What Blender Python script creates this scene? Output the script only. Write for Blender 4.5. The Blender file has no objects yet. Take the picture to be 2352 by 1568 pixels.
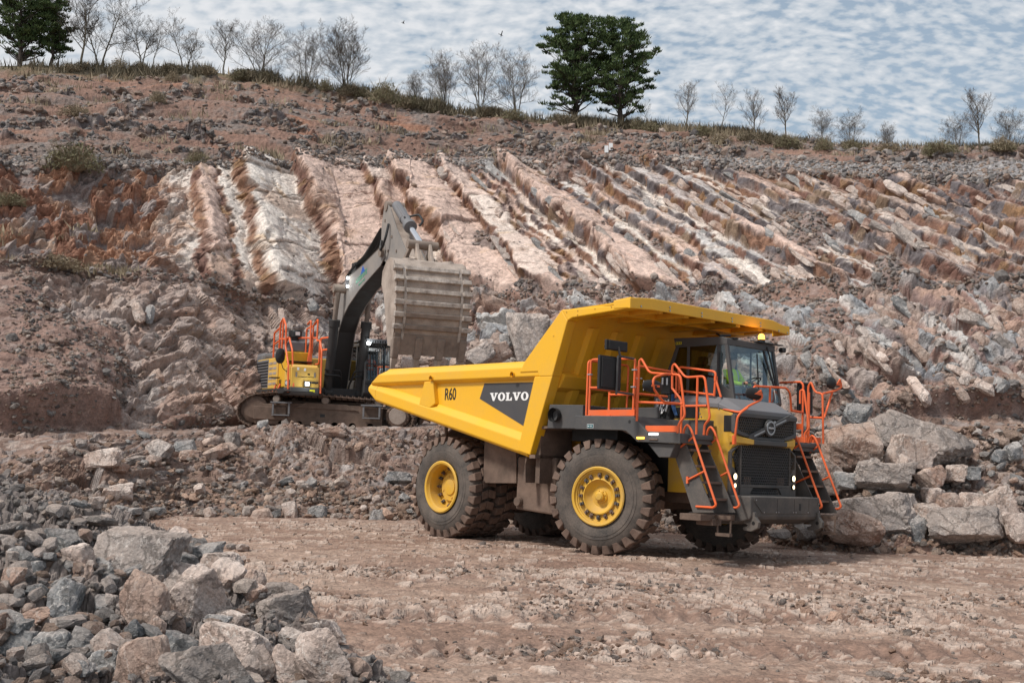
import bpy, bmesh, math, random
import numpy as np
from mathutils import Vector, Matrix, Euler
R = math.radians
scn = bpy.context.scene
COL = scn.collection

# ---------------------------------------------------------------- camera
CAM_H = 2.4605; PITCH = R(4.1111); FPX = 2716.1      # focal length in pixels of a 2352 px wide picture
cd = bpy.data.cameras.new("camera"); cam = bpy.data.objects.new("camera", cd); COL.objects.link(cam)
cam.location = (0, 0, CAM_H); cam.rotation_euler = (R(90) + PITCH, 0, 0)
cd.sensor_width = 36; cd.sensor_fit = 'HORIZONTAL'; cd.lens = 41.573; cd.clip_start = 0.5; cd.clip_end = 2000
scn.camera = cam

# ---------------------------------------------------------------- light and sky
SUN_EL, SUN_AZ = R(54), R(238)          # azimuth clockwise from +Y: behind the camera, to its left
world = bpy.data.worlds.new("World"); scn.world = world; world.use_nodes = True
nt = world.node_tree; nt.nodes.clear()
def N(t, **k):
    n = nt.nodes.new(t)
    for a, b in k.items(): setattr(n, a, b)
    return n
def K(a, b): nt.links.new(a, b)
def math_node(op, a, b=None, c=None, clamp=False):
    n = N('ShaderNodeMath', operation=op, use_clamp=clamp)
    for i, v in enumerate((a, b, c)):
        if v is None: continue
        if isinstance(v, (int, float)): n.inputs[i].default_value = v
        else: K(v, n.inputs[i])
    return n.outputs[0]
sky = N('ShaderNodeTexSky', sky_type='NISHITA'); sky.sun_disc = False
sky.sun_elevation = SUN_EL; sky.sun_rotation = SUN_AZ; sky.air_density = 1.0; sky.dust_density = 1.2; sky.ozone_density = 1.5
tc = N('ShaderNodeTexCoord'); sep = N('ShaderNodeSeparateXYZ'); K(tc.outputs['Generated'], sep.inputs[0])
den = math_node('ADD', math_node('MAXIMUM', sep.outputs[2], 0.0), 0.42)
px = math_node('DIVIDE', sep.outputs[0], den); py = math_node('DIVIDE', sep.outputs[1], den)
cmb = N('ShaderNodeCombineXYZ'); K(px, cmb.inputs[0]); K(py, cmb.inputs[1])
mp = N('ShaderNodeMapping'); K(cmb.outputs[0], mp.inputs[0]); mp.inputs['Rotation'].default_value = (0, 0, R(-14)); mp.inputs['Scale'].default_value = (.72, 1.15, 1)
warp = N('ShaderNodeTexNoise'); warp.inputs['Scale'].default_value = 2.2; warp.inputs['Detail'].default_value = 3; K(mp.outputs[0], warp.inputs['Vector'])
wadd = N('ShaderNodeVectorMath', operation='MULTIPLY_ADD'); K(warp.outputs['Color'], wadd.inputs[0]); wadd.inputs[1].default_value = (.12, .12, 0); K(mp.outputs[0], wadd.inputs[2])
n1 = N('ShaderNodeTexNoise'); n1.inputs['Scale'].default_value = 72; n1.inputs['Detail'].default_value = 4; n1.inputs['Roughness'].default_value = .45; K(wadd.outputs[0], n1.inputs['Vector'])
n2 = N('ShaderNodeTexNoise'); n2.inputs['Scale'].default_value = 1.1; n2.inputs['Detail'].default_value = 3; K(mp.outputs[0], n2.inputs['Vector'])
# more blue shows to the right (+X), where the deck thins into streaks
n1b = N('ShaderNodeTexNoise'); n1b.inputs['Scale'].default_value = 22; n1b.inputs['Detail'].default_value = 5; K(wadd.outputs[0], n1b.inputs['Vector'])
side = math_node('MULTIPLY', px, -.12)
cov = math_node('ADD', math_node('MULTIPLY_ADD', n1.outputs['Fac'], .62, math_node('MULTIPLY_ADD', n1b.outputs['Fac'], .42, math_node('MULTIPLY', n2.outputs['Fac'], .34))), math_node('ADD', side, -.075))
rmp = N('ShaderNodeValToRGB'); K(cov, rmp.inputs[0]); cr = rmp.color_ramp
cr.elements[0].position = .46; cr.elements[0].color = (.25, .25, .25, 1); cr.elements[1].position = .70; cr.elements[1].color = (1, 1, 1, 1)
e = cr.elements.new(.55); e.color = (.72, .72, .72, 1)
cl = N('ShaderNodeValToRGB'); K(cov, cl.inputs[0]); c2 = cl.color_ramp
c2.elements[0].position = .48; c2.elements[0].color = (4.5, 4.9, 5.3, 1); c2.elements[1].position = .80; c2.elements[1].color = (6.1, 6.2, 6.4, 1)
skyb = N('ShaderNodeMix', data_type='RGBA'); skyb.inputs[0].default_value = .55; K(sky.outputs[0], skyb.inputs[6]); skyb.inputs[7].default_value = (2.3, 3.1, 3.7, 1)
mixc = N('ShaderNodeMix', data_type='RGBA'); K(rmp.outputs[0], mixc.inputs[0]); K(skyb.outputs[2], mixc.inputs[6]); K(cl.outputs[0], mixc.inputs[7])
bg = N('ShaderNodeBackground'); bg.inputs[1].default_value = .10; K(mixc.outputs[2], bg.inputs[0])
wo = N('ShaderNodeOutputWorld'); K(bg.outputs[0], wo.inputs[0])

sl = bpy.data.lights.new("sun", 'SUN'); sl.energy = 2.7; sl.angle = R(9); sl.color = (1, .95, .88)
sun = bpy.data.objects.new("sun", sl); COL.objects.link(sun)
sd = Vector((math.sin(SUN_AZ) * math.cos(SUN_EL), math.cos(SUN_AZ) * math.cos(SUN_EL), math.sin(SUN_EL)))
sun.rotation_euler = sd.to_track_quat('Z', 'Y').to_euler(); sun.location = (0, 0, 60)
scn.view_settings.view_transform = 'Standard'; scn.view_settings.look = 'None'; scn.view_settings.gamma = 1
scn.view_settings.use_curve_mapping = False; scn.view_settings.exposure = 0.40

# ---------------------------------------------------------------- helpers
def unproj(x, y, Y):
    """world point at distance Y (along +Y) seen at pixel (x, y) of the 2352 px wide photograph"""
    a = (x - 1176) / FPX; b = -(y - 784.1) / FPX
    d = np.array([a, math.cos(PITCH) - b * math.sin(PITCH), math.sin(PITCH) + b * math.cos(PITCH)])
    s = Y / d[1]
    return np.array([d[0] * s, Y, CAM_H + d[2] * s])
def tag(o, label=None, cat=None, group=None, kind=None):
    if label: o['label'] = label
    if cat: o['category'] = cat
    if group: o['group'] = group
    if kind: o['kind'] = kind
    return o
def empty(name, loc=(0, 0, 0), rot=(0, 0, 0), parent=None):
    o = bpy.data.objects.new(name, None); COL.objects.link(o); o.location = loc; o.rotation_euler = rot; o.empty_display_size = .3
    if parent: o.parent = parent
    return o
class MB:
    """collects shapes; build() links them as one mesh object"""
    def __init__(s): s.v = []; s.f = []; s.m = []
    def add(s, vs, fs, mi=0):
        o = len(s.v); s.v += [tuple(map(float, q)) for q in vs]; s.f += [tuple(i + o for i in f) for f in fs]; s.m += [mi] * len(fs); return s
    def box(s, lo, hi, mi=0, M=None):
        x0, y0, z0 = lo; x1, y1, z1 = hi
        vs = [(x0,y0,z0),(x1,y0,z0),(x1,y1,z0),(x0,y1,z0),(x0,y0,z1),(x1,y0,z1),(x1,y1,z1),(x0,y1,z1)]
        if M: vs = [M @ Vector(q) for q in vs]
        return s.add(vs, [(0,3,2,1),(4,5,6,7),(0,1,5,4),(1,2,6,5),(2,3,7,6),(3,0,4,7)], mi)
    def prism(s, pts, axis, a, b, mi=0):
        """polygon pts (2D, in the two axes other than axis, cyclic order) extruded from a to b"""
        def mk(p, t):
            return {'x': (t, p[0], p[1]), 'y': (p[0], t, p[1]), 'z': (p[0], p[1], t)}[axis]
        n = len(pts); vs = [mk(p, a) for p in pts] + [mk(p, b) for p in pts]
        fs = [tuple(range(n))[::-1], tuple(range(n, 2 * n))] + [(i, (i + 1) % n, n + (i + 1) % n, n + i) for i in range(n)]
        return s.add(vs, fs, mi)
    def hull(s, A, B, mi=0):
        """two polygons of equal count joined"""
        n = len(A); vs = list(A) + list(B)
        fs = [tuple(range(n))[::-1], tuple(range(n, 2 * n))] + [(i, (i + 1) % n, n + (i + 1) % n, n + i) for i in range(n)]
        return s.add(vs, fs, mi)
    def tube(s, path, r, n=8, closed=False, mi=0, cap=True):
        P = [Vector(p) for p in path]; m = len(P); rr = r if isinstance(r, (list, tuple)) else [r] * m
        T = []
        for i in range(m):
            a = P[i - 1] if (i > 0 or closed) else P[i]; b = P[(i + 1) % m] if (i < m - 1 or closed) else P[i]
            t = (b - P[i]).normalized() + (P[i] - a).normalized()
            T.append(t.normalized() if t.length > 1e-6 else Vector((0, 0, 1)))
        u = T[0].orthogonal().normalized(); vs = []
        for i in range(m):
            u = (u - T[i] * u.dot(T[i]));
            u = u.normalized() if u.length > 1e-6 else T[i].orthogonal().normalized()
            w = T[i].cross(u)
            k = 1.0
            if 0 < i < m - 1:
                c = (P[i] - P[i-1]).normalized().dot(T[i]); k = 1 / max(c, .6)
            for j in range(n):
                an = 2 * math.pi * j / n; vs.append(P[i] + (u * math.cos(an) + w * math.sin(an)) * rr[i] * (1 + (k - 1) * .5))
        fs = []
        for i in range(m if closed else m - 1):
            for j in range(n):
                a = i * n + j; b = i * n + (j + 1) % n; c = ((i + 1) % m) * n + (j + 1) % n; d = ((i + 1) % m) * n + j
                fs.append((a, b, c, d))
        if cap and not closed: fs += [tuple(range(n))[::-1], tuple(range((m - 1) * n, m * n))]
        return s.add(vs, fs, mi)
    def cyl(s, a, b, r, n=20, mi=0, r2=None): return s.tube([a, b], [r, r if r2 is None else r2], n, mi=mi)
    def lathe(s, prof, c, axis, n=48, mi=0, closed=False):
        """profile [(radius, t)] turned about the axis ('x','y','z') through c"""
        vs = []; m = len(prof)
        for i in range(n):
            an = 2 * math.pi * i / n; ca, sa = math.cos(an), math.sin(an)
            for (r, t) in prof:
                vs.append({'y': (c[0] + r * ca, c[1] + t, c[2] + r * sa), 'x': (c[0] + t, c[1] + r * ca, c[2] + r * sa), 'z': (c[0] + r * ca, c[1] + r * sa, c[2] + t)}[axis])
        fs = []
        for i in range(n):
            for j in range(m if closed else m - 1):
                a = i * m + j; b = i * m + (j + 1) % m; c_ = ((i + 1) % n) * m + (j + 1) % m; d = ((i + 1) % n) * m + j
                fs.append((a, b, c_, d))
        return s.add(vs, fs, mi)
    def mirror(s):
        """adds the same shapes with y negated"""
        n = len(s.v); s.v += [(x, -y, z) for x, y, z in s.v]; k = len(s.f)
        s.f += [tuple(i + n for i in f)[::-1] for f in s.f[:k]]; s.m += s.m[:k]; return s
    def xf(s, M):
        s.v = [tuple(M @ Vector(q)) for q in s.v]; return s
    def build(s, name, mats, parent=None, smooth=False, bevel=0, fix=True):
        me = bpy.data.meshes.new(name); me.from_pydata(s.v, [], s.f)
        if not isinstance(mats, (list, tuple)): mats = [mats]
        for m in mats: me.materials.append(m)
        if len(mats) > 1: me.polygons.foreach_set('material_index', s.m)
        if fix:
            bm = bmesh.new(); bm.from_mesh(me); bmesh.ops.recalc_face_normals(bm, faces=bm.faces); bm.to_mesh(me); bm.free()
        if smooth:
            me.polygons.foreach_set('use_smooth', [True] * len(me.polygons))
            if smooth is not True:
                me.set_sharp_from_angle(angle=R(smooth))
        o = bpy.data.objects.new(name, me); COL.objects.link(o)
        if parent: o.parent = parent
        if bevel:
            b = o.modifiers.new('bevel', 'BEVEL'); b.width = bevel; b.segments = 2; b.limit_method = 'ANGLE'; b.angle_limit = R(35)
        return o
def bend(pts, rad=.08, k=4):
    """polyline with its corners rounded, for bent pipe"""
    P = [Vector(p) for p in pts]; out = [P[0]]
    for i in range(1, len(P) - 1):
        a, b, c = P[i - 1], P[i], P[i + 1]; da = (a - b); dc = (c - b)
        r = min(rad, da.length * .45, dc.length * .45); p0 = b + da.normalized() * r; p2 = b + dc.normalized() * r
        for j in range(k + 1):
            t = j / k; out.append(p0 * (1 - t) ** 2 + b * 2 * t * (1 - t) + p2 * t * t)
    out.append(P[-1]); return out
def npmesh(name, V, F, mats, smooth=False):
    """mesh from numpy arrays: V (n,3), F (m,3 or 4)"""
    me = bpy.data.meshes.new(name); V = np.asarray(V, np.float32); F = np.asarray(F, np.int32); k = F.shape[1]
    me.vertices.add(len(V)); me.vertices.foreach_set('co', V.ravel())
    me.loops.add(F.size); me.loops.foreach_set('vertex_index', F.ravel())
    me.polygons.add(len(F)); me.polygons.foreach_set('loop_start', np.arange(0, F.size, k, dtype=np.int32))
    try: me.polygons.foreach_set('loop_total', np.full(len(F), k, np.int32))
    except Exception: pass
    me.polygons.foreach_set('use_smooth', np.full(len(F), smooth))
    for m in (mats if isinstance(mats, (list, tuple)) else [mats]): me.materials.append(m)
    me.update(); me.validate(); return me

# ---------------------------------------------------------------- materials
def newmat(name):
    m = bpy.data.materials.new(name); m.use_nodes = True; t = m.node_tree; b = t.nodes['Principled BSDF']; return m, t, b
def paint(name, col, rough=.45, dirt=(.23, .16, .12), amt=.25, metal=0., scale=3., spec=.5, coat=0.):
    """paint or metal with blotchy dust, more of it low down on surfaces that face up"""
    m, t, b = newmat(name); L = t.links.new; n = t.nodes.new
    tc = n('ShaderNodeTexCoord'); a = n('ShaderNodeTexNoise'); a.inputs['Scale'].default_value = scale; a.inputs['Detail'].default_value = 8; a.inputs['Roughness'].default_value = .65; L(tc.outputs['Object'], a.inputs['Vector'])
    f = n('ShaderNodeTexNoise'); f.inputs['Scale'].default_value = scale * 22; f.inputs['Detail'].default_value = 3; L(tc.outputs['Object'], f.inputs['Vector'])
    s = n('ShaderNodeMath'); s.operation = 'MULTIPLY_ADD'; L(f.outputs['Fac'], s.inputs[0]); s.inputs[1].default_value = .35; L(a.outputs['Fac'], s.inputs[2])
    r = n('ShaderNodeMapRange'); L(s.outputs[0], r.inputs[0]); r.inputs[1].default_value = .62 - amt * .35; r.inputs[2].default_value = .95 - amt * .2; r.inputs[3].default_value = 0; r.inputs[4].default_value = min(1, amt * 2.2)
    mx = n('ShaderNodeMix'); mx.data_type = 'RGBA'; L(r.outputs[0], mx.inputs[0]); mx.inputs[6].default_value = (*col, 1); mx.inputs[7].default_value = (*dirt, 1)
    L(mx.outputs[2], b.inputs['Base Color'])
    rr = n('ShaderNodeMapRange'); L(s.outputs[0], rr.inputs[0]); rr.inputs[1].default_value = .4; rr.inputs[2].default_value = .95; rr.inputs[3].default_value = rough; rr.inputs[4].default_value = min(1, rough + .35); L(rr.outputs[0], b.inputs['Roughness'])
    b.inputs['Metallic'].default_value = metal; b.inputs['Specular IOR Level'].default_value = spec; b.inputs['Coat Weight'].default_value = coat; b.inputs['Coat Roughness'].default_value = .3
    bp = n('ShaderNodeBump'); bp.inputs['Strength'].default_value = .12 + amt * .4; bp.inputs['Distance'].default_value = .004; L(s.outputs[0], bp.inputs['Height']); L(bp.outputs[0], b.inputs['Normal'])
    return m
def glow(name, col, strength):
    m, t, b = newmat(name); b.inputs['Base Color'].default_value = (*col, 1); b.inputs['Emission Color'].default_value = (*col, 1); b.inputs['Emission Strength'].default_value = strength; return m
def plain(name, col, rough=.6, metal=0.):
    m, t, b = newmat(name); b.inputs['Base Color'].default_value = (*col, 1); b.inputs['Roughness'].default_value = rough; b.inputs['Metallic'].default_value = metal; return m

def terrain_mat():
    m, t, b = newmat('broken_rock_and_soil'); L = t.links.new; n = t.nodes.new
    at = n('ShaderNodeAttribute'); at.attribute_name = 'tint'
    tc = n('ShaderNodeTexCoord')
    a = n('ShaderNodeTexNoise'); a.inputs['Scale'].default_value = 5; a.inputs['Detail'].default_value = 10; a.inputs['Roughness'].default_value = .72; L(tc.outputs['Object'], a.inputs['Vector'])
    v = n('ShaderNodeTexVoronoi'); v.inputs['Scale'].default_value = 22; v.inputs['Randomness'].default_value = 1; L(tc.outputs['Object'], v.inputs['Vector'])
    sv = n('ShaderNodeSeparateColor'); L(v.outputs['Color'], sv.inputs[0])
    ml = n('ShaderNodeMapRange'); L(a.outputs['Fac'], ml.inputs[0]); ml.inputs[1].default_value = .3; ml.inputs[2].default_value = .7; ml.inputs[3].default_value = .55; ml.inputs[4].default_value = 1.45
    m2 = n('ShaderNodeMapRange'); L(sv.outputs[0], m2.inputs[0]); m2.inputs[3].default_value = .86; m2.inputs[4].default_value = 1.16
    mm = n('ShaderNodeMath'); mm.operation = 'MULTIPLY'; L(ml.outputs[0], mm.inputs[0]); L(m2.outputs[0], mm.inputs[1])
    mx = n('ShaderNodeVectorMath'); mx.operation = 'SCALE'; L(at.outputs['Color'], mx.inputs[0]); L(mm.outputs[0], mx.inputs['Scale'])
    L(mx.outputs[0], b.inputs['Base Color']); b.inputs['Roughness'].default_value = .85; b.inputs['Specular IOR Level'].default_value = .3
    h = n('ShaderNodeMath'); h.operation = 'MULTIPLY_ADD'; L(v.outputs['Distance'], h.inputs[0]); h.inputs[1].default_value = -.4; L(a.outputs['Fac'], h.inputs[2])
    bp = n('ShaderNodeBump'); bp.inputs['Strength'].default_value = .8; bp.inputs['Distance'].default_value = .05; L(h.outputs[0], bp.inputs['Height']); L(bp.outputs[0], b.inputs['Normal'])
    return m
def rock_mat(name, base, second, vein, inst=False, dust=(.36, .27, .22), dustamt=.5):
    m, t, b = newmat(name); L = t.links.new; n = t.nodes.new
    tc = n('ShaderNodeTexCoord'); oi = n('ShaderNodeObjectInfo')
    off = n('ShaderNodeVectorMath'); off.operation = 'SCALE'; cx = n('ShaderNodeCombineXYZ')
    L(oi.outputs['Random'], cx.inputs[0]); L(oi.outputs['Random'], cx.inputs[1]); L(cx.outputs[0], off.inputs[0]); off.inputs['Scale'].default_value = 37
    ad = n('ShaderNodeVectorMath'); ad.operation = 'ADD'; L(tc.outputs['Object'], ad.inputs[0]); L(off.outputs[0], ad.inputs[1])
    def noise(s, d, r=.6):
        q = n('ShaderNodeTexNoise'); q.inputs['Scale'].default_value = s; q.inputs['Detail'].default_value = d; q.inputs['Roughness'].default_value = r; L(ad.outputs[0], q.inputs['Vector']); return q
    a = noise(1.6, 6); c = noise(9, 9, .7); w = noise(2.3, 5)
    def rng(s, a0, a1, b0=0., b1=1.):
        q = n('ShaderNodeMapRange'); L(s, q.inputs[0]); q.inputs[1].default_value = a0; q.inputs[2].default_value = a1; q.inputs[3].default_value = b0; q.inputs[4].default_value = b1; return q.outputs[0]
    m1 = n('ShaderNodeMix'); m1.data_type = 'RGBA'; L(rng(a.outputs['Fac'], .4, .62), m1.inputs[0]); m1.inputs[6].default_value = (*base, 1); m1.inputs[7].default_value = (*second, 1)
    # thin pale veins
    ab = n('ShaderNodeMath'); ab.operation = 'SUBTRACT'; L(w.outputs['Fac'], ab.inputs[0]); ab.inputs[1].default_value = .5
    ab2 = n('ShaderNodeMath'); ab2.operation = 'ABSOLUTE'; L(ab.outputs[0], ab2.inputs[0])
    m2 = n('ShaderNodeMix'); m2.data_type = 'RGBA'; L(rng(ab2.outputs[0], .0, .016, .75, 0.), m2.inputs[0]); L(m1.outputs[2], m2.inputs[6]); m2.inputs[7].default_value = (*vein, 1)
    # dust lying on faces that look up, and patches of dried mud
    geo = n('ShaderNodeNewGeometry'); sp = n('ShaderNodeSeparateXYZ'); L(geo.outputs['Normal'], sp.inputs[0])
    dd = n('ShaderNodeMath'); dd.operation = 'MULTIPLY_ADD'; L(c.outputs['Fac'], dd.inputs[0]); dd.inputs[1].default_value = 1.4; L(sp.outputs[2], dd.inputs[2])
    m3 = n('ShaderNodeMix'); m3.data_type = 'RGBA'; L(rng(dd.outputs[0], .75, 1.7, 0, dustamt), m3.inputs[0]); L(m2.outputs[2], m3.inputs[6]); m3.inputs[7].default_value = (*dust, 1)
    fn_ = noise(26, 6, .75); br = rng(fn_.outputs['Fac'], .3, .7, .62, 1.38); rb = rng(oi.outputs['Random'], 0, 1, .82, 1.2)
    mu = n('ShaderNodeMath'); mu.operation = 'MULTIPLY'; L(br, mu.inputs[0]); L(rb, mu.inputs[1])
    sc = n('ShaderNodeVectorMath'); sc.operation = 'SCALE'; L(m3.outputs[2], sc.inputs[0]); L(mu.outputs[0], sc.inputs['Scale'])
    out = sc.outputs[0]
    if inst:
        at = n('ShaderNodeAttribute'); at.attribute_name = 'stone_tint'; at.attribute_type = 'INSTANCER'
        mv = n('ShaderNodeVectorMath'); mv.operation = 'MULTIPLY'; L(out, mv.inputs[0]); L(at.outputs['Color'], mv.inputs[1]); out = mv.outputs[0]
    L(out, b.inputs['Base Color']); b.inputs['Roughness'].default_value = .82; b.inputs['Specular IOR Level'].default_value = .32
    vc = n('ShaderNodeTexVoronoi'); vc.feature = 'DISTANCE_TO_EDGE'; vc.inputs['Scale'].default_value = 2.1; wv = n('ShaderNodeVectorMath'); wv.operation = 'MULTIPLY_ADD'; L(c.outputs['Color'], wv.inputs[0]); wv.inputs[1].default_value = (.35, .35, .35); L(ad.outputs[0], wv.inputs[2]); L(wv.outputs[0], vc.inputs['Vector'])
    ck = rng(vc.outputs['Distance'], 0, .035, 0, 1); fine = noise(34, 5, .7)
    hh = n('ShaderNodeMath'); hh.operation = 'MULTIPLY_ADD'; L(a.outputs['Fac'], hh.inputs[0]); hh.inputs[1].default_value = .6; L(c.outputs['Fac'], hh.inputs[2])
    h2_ = n('ShaderNodeMath'); h2_.operation = 'MULTIPLY_ADD'; L(ck, h2_.inputs[0]); h2_.inputs[1].default_value = .35; L(hh.outputs[0], h2_.inputs[2]); hh = n('ShaderNodeMath'); hh.operation = 'MULTIPLY_ADD'; L(fine.outputs['Fac'], hh.inputs[0]); hh.inputs[1].default_value = .35; L(h2_.outputs[0], hh.inputs[2])
    bp = n('ShaderNodeBump'); bp.inputs['Strength'].default_value = .9; bp.inputs['Distance'].default_value = .07; L(hh.outputs[0], bp.inputs['Height']); L(bp.outputs[0], b.inputs['Normal'])
    return m
M = {}
M['terrain'] = terrain_mat()
M['rock_grey'] = rock_mat('grey_limestone', (.205, .215, .225), (.36, .355, .35), (.66, .63, .6), dustamt=.4)
M['rock_pink'] = rock_mat('pinkish_limestone', (.45, .335, .28), (.56, .475, .43), (.74, .68, .63), dust=(.58, .48, .42))
M['rock_brown'] = rock_mat('rust_stained_limestone', (.34, .215, .165), (.47, .375, .325), (.66, .56, .5), dust=(.46, .34, .27))
M['rock_mixed'] = rock_mat('grey_brown_limestone', (.31, .28, .265), (.48, .41, .37), (.70, .64, .60))
M['stone'] = rock_mat('loose_stone', (.38, .345, .325), (.47, .43, .40), (.6, .56, .52), inst=True, dustamt=.2)
M['yellow'] = paint('yellow_paint', (.80, .425, .008), .38, (.42, .30, .16), .10, scale=1.2, coat=.25)
M['yellow_in'] = paint('yellow_paint_inside', (.78, .41, .008), .5, (.42, .27, .1), .16, scale=1.2)
M['yellow_old'] = paint('dusty_yellow_paint', (.66, .38, .03), .45, (.36, .26, .17), .2)
M['yellow_far'] = paint('faded_yellow_paint', (.74, .44, .06), .5, (.42, .32, .22), .22)
M['grey'] = paint('dark_grey_paint', (.060, .060, .062), .5, (.17, .145, .125), .16, scale=2.)
M['grey_dirty'] = paint('dusty_dark_grey_paint', (.055, .053, .052), .6, (.20, .165, .14), .26, scale=2.4)
M['grey_mid'] = paint('mid_grey_paint', (.15, .15, .16), .45, (.24, .2, .18), .12)
M['black'] = paint('black_rubber_paint', (.012, .012, .013), .5, (.05, .045, .04), .08)
M['mud'] = paint('mud_caked_steel', (.085, .062, .05), .85, (.2, .14, .11), .5, scale=2.6, spec=.2)
M['orange'] = paint('orange_paint', (.78, .125, .025), .42, (.4, .2, .13), .14)
M['rubber'] = paint('dusty_tyre_rubber', (.045, .043, .042), .85, (.17, .14, .12), .42, scale=1.6, spec=.2)
M['lug'] = paint('muddy_tread_rubber', (.07, .05, .042), .9, (.21, .145, .115), .55, scale=2.2, spec=.2)
M['steel'] = plain('bare_steel', (.42, .42, .43), .35, .9)
M['chrome'] = plain('polished_rod', (.8, .8, .82), .15, 1.)
M['white'] = plain('white_print', (.8, .8, .8), .5)
M['ink'] = plain('black_print', (.012, .012, .013), .5)
M['decal_grey'] = paint('dark_grey_film', (.055, .055, .06), .5, (.2, .17, .15), .06)
M['warn'] = plain('warning_yellow', (.68, .62, .03), .5)
M['teal'] = plain('teal_print', (.01, .1, .12), .5)
M['lamp'] = glow('lit_lamp', (1, .80, .50), 2.2); M['lamp_cool'] = glow('lit_work_lamp', (.95, 1, 1), 10)
M['amber'] = glow('lit_amber_lamp', (1, .40, .04), 5); M['led'] = glow('lit_strip_lamp', (1, .97, .97), 4)
def glass(name, tint, alpha):
    m, t, b = newmat(name); b.inputs['Base Color'].default_value = (*tint, 1); b.inputs['Roughness'].default_value = .03; b.inputs['IOR'].default_value = 1.5
    tr = t.nodes.new('ShaderNodeBsdfTransparent'); tr.inputs[0].default_value = (.86, .93, .93, 1) if alpha < .5 else (.3, .33, .33, 1)
    gl = t.nodes.new('ShaderNodeBsdfGlossy'); gl.inputs['Roughness'].default_value = .02; gl.inputs['Color'].default_value = (.9, .95, 1, 1)
    fr = t.nodes.new('ShaderNodeLayerWeight'); fr.inputs[0].default_value = .28; mx = t.nodes.new('ShaderNodeMixShader')
    ad = t.nodes.new('ShaderNodeMath'); ad.operation = 'MULTIPLY_ADD'; ad.inputs[1].default_value = .22; ad.inputs[2].default_value = .03; t.links.new(fr.outputs[1], ad.inputs[0])
    t.links.new(ad.outputs[0], mx.inputs[0]); t.links.new(tr.outputs[0], mx.inputs[1]); t.links.new(gl.outputs[0], mx.inputs[2]); t.links.new(mx.outputs[0], t.nodes['Material Output'].inputs[0])
    return m
M['glass'] = glass('clear_glass', (.8, .9, .9), .2); M['glass_dark'] = glass('tinted_glass', (.1, .1, .1), .9)

# ================================================================ terrain
def hsh(ix, iy, seed):
    h = (ix.astype(np.int64) * 374761393 + iy.astype(np.int64) * 668265263 + seed * 1442695041) & 0xFFFFFFFF
    h = ((h ^ (h >> 13)) * 1274126177) & 0xFFFFFFFF
    h = ((h ^ (h >> 16)) * 2246822519) & 0xFFFFFFFF
    return ((h ^ (h >> 15)) & 0xFFFFFF) / float(0x1000000)
def perlin(x, y, seed):
    x0 = np.floor(x); y0 = np.floor(y); fx = x - x0; fy = y - y0
    ux = fx * fx * fx * (fx * (fx * 6 - 15) + 10); uy = fy * fy * fy * (fy * (fy * 6 - 15) + 10)
    def g(dx, dy):
        a = hsh(x0 + dx, y0 + dy, seed) * 2 * np.pi
        return np.cos(a) * (fx - dx) + np.sin(a) * (fy - dy)
    return ((g(0, 0) * (1 - ux) + g(1, 0) * ux) * (1 - uy) + (g(0, 1) * (1 - ux) + g(1, 1) * ux) * uy) * 1.5
def fbm(x, y, seed, o=4, gain=.5):
    s = 0; a = 1; t = 0
    for i in range(o):
        s = s + a * perlin(x * 2 ** i, y * 2 ** i, seed + i * 7); t += a; a *= gain
    return s / t
def vor(x, y, seed):
    """nearest cell: three random values, the offset from its centre, and the distance to the border"""
    ix = np.floor(x); iy = np.floor(y); F1 = np.full(x.shape, 9.); F2 = np.full(x.shape, 9.); cx = np.zeros_like(x); cy = np.zeros_like(x); dx = np.zeros_like(x); dy = np.zeros_like(x)
    for i in (-1, 0, 1):
        for j in (-1, 0, 1):
            a = ix + i; b = iy + j; ox = x - (a + hsh(a, b, seed)); oy = y - (b + hsh(a, b, seed + 1)); d = ox * ox + oy * oy
            m = d < F1; F2 = np.where(m, F1, np.minimum(F2, d)); F1 = np.where(m, d, F1)
            cx = np.where(m, a, cx); cy = np.where(m, b, cy); dx = np.where(m, ox, dx); dy = np.where(m, oy, dy)
    return hsh(cx, cy, seed + 2), hsh(cx, cy, seed + 3), hsh(cx, cy, seed + 4), dx, dy, np.sqrt(F2) - np.sqrt(F1)
def facets(x, y, size, seed, tilt=.9):
    """broken-rock relief: every cell is a chip with its own height and tilt; about -1..1, times the size"""
    r1, r2, r3, dx, dy, e = vor(x / size, y / size, seed)
    return size * ((r1 - .5) * .7 + tilt * ((r2 - .5) * dx + (r3 - .5) * dy) * 1.6 - .35 * np.clip(.16 - e, 0, 1) * 4), r1, r2
def sm(a, n):
    for _ in range(n):
        b = a.copy(); b[1:-1, 1:-1] = .4 * a[1:-1, 1:-1] + .2 * (a[1:-1, :-2] + a[1:-1, 2:]) + .1 * (a[:-2, 1:-1] + a[2:, 1:-1]); a = b
    return a
def sstep(a, b, x):
    t = np.clip((x - a) / (b - a), 0, 1); return t * t * (3 - 2 * t)

def ground_z(X, Y):
    """the quarry floor: dips to the right round the truck, near level elsewhere"""
    X = np.asarray(X, float); Y = np.asarray(Y, float)
    w = np.exp(-(((X - 2.5) / 9) ** 2 + ((Y - 24.5) / 6.5) ** 2) ** 2)
    far = -.0388 * np.clip(X - 3.0, -7, 9) * .75
    pl = -.0388 * (X - 3.012) - .0355 * (Y - 23.424)
    z = w * pl + (1 - w) * far
    # the heap of blasted rock at the left, rising away from the camera
    e = -((X + 4.5) * .905 + (Y - 19) * .41) + 0.0
    m = np.clip(e, 0, 4.2) * .40 * sstep(11.0, 17.5, Y) * (1 - sstep(18.8, 22.5, Y)) + .10 * sstep(0, .6, e) * (1 - sstep(19, 21.5, Y))
    return z + m
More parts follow.
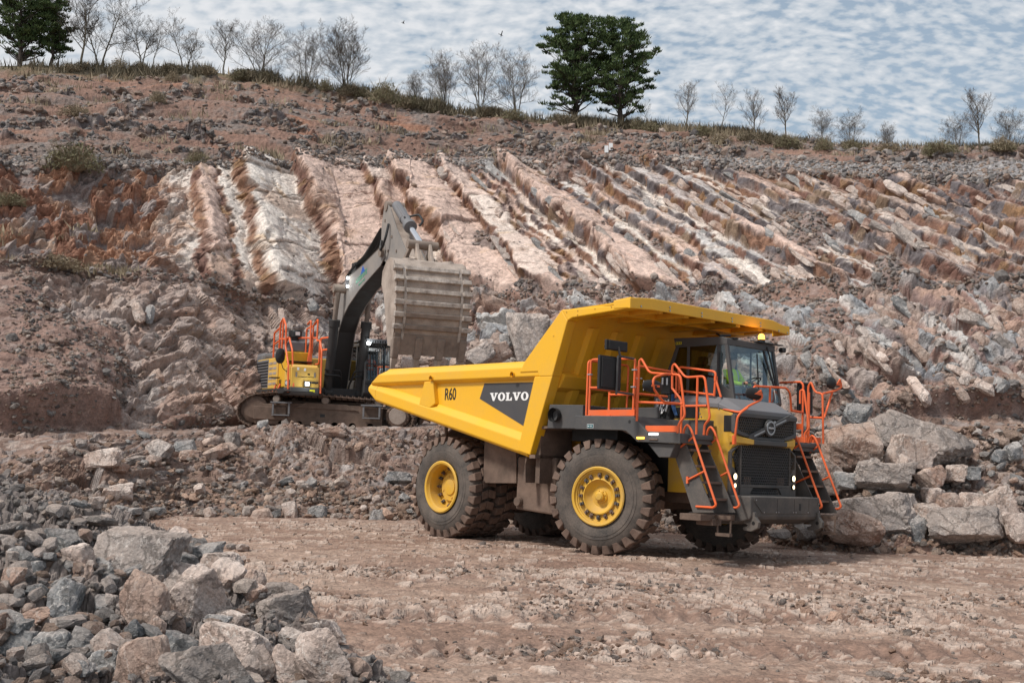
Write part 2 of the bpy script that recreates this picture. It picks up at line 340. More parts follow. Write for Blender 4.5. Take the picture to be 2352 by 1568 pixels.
# main lines of the quarry: (pixel x, pixel y, distance) along each; heights follow from the photograph
def curve(pts, ground=False):
    out = []
    for (x, y, D) in pts:
        if ground:
            X = (x - 1176) / FPX * D * 1.0; out.append((X / D, D, float(ground_z(X, D))))
        else:
            p = unproj(x, y, D); out.append((p[0] / p[1], p[1], p[2]))
    return np.array(out)
KC = []
KC.append(curve([(-3000, 0, 7), (5000, 0, 7)], True))
KC.append(curve([(-800, 0, 27), (0, 0, 27), (300, 0, 28), (420, 0, 30), (950, 0, 30), (1300, 0, 30.5), (1720, 0, 28.5), (1850, 0, 26), (1950, 0, 25.6), (2352, 0, 25.4), (3400, 0, 25)], True))
KC.append(curve([(-800, 1040, 30), (0, 1055, 31), (130, 1040, 31), (230, 1000, 33), (400, 1000, 34.5), (560, 985, 36), (960, 985, 36.5), (1150, 975, 37), (1350, 975, 36), (1600, 1000, 32), (1800, 1050, 28.6), (1950, 1040, 28.6), (2100, 1000, 29.5), (2352, 1000, 30), (3400, 1000, 30)]))
KC.append(curve([(-800, 1000, 32), (0, 1000, 33.5), (230, 988, 35.5), (400, 985, 38), (520, 980, 41), (700, 978, 45), (960, 975, 46), (1150, 950, 44), (1350, 930, 42), (1600, 950, 37), (1800, 965, 31.5), (2000, 960, 31), (2352, 965, 31.5), (3400, 965, 32)]))
KC.append(curve([(-800, 600, 41), (0, 618, 42), (150, 640, 44), (330, 645, 45), (500, 665, 47), (660, 705, 49.5), (760, 730, 51), (900, 705, 51), (1100, 688, 49), (1450, 690, 45), (1750, 692, 41), (2050, 684, 39), (2200, 680, 38.4), (2352, 662, 37.6), (3400, 650, 37)]))
KC.append(curve([(-800, 592, 42), (0, 608, 43.5), (150, 630, 45.5), (330, 640, 46.5), (500, 655, 48.6), (660, 692, 51), (760, 712, 53), (900, 692, 53.5), (1100, 680, 51.5), (1450, 682, 47.5), (1750, 684, 43.5), (2050, 674, 41.5), (2200, 671, 41), (2352, 650, 40), (3400, 640, 39)]))
KC.append(curve([(-800, 420, 50), (0, 400, 51), (230, 385, 53), (430, 382, 55), (640, 386, 57), (950, 380, 59), (1150, 392, 58), (1400, 385, 55.5), (1500, 380, 54), (1650, 388, 52), (1800, 405, 50.5), (1950, 418, 49), (2200, 432, 47.5), (2352, 420, 47), (3400, 420, 46)]))
KC.append(curve([(-800, 360, 53), (0, 370, 54.5), (230, 366, 57), (430, 370, 60), (640, 372, 63), (950, 366, 68), (1150, 364, 69), (1400, 362, 66), (1650, 360, 63), (1950, 375, 58), (2352, 368, 56), (3400, 360, 55)]))
KC.append(curve([(-800, 150, 82), (0, 150, 82), (120, 150, 82), (300, 160, 82), (520, 172, 82), (630, 185, 82), (780, 210, 82), (850, 213, 81), (1000, 250, 80), (1100, 262, 80), (1250, 276, 80), (1430, 292, 80), (1600, 306, 80), (1850, 336, 80), (2000, 346, 80), (2130, 352, 80), (2352, 354, 80), (3400, 354, 80)]))
KC.append(KC[-1] + np.array([0, 12, 0])); KC[-1][:, 2] -= 1.5
KC.append(KC[-1] + np.array([0, 70, 0])); KC[-1][:, 2] -= 16
BANDS = [('quarry_floor', 290), ('rubble_bank', 100), ('bench', 26), ('lower_rock_face', 165), ('narrow_bench', 12), ('upper_rock_face', 235), ('gravel_terrace', 34), ('hillside', 165), ('hilltop', 14), ('hillside_beyond', 4)]
ud = np.linspace(-.462, .462, 860)
ux = np.array([.475, .49, .51, .54, .58, .64, .72, .85, 1.05, 1.4])
U = np.concatenate([-ux[::-1], ud, ux])
rows = []; vv = []
for k, (nm, n) in enumerate(BANDS):
    A = np.stack([np.interp(U, KC[k][:, 0], KC[k][:, j]) for j in (1, 2)]); B = np.stack([np.interp(U, KC[k + 1][:, 0], KC[k + 1][:, j]) for j in (1, 2)])
    for i in range(n + (1 if k == len(BANDS) - 1 else 0)):
        t = i / n
        if k == 0:
            Y = 1 / ((1 - t) / A[0] + t / B[0]); Z = ground_z(U * Y, Y)
        else:
            Y = A[0] * (1 - t) + B[0] * t; Z = A[1] * (1 - t) + B[1] * t
        rows.append((Y, Z)); vv.append(k + t)
YY = np.array([r[0] for r in rows]); ZZ = np.array([r[1] for r in rows]); V = np.array(vv)[:, None] * np.ones_like(YY)
XX = U[None, :] * YY
# large undulation of the base lines so that crests are not ruler-straight
und = fbm(XX / 6, V * 1.3, 5, 3); YY = YY + und * 1.2 * sstep(1.2, 2, V) * (1 - sstep(9, 9.5, V)) * (1 - .8 * sstep(1.9, 2.1, V) * (1 - sstep(2.9, 3.1, V)))
ZZ = ZZ + fbm(XX / 5, YY / 5, 11, 3) * .35 * sstep(1.1, 1.6, V) * (1 - sstep(1.9, 2.0, V)) + .22 * fbm(XX / 2.5, V * 3, 12, 3) * (np.abs(V - 4.5) < 1.2) + .5 * fbm(XX / 7, YY / 6, 13, 4) * sstep(7.1, 7.5, V) * (1 - sstep(7.8, 8, V))
P0 = np.stack([XX, YY, ZZ], -1)
dU = np.gradient(P0, axis=1); dV = np.gradient(P0, axis=0); NN = np.cross(dU, dV); NN /= np.linalg.norm(NN, axis=-1, keepdims=True) + 1e-9
for _ in range(6): NN[1:-1] = (NN[:-2] + NN[1:-1] + NN[2:]) / 3
NN /= np.linalg.norm(NN, axis=-1, keepdims=True) + 1e-9
S = np.cumsum(np.concatenate([np.zeros((1, len(U))), np.linalg.norm(np.diff(P0, axis=0), axis=-1)]), axis=0)
S = S - S[int(290)][None, :] + 30.0                      # path length, zeroed at the toe so that it varies smoothly across
A_, B_ = XX, S

def mixc(a, b, t): t = np.clip(t, 0, 1)[..., None]; return a * (1 - t) + b * t
def C3(r, g, b): return np.array([r, g, b], float)
SOIL = C3(.225, .14, .11); DIRT_L = C3(.33, .245, .20); RUST = C3(.31, .175, .115); REDB = C3(.21, .115, .09); PALE = C3(.70, .63, .57); PINK = C3(.58, .43, .365); GREY = C3(.235, .235, .24); DGREY = C3(.10, .10, .11); SCREE = C3(.215, .165, .15); OCHRE = C3(.42, .26, .12)
D = np.zeros_like(XX); T = np.zeros(XX.shape + (3,)) + SOIL

# ---- rubble everywhere on the slopes, four sizes of chip
f1, a1, b1 = facets(A_, B_, 1.3, 21); f2, a2, b2 = facets(A_ + .3 * f1, B_, .52, 31); f3, a3, b3 = facets(A_, B_ + .2 * f2, .23, 41); f4, a4, b4 = facets(A_, B_, .12, 51)
big = fbm(A_ / 4, B_ / 3, 61, 4); mid = fbm(A_ / 1.1, B_ / 1.1, 65, 4); tiny = fbm(A_ / .3, B_ / .3, 68, 3)
rub = .22 * f1 * sstep(-.1, .5, big) + .35 * f2 * sstep(-.25, .25, mid) + .55 * f3 + .6 * f4
cr = np.clip(.55 * a3 + .45 * a4 + .25 * mid, 0, 1)
rubcol = mixc(mixc(np.broadcast_to(SOIL, T.shape), np.broadcast_to(SCREE, T.shape), sstep(-.3, .3, big)), np.broadcast_to(C3(.42, .36, .33), T.shape), sstep(.55, .95, cr) * .85)
rubcol = mixc(rubcol, np.broadcast_to(GREY, T.shape), (b3 > .78) * .45)

# ---- bedding: layers that dip to the right, steep at the left, flatter to the right
tI = np.array([-30, -12, -4.3, 1.8, 5.8, 10., 14.2, 19, 40]); aI = np.radians(np.array([74, 70, 58, 52, 47, 45, 43, 38, 34]))
ZC = 12.6
wx = A_ + .16 * fbm(A_ / 1.6, B_ / 1.6, 71, 2) + .30 * fbm(A_ / 6, B_ / 4, 73, 2) + .24 * (a2 - .5) + .10 * (a3 - .5); wz = ZZ + .12 * fbm(A_ / 1.6, B_ / 1.6, 75, 2) + .2 * (b2 - .5)
t0 = wx.copy()
for _ in range(14):
    t0 = .5 * t0 + .5 * (wx - (ZC - wz) / np.tan(np.interp(t0, tI, aI)))
ang = np.interp(t0, tI, aI); q0 = (ZC - wz) / np.sin(ang)
def layered(t0, q0, seed, wl, wr, seglen, step):
    rs = np.random.RandomState(seed); bd = [-45.]
    while bd[-1] < 45:
        x = bd[-1]; w = np.interp(x, [-14, -9, -3, 3, 20], [wl * .7, wl, wl * .62, wr * 1.2, wr]); bd.append(x + w * rs.uniform(.25, 1.85))
    bd = np.array(bd); i = np.clip(np.searchsorted(bd, t0) - 1, 0, len(bd) - 2); lo = bd[i]; hi = bd[i + 1]; fr = (t0 - lo) / (hi - lo); wd = hi - lo
    sl = seglen * (.5 + hsh(i, i * 0, seed + 1)); qj = np.floor(q0 / sl + hsh(i, i * 0 + 3, seed) * 7 + .25 * fr); r1 = hsh(i, qj, seed + 2); r2 = hsh(i, qj, seed + 3); r3 = hsh(i, qj, seed + 4); ri = hsh(i, i * 0 + 9, seed + 5)
    qf = q0 / sl + hsh(i, i * 0 + 3, seed) * 7 + .25 * fr - qj
    A = step * np.clip(wd, .2, 1.6) * (.55 + .9 * r1)
    rw = np.minimum(.34 * np.clip(A / .4, .4, 1.4), .4 * wd); h = A * (.15 + 1.1 * (1 - fr) * np.clip(fr * wd / rw, 0, 1)) + (ri - .5) * .22 * step + (r2 - .5) * .30 * step
    edge = np.minimum(fr * wd, (1 - fr) * wd); qe = np.minimum(qf, 1 - qf) * sl
    h = h - .10 * np.clip(.06 - qe, 0, 1) * 16
    return h, fr, fr * wd, wd, qe, r1, r2, r3, ri, i
h1, fr, fw, wd, qe, r1, r2, r3, ri, li = layered(t0, q0, 101, 2.7, .62, 3.0, .55)
h2, frb, fwb, wdb, qeb, s1, s2, s3, si, _ = layered(t0 + .4, q0, 151, .8, .26, 1.0, .36)
h1 = sm(h1, 1); h2 = sm(h2, 1); isl = sstep(.2, .5, fr)
thin = sstep(-2, 8, t0) * (.35 + .65 * sstep(-.2, .2, fbm(t0 / 2.2, q0 / 7, 81, 2)))
strat = h1 + .12 * f1 * sstep(-.2, .4, big) + .10 * f3 * (1 - isl) + h2 * (.10 + .6 * thin) + .03 * tiny + .10 * f3 * thin + .07 * f2
sidew = .22 + .22 * r3 * np.clip(wd, 0, 1.2)
isside = sm(1 - sstep(sidew * .85, sidew, fw + .12 * tiny), 1)
strat = strat + isside * .45 * f2 + isside * .3 * f3
face = mixc(mixc(np.broadcast_to(PALE, T.shape), np.broadcast_to(PINK, T.shape), sstep(.35, .75, .6 * ri + .55 * r1 - .08)), np.broadcast_to(GREY * 1.75, T.shape), (r3 > .66) * .65 * sstep(-2, 6, t0))
face = mixc(face, np.broadcast_to(OCHRE * 1.3, T.shape), sstep(.2, .6, fbm(A_ / 1.5, B_ / .8, 91, 4)) * .55)
face = mixc(face, np.broadcast_to(C3(.40, .30, .25), T.shape), sstep(0, .45, fbm(A_ / .5, B_ / .5, 94, 4)) * .5 * (.5 + thin * .5))
dk = sstep(6, 13, t0 + 3 * big)
face = mixc(face, np.broadcast_to(C3(.27, .18, .145), T.shape), dk * (.45 + .5 * sstep(-.2, .3, mid)))
face = mixc(face, np.broadcast_to(C3(.40, .25, .17), T.shape), sstep(0, .4, fbm(A_ / 2.2, B_ / 2.2, 97, 4)) * .6 * (1 - sstep(-9, -3, t0)))
crack = np.clip(1 - np.minimum(qe, np.abs(vor(t0 * .7 + .2 * mid, q0 * .55, 111)[5]) * 1.1) / .035, 0, 1); face = face * (1 - .62 * crack)[..., None]; strat = strat - .05 * crack
sidec = mixc(mixc(np.broadcast_to(RUST, T.shape), np.broadcast_to(REDB, T.shape), sstep(.2, .8, s2)), np.broadcast_to(DGREY * 1.6, T.shape), (a2 > .55) * .8 * sstep(-6, 4, t0))
sidec = mixc(sidec, np.broadcast_to(OCHRE * .8, T.shape), (b2 > .85) * .5)
sidec = sidec * .8
scol = mixc(face, sidec, np.maximum(isside, thin * (frb < .35) * .85))

# ---- upper face
up = sstep(4.96, 5.02, V) * (1 - sstep(6.0, 6.06, V))
vf = V - 5                                               # 0 at the bottom of the face, 1 at the crest
pxl = XX / YY * FPX + 1176
lev = -.42 + .80 * fbm(A_ / 3.2, B_ / 4.5, 121, 4) + .55 * (1 - sstep(0, .22, vf)) + .75 * sstep(.93, 1.03, vf + .07 * mid)
for (cx, cv, sx, sv, am) in [(1060, .25, 60, .3, .75), (1150, .38, 60, .22, .75), (1420, .62, 50, .3, .6), (1500, .30, 70, .3, .6), (740, .2, 40, .3, .9), (630, .55, 22, .3, .7), (1650, .25, 70, .3, .5), (1880, .45, 60, .25, .9), (1800, .35, 50, .3, .6), (2050, .2, 60, .2, .5), (1300, .95, 90, .12, .6), (1560, .8, 25, .2, .5), (1000, .25, 50, .3, .2)]:
    lev = lev + am * np.exp(-((pxl - cx) / sx) ** 2 - ((vf - cv) / sv) ** 2)
lev = lev - .9 * np.exp(-((pxl - 560) / 130) ** 2 - ((vf - .55) / .5) ** 2) - .5 * np.exp(-((pxl - 780) / 60) ** 2) - .45 * np.exp(-((pxl - 960) / 90) ** 2 - ((vf - .65) / .35) ** 2)
# left end: rusty massive rock in crude blocks
le = 1 - sstep(330, 470, pxl + 60 * mid)
g1, ga, gb = facets(A_ * 1.0 + .35 * B_, B_ * .8, 1.6, 131, 1.3); g2, gc, gd = facets(A_ * 1.4, B_ * .8, .55, 141, 1.1)
g3, ge_, gf_ = facets(A_ * .8 + .2 * B_, B_ * 1.6, .42, 146, 1.2)
g4, gh, gi_ = facets(A_ * .9 + .5 * B_, B_ * 1.2, .28, 149, 1.3)
leftd = .45 * g1 + .6 * g2 + .65 * g3 + .8 * g4 + .3 * f3
leftc = mixc(mixc(np.broadcast_to(RUST * 1.15, T.shape), np.broadcast_to(C3(.24, .12, .08), T.shape), sstep(.3, .8, ga)), np.broadcast_to(C3(.44, .33, .26), T.shape), sstep(.55, .8, gc) * .8 * sstep(-.2, .3, big))
leftc = mixc(leftc, np.broadcast_to(GREY * 1.2, T.shape), (gd > .75) * .6)
fd = strat * (1 - le) + leftd * le; fc = mixc(scol, leftc, le)
rl = lev + .35 * rub
isr = sstep(-.06, .06, rl - fd + .03); fd = np.maximum(fd, rl) ; fc = mixc(fc, mixc(rubcol, np.broadcast_to(SCREE * 1.05, T.shape), .45), isr)
D = D * (1 - up) + up * fd * sstep(5.0, 5.05, V); T = mixc(T, fc, up)

# ---- lower face: smaller, more shattered beds; mostly scree at the left
lo = sstep(2.96, 3.02, V) * (1 - sstep(4.0, 4.05, V)); vf = V - 3
h3, frc, fwc, wdc, qec, u1, u2, u3, ui, _ = layered(t0 + 1.2, q0, 171, 1.5, .6, 1.0, .5)
lf = 1 - sstep(600, 900, pxl)
h3 = sm(h3, 2)
ld = (h3 * .9 + h2 * .35) * (1 - .85 * lf) + .25 * lf + .6 * f2 + .45 * f3 + .45 * f1 + .3 * f4
lsd = (1 - sstep(.12, .26, fwc + .1 * tiny)) * (1 - .8 * lf)
lface = mixc(mixc(np.broadcast_to(C3(.36, .24, .19), T.shape), np.broadcast_to(C3(.33, .26, .225), T.shape), u1), np.broadcast_to(GREY * 1.25, T.shape), sstep(.5, .8, u3 * .6 + a2 * .5) * (1 - .75 * lf))
lface = mixc(lface, np.broadcast_to(C3(.5, .48, .46), T.shape), (u2 > .84) * .7 * (1 - .7 * lf)); lface = lface * (1 - .5 * np.clip(1 - qec / .03, 0, 1))[..., None]
lc = mixc(lface, mixc(np.broadcast_to(DGREY * 1.5, T.shape), np.broadcast_to(REDB * 1.2, T.shape), u2), lsd * .85)
ll = -.05 + .8 * fbm(A_ / 2.6, B_ / 3.4, 181, 4) + .9 * (1 - sstep(-.05, .18, vf)) + .5 * sstep(.9, 1.02, vf)
for (cx, cv, sx, sv, am) in [(60, .35, 150, .5, 1.1), (210, .2, 90, .4, .7), (620, .75, 60, .3, .3), (1900, .35, 60, .5, .9), (2250, .1, 120, .25, .5), (1750, .75, 200, .2, .25)]:
    ll = ll + am * np.exp(-((pxl - cx) / sx) ** 2 - ((vf - cv) / sv) ** 2)
for (cx, cv, sx, sv, am) in [(400, .55, 80, .3, .9), (590, .75, 70, .18, .9), (200, .8, 120, .12, .6), (330, .08, 60, .12, .9), (2200, .6, 200, .4, .5), (480, .3, 60, .3, .7)]:
    ll = ll - am * np.exp(-((pxl - cx) / sx) ** 2 - ((vf - cv) / sv) ** 2)
rl = ll + .45 * rub; isr = sstep(-.08, .06, rl - ld); ld = np.maximum(ld, rl)
lrc = mixc(rubcol, np.broadcast_to(C3(.235, .145, .115), T.shape), .5 + .3 * sstep(-.2, .2, big)); lc = mixc(lc, lrc, isr)
D = D * (1 - lo) + lo * ld * sstep(3.0, 3.06, V); T = mixc(T, lc, lo)

# ---- rubble bank below the bench, the benches, the terrace, the hillside
bank = sstep(1.0, 1.06, V) * (1 - sstep(2.98, 3.02, V))
bd_ = (.45 * f1 * sstep(-.3, .3, big) + .5 * f2 * sstep(-.3, .2, mid + .3 * big) + .5 * f3 + .4 * f4) * (1 - .75 * sstep(2.03, 2.3, V) * (1 - sstep(2.7, 2.98, V)))
bc = mixc(mixc(np.broadcast_to(C3(.16, .105, .083), T.shape), np.broadcast_to(C3(.26, .175, .14), T.shape), sstep(-.3, .3, mid)), np.broadcast_to(C3(.42, .35, .31), T.shape), sstep(.45, .85, .5 * a3 + .5 * a2 + .2 * tiny - .25 * sstep(.2, -.3, big)) * .6)
bc = mixc(bc, np.broadcast_to(GREY * 1.1, T.shape), (b3 > .78) * .4)
D = D * (1 - bank) + bank * bd_; T = mixc(T, bc, bank)
nb = sstep(3.98, 4.06, V) * (1 - sstep(4.94, 5.0, V)); D = D * (1 - nb) + nb * (.35 * f2 + .6 * f3 + .5 * f4); T = mixc(T, mixc(np.broadcast_to(C3(.21, .115, .085), T.shape), rubcol, .45), nb)
te = sstep(6.0, 6.1, V) * (1 - sstep(6.96, 7.02, V)); D = D * (1 - te) + te * (.55 * f3 + .55 * f4 + .12 * f2); T = mixc(T, mixc(np.broadcast_to(C3(.205, .19, .19), T.shape), np.broadcast_to(C3(.34, .32, .31), T.shape), sstep(.6, 1, a4)) , te)
hi = sstep(6.96, 7.04, V)
terr = fbm((A_ + 1.2 * B_) / 14, B_ / 2.6, 191, 4); blocky = sstep(.04, .3, fbm(A_ / 4.2, B_ / 2.0, 196, 3) + .25 * mid)
hd = .9 * terr + blocky * (.55 * f1 + .75 * f2 + .5 * f3) + .35 * f3 + .4 * f4
hd *= (1 - .75 * sstep(7.75, 8.0, V))
hc = mixc(mixc(np.broadcast_to(C3(.215, .13, .10), T.shape), np.broadcast_to(C3(.185, .15, .135), T.shape), sstep(-.1, .4, big + .3 * tiny)), np.broadcast_to(C3(.30, .145, .09), T.shape), sstep(.18, .5, fbm(A_ / 5, B_ / 2.2, 201, 4)) * .8)
hc = mixc(hc, np.broadcast_to(C3(.15, .145, .15), T.shape), blocky * (a2 > .4) * .75); hc = mixc(hc, np.broadcast_to(C3(.42, .36, .32), T.shape), blocky * sstep(.78, .9, b3) * .55)
hc = mixc(hc, np.broadcast_to(C3(.11, .10, .045), T.shape), sstep(7.80, 7.99, V + .12 * mid) * .75)
D = D * (1 - hi) + hi * hd; T = mixc(T, hc, hi)

# ---- quarry floor: trodden soil with embedded flat stones
fl = 1 - sstep(.985, 1.02, V)
fx, fy = XX, YY
wxf = fx + .12 * fbm(fx / .4, fy / .4, 260, 3); wyf = fy + .12 * fbm(fx / .4, fy / .4, 263, 3)
k1, ka, kb = facets(wxf, wyf * .75, .24, 211, .25); k2, kc, kd = facets(wxf, wyf, .095, 216, .35); e1 = vor(wxf / .24, wyf * .75 / .24, 211)[5]; e2 = vor(wxf / .095, wyf / .095, 216)[5]
band = sstep(0, .6, 1.3 * fbm(fx / 3, fy / 1.5, 221, 5) + .5 * np.exp(-((fy - 17.5 + .12 * fx) / 2.2) ** 2) + .15 * sstep(20, 26, fy))
st1 = ((ka > .93 - .50 * band) * sstep(.05, .14, e1)); st2 = ((kc > .86 - .40 * band) * sstep(.05, .15, e2))
rut = fbm(fx / 1.6, fy / .5, 231, 4)
trk = np.exp(-((fy - 15.2 - .10 * fx) / .5) ** 2) + np.exp(-((fy - 12.9 - .10 * fx) / .45) ** 2) + .8 * np.exp(-((fy - 19.6 - .16 * fx) / .4) ** 2)
gd_ = .022 * st1 * (.5 + kb) + .012 * st2 + .03 * fbm(fx / .8, fy / .8, 241, 4) + .022 * rut + .014 * fbm(fx / .11, fy / .11, 246, 4) - .06 * trk + .035 * trk * np.sin(fx * 21 + 3 * fbm(fx, fy, 290, 2)) * (fy < 18)
inpile = sstep(.04, .25, -((fx + 4.5) * .905 + (fy - 19) * .41)) * (1 - sstep(19.5, 22, fy))
gd_ = gd_ + inpile * (.6 * f3 + .7 * f4 + .5 * f2)
gc_ = mixc(np.broadcast_to(C3(.235, .150, .112), T.shape), np.broadcast_to(C3(.32, .225, .175), T.shape), sstep(-.3, .3, fbm(fx / 2.4, fy / 1.2, 251, 5)))
gc_ = mixc(gc_, np.broadcast_to(C3(.19, .12, .095), T.shape), np.maximum(sstep(.05, .4, rut) * .5, trk * .5))
gc_ = mixc(gc_, np.broadcast_to(C3(.48, .385, .325), T.shape), np.maximum(st1 * (.35 + .5 * kb), st2 * .6 * kd + .1 * st2))
gc_ = mixc(gc_, np.broadcast_to(C3(.17, .155, .15), T.shape), inpile * .75)
D = D * (1 - fl) + fl * gd_; T = mixc(T, gc_, fl)
edgef = sstep(1.0, 1.05, V) * 1
for _ in range(1):
    Ds = D.copy(); Ds[1:-1, 1:-1] = .56 * D[1:-1, 1:-1] + .15 * (D[1:-1, :-2] + D[1:-1, 2:]) + .07 * (D[:-2, 1:-1] + D[2:, 1:-1]); D = np.where(V > 1.0, Ds, D)
D = D * np.clip(1 - sstep(1.25, 2.5, np.abs(U))[None, :], 0, 1)
PT = P0 + NN * D[..., None] * np.where(NN[..., 2:] * 0 + 1 > 0, 1, 1)
if NN[300, 400, 2] < 0: PT = P0 - NN * D[..., None]
# keep the rock out of the excavator's standing room and clear of the floor
T = np.clip(T, .015, .8)
def band_object(name, r0, r1):
    n = r1 - r0 + 1; m = len(U); Vx = PT[r0:r1 + 1].reshape(-1, 3)
    i = np.arange(n - 1)[:, None] * m + np.arange(m - 1)[None, :]; F = np.stack([i, i + 1, i + m + 1, i + m], -1).reshape(-1, 4)
    me = npmesh(name, Vx, F, M['terrain'], smooth=False)
    ca = me.color_attributes.new('tint', 'FLOAT_COLOR', 'POINT'); ca.data.foreach_set('color', np.concatenate([T[r0:r1 + 1].reshape(-1, 3), np.ones((n * m, 1))], 1).astype(np.float32).ravel())
    o = bpy.data.objects.new(name, me); COL.objects.link(o); o['kind'] = 'structure'; return o
r = 0; TERR = {}
for nm, n in BANDS:
    TERR[nm] = band_object(nm, r, min(r + n, len(YY) - 1)); r += n
# the rest of the floor, behind and beside the camera
mb = MB(); mb.box((-90, -90, -.6), (90, 7.02, -.12)); o = mb.build('quarry_floor_behind', M['mud'], None); tag(o, kind='structure')
me = o.data; me.materials.clear(); fm = plain('trodden_soil', (.25, .17, .135), .9); me.materials.append(fm)

# lookup of the finished surface: the point of the terrain under a pixel-direction or over a floor position
PR = PT / PT[..., 1:2]
elev = PR[..., 2] - CAM_H / PT[..., 1]
def surf_at_px(x, y, vmin=0, vmax=9):
    """first point of the terrain (band coordinate between vmin and vmax) seen in the direction of the photograph's pixel"""
    d = unproj(x, y, 1.0); uu = d[0]; sl = d[2] - CAM_H
    c = int(np.argmin(np.abs(U - uu))); col = elev[:, c]; ok = (V[:, c] >= vmin) & (V[:, c] <= vmax) & (col >= sl)
    k = np.argmax(ok) if ok.any() else int(np.argmin(np.abs(col - sl))); return PT[k, c].copy(), NN[k, c].copy(), k, c

# ================================================================ rocks
_dirs = {}
def dirs(n):
    if n not in _dirs:
        bm = bmesh.new(); bmesh.ops.create_icosphere(bm, subdivisions=n, radius=1)
        _dirs[n] = (np.array([v.co[:] for v in bm.verts]), np.array([[v.index for v in f.verts] for f in bm.faces])); bm.free()
    return _dirs[n]
def rock_shape(rs, dims, n=3, rough=.03, blocky=.5, planes=13, bed=0.):
    d, F = dirs(n); pl = []
    q = rs.normal(size=(3, 3)) * (1 - blocky) * .45 + np.eye(3)
    for a in range(3):
        for s in (-1, 1):
            v = s * q[a] + rs.normal(size=3) * .12; pl.append((v / np.linalg.norm(v), rs.uniform(.66, .86)))
    for i in range(planes - 6):
        v = rs.normal(size=3); pl.append((v / np.linalg.norm(v), rs.uniform(.80, 1.0)))
    r = np.zeros(len(d)); p = 26.
    for (nv, h) in pl:
        c = np.clip(d @ nv, 0, None) / h; r += c ** p
    r = r ** (-1 / p); V_ = d * r[:, None]
    def f3(s, sd): return fbm(V_[:, 0] * s + V_[:, 2] * s * .7 + sd, V_[:, 1] * s - V_[:, 2] * s * .6 + sd * .3, 300 + int(sd), 4)
    sd = rs.randint(0, 999); a = f3(1.3, sd); b = f3(5.5, sd + 5)
    V_ = V_ * (1 + rough * 2.6 * a + rough * 1.6 * b)[:, None]
    if n >= 3:                                            # spalled steps: quantised chips
        c = vor(V_[:, 0] * 1.7 + V_[:, 2], V_[:, 1] * 1.7 - V_[:, 2] * .8, sd)[0]; V_ = V_ * (1 + (c - .5) * rough * 1.9)[:, None]
    V_ = V_ / np.abs(V_).max(0) * np.array(dims) / 2
    return V_, F
def rock_obj(name, rs, dims, mat, n=3, **k):
    V_, F = rock_shape(rs, dims, n, **k); me = npmesh(name, V_, F, mat); o = bpy.data.objects.new(name, me); COL.objects.link(o); return o
RM = {'g': M['rock_grey'], 'p': M['rock_pink'], 'b': M['rock_brown'], 'm': M['rock_mixed']}
RS = np.random.RandomState(77)
def place_rock(x, y, w, h, mat, rot, label, group=None, Yd=None, n=4, deep=.8, cat='boulder', vmax=9, vmin=0):
    if Yd is None:
        p, nn, _, _ = surf_at_px(x, y + h * .34, vmin, vmax); Yc = p[1]
    else: Yc = Yd
    W = w / FPX * Yc; H = h / FPX * Yc; dep = deep * (W + H) / 2
    c = unproj(x, y, Yc + dep * .12)
    o = rock_obj(cat if cat == 'boulder' else 'stone', RS, (W * 1.16, dep * 1.1, H * 1.24), RM[mat], n=5 if w > 90 else n, blocky=.55, rough=.05, planes=14)
    o.location = c; o.rotation_euler = (RS.uniform(-.35, .25), R(rot), RS.uniform(-.6, .6)); tag(o, label, cat, group); return o
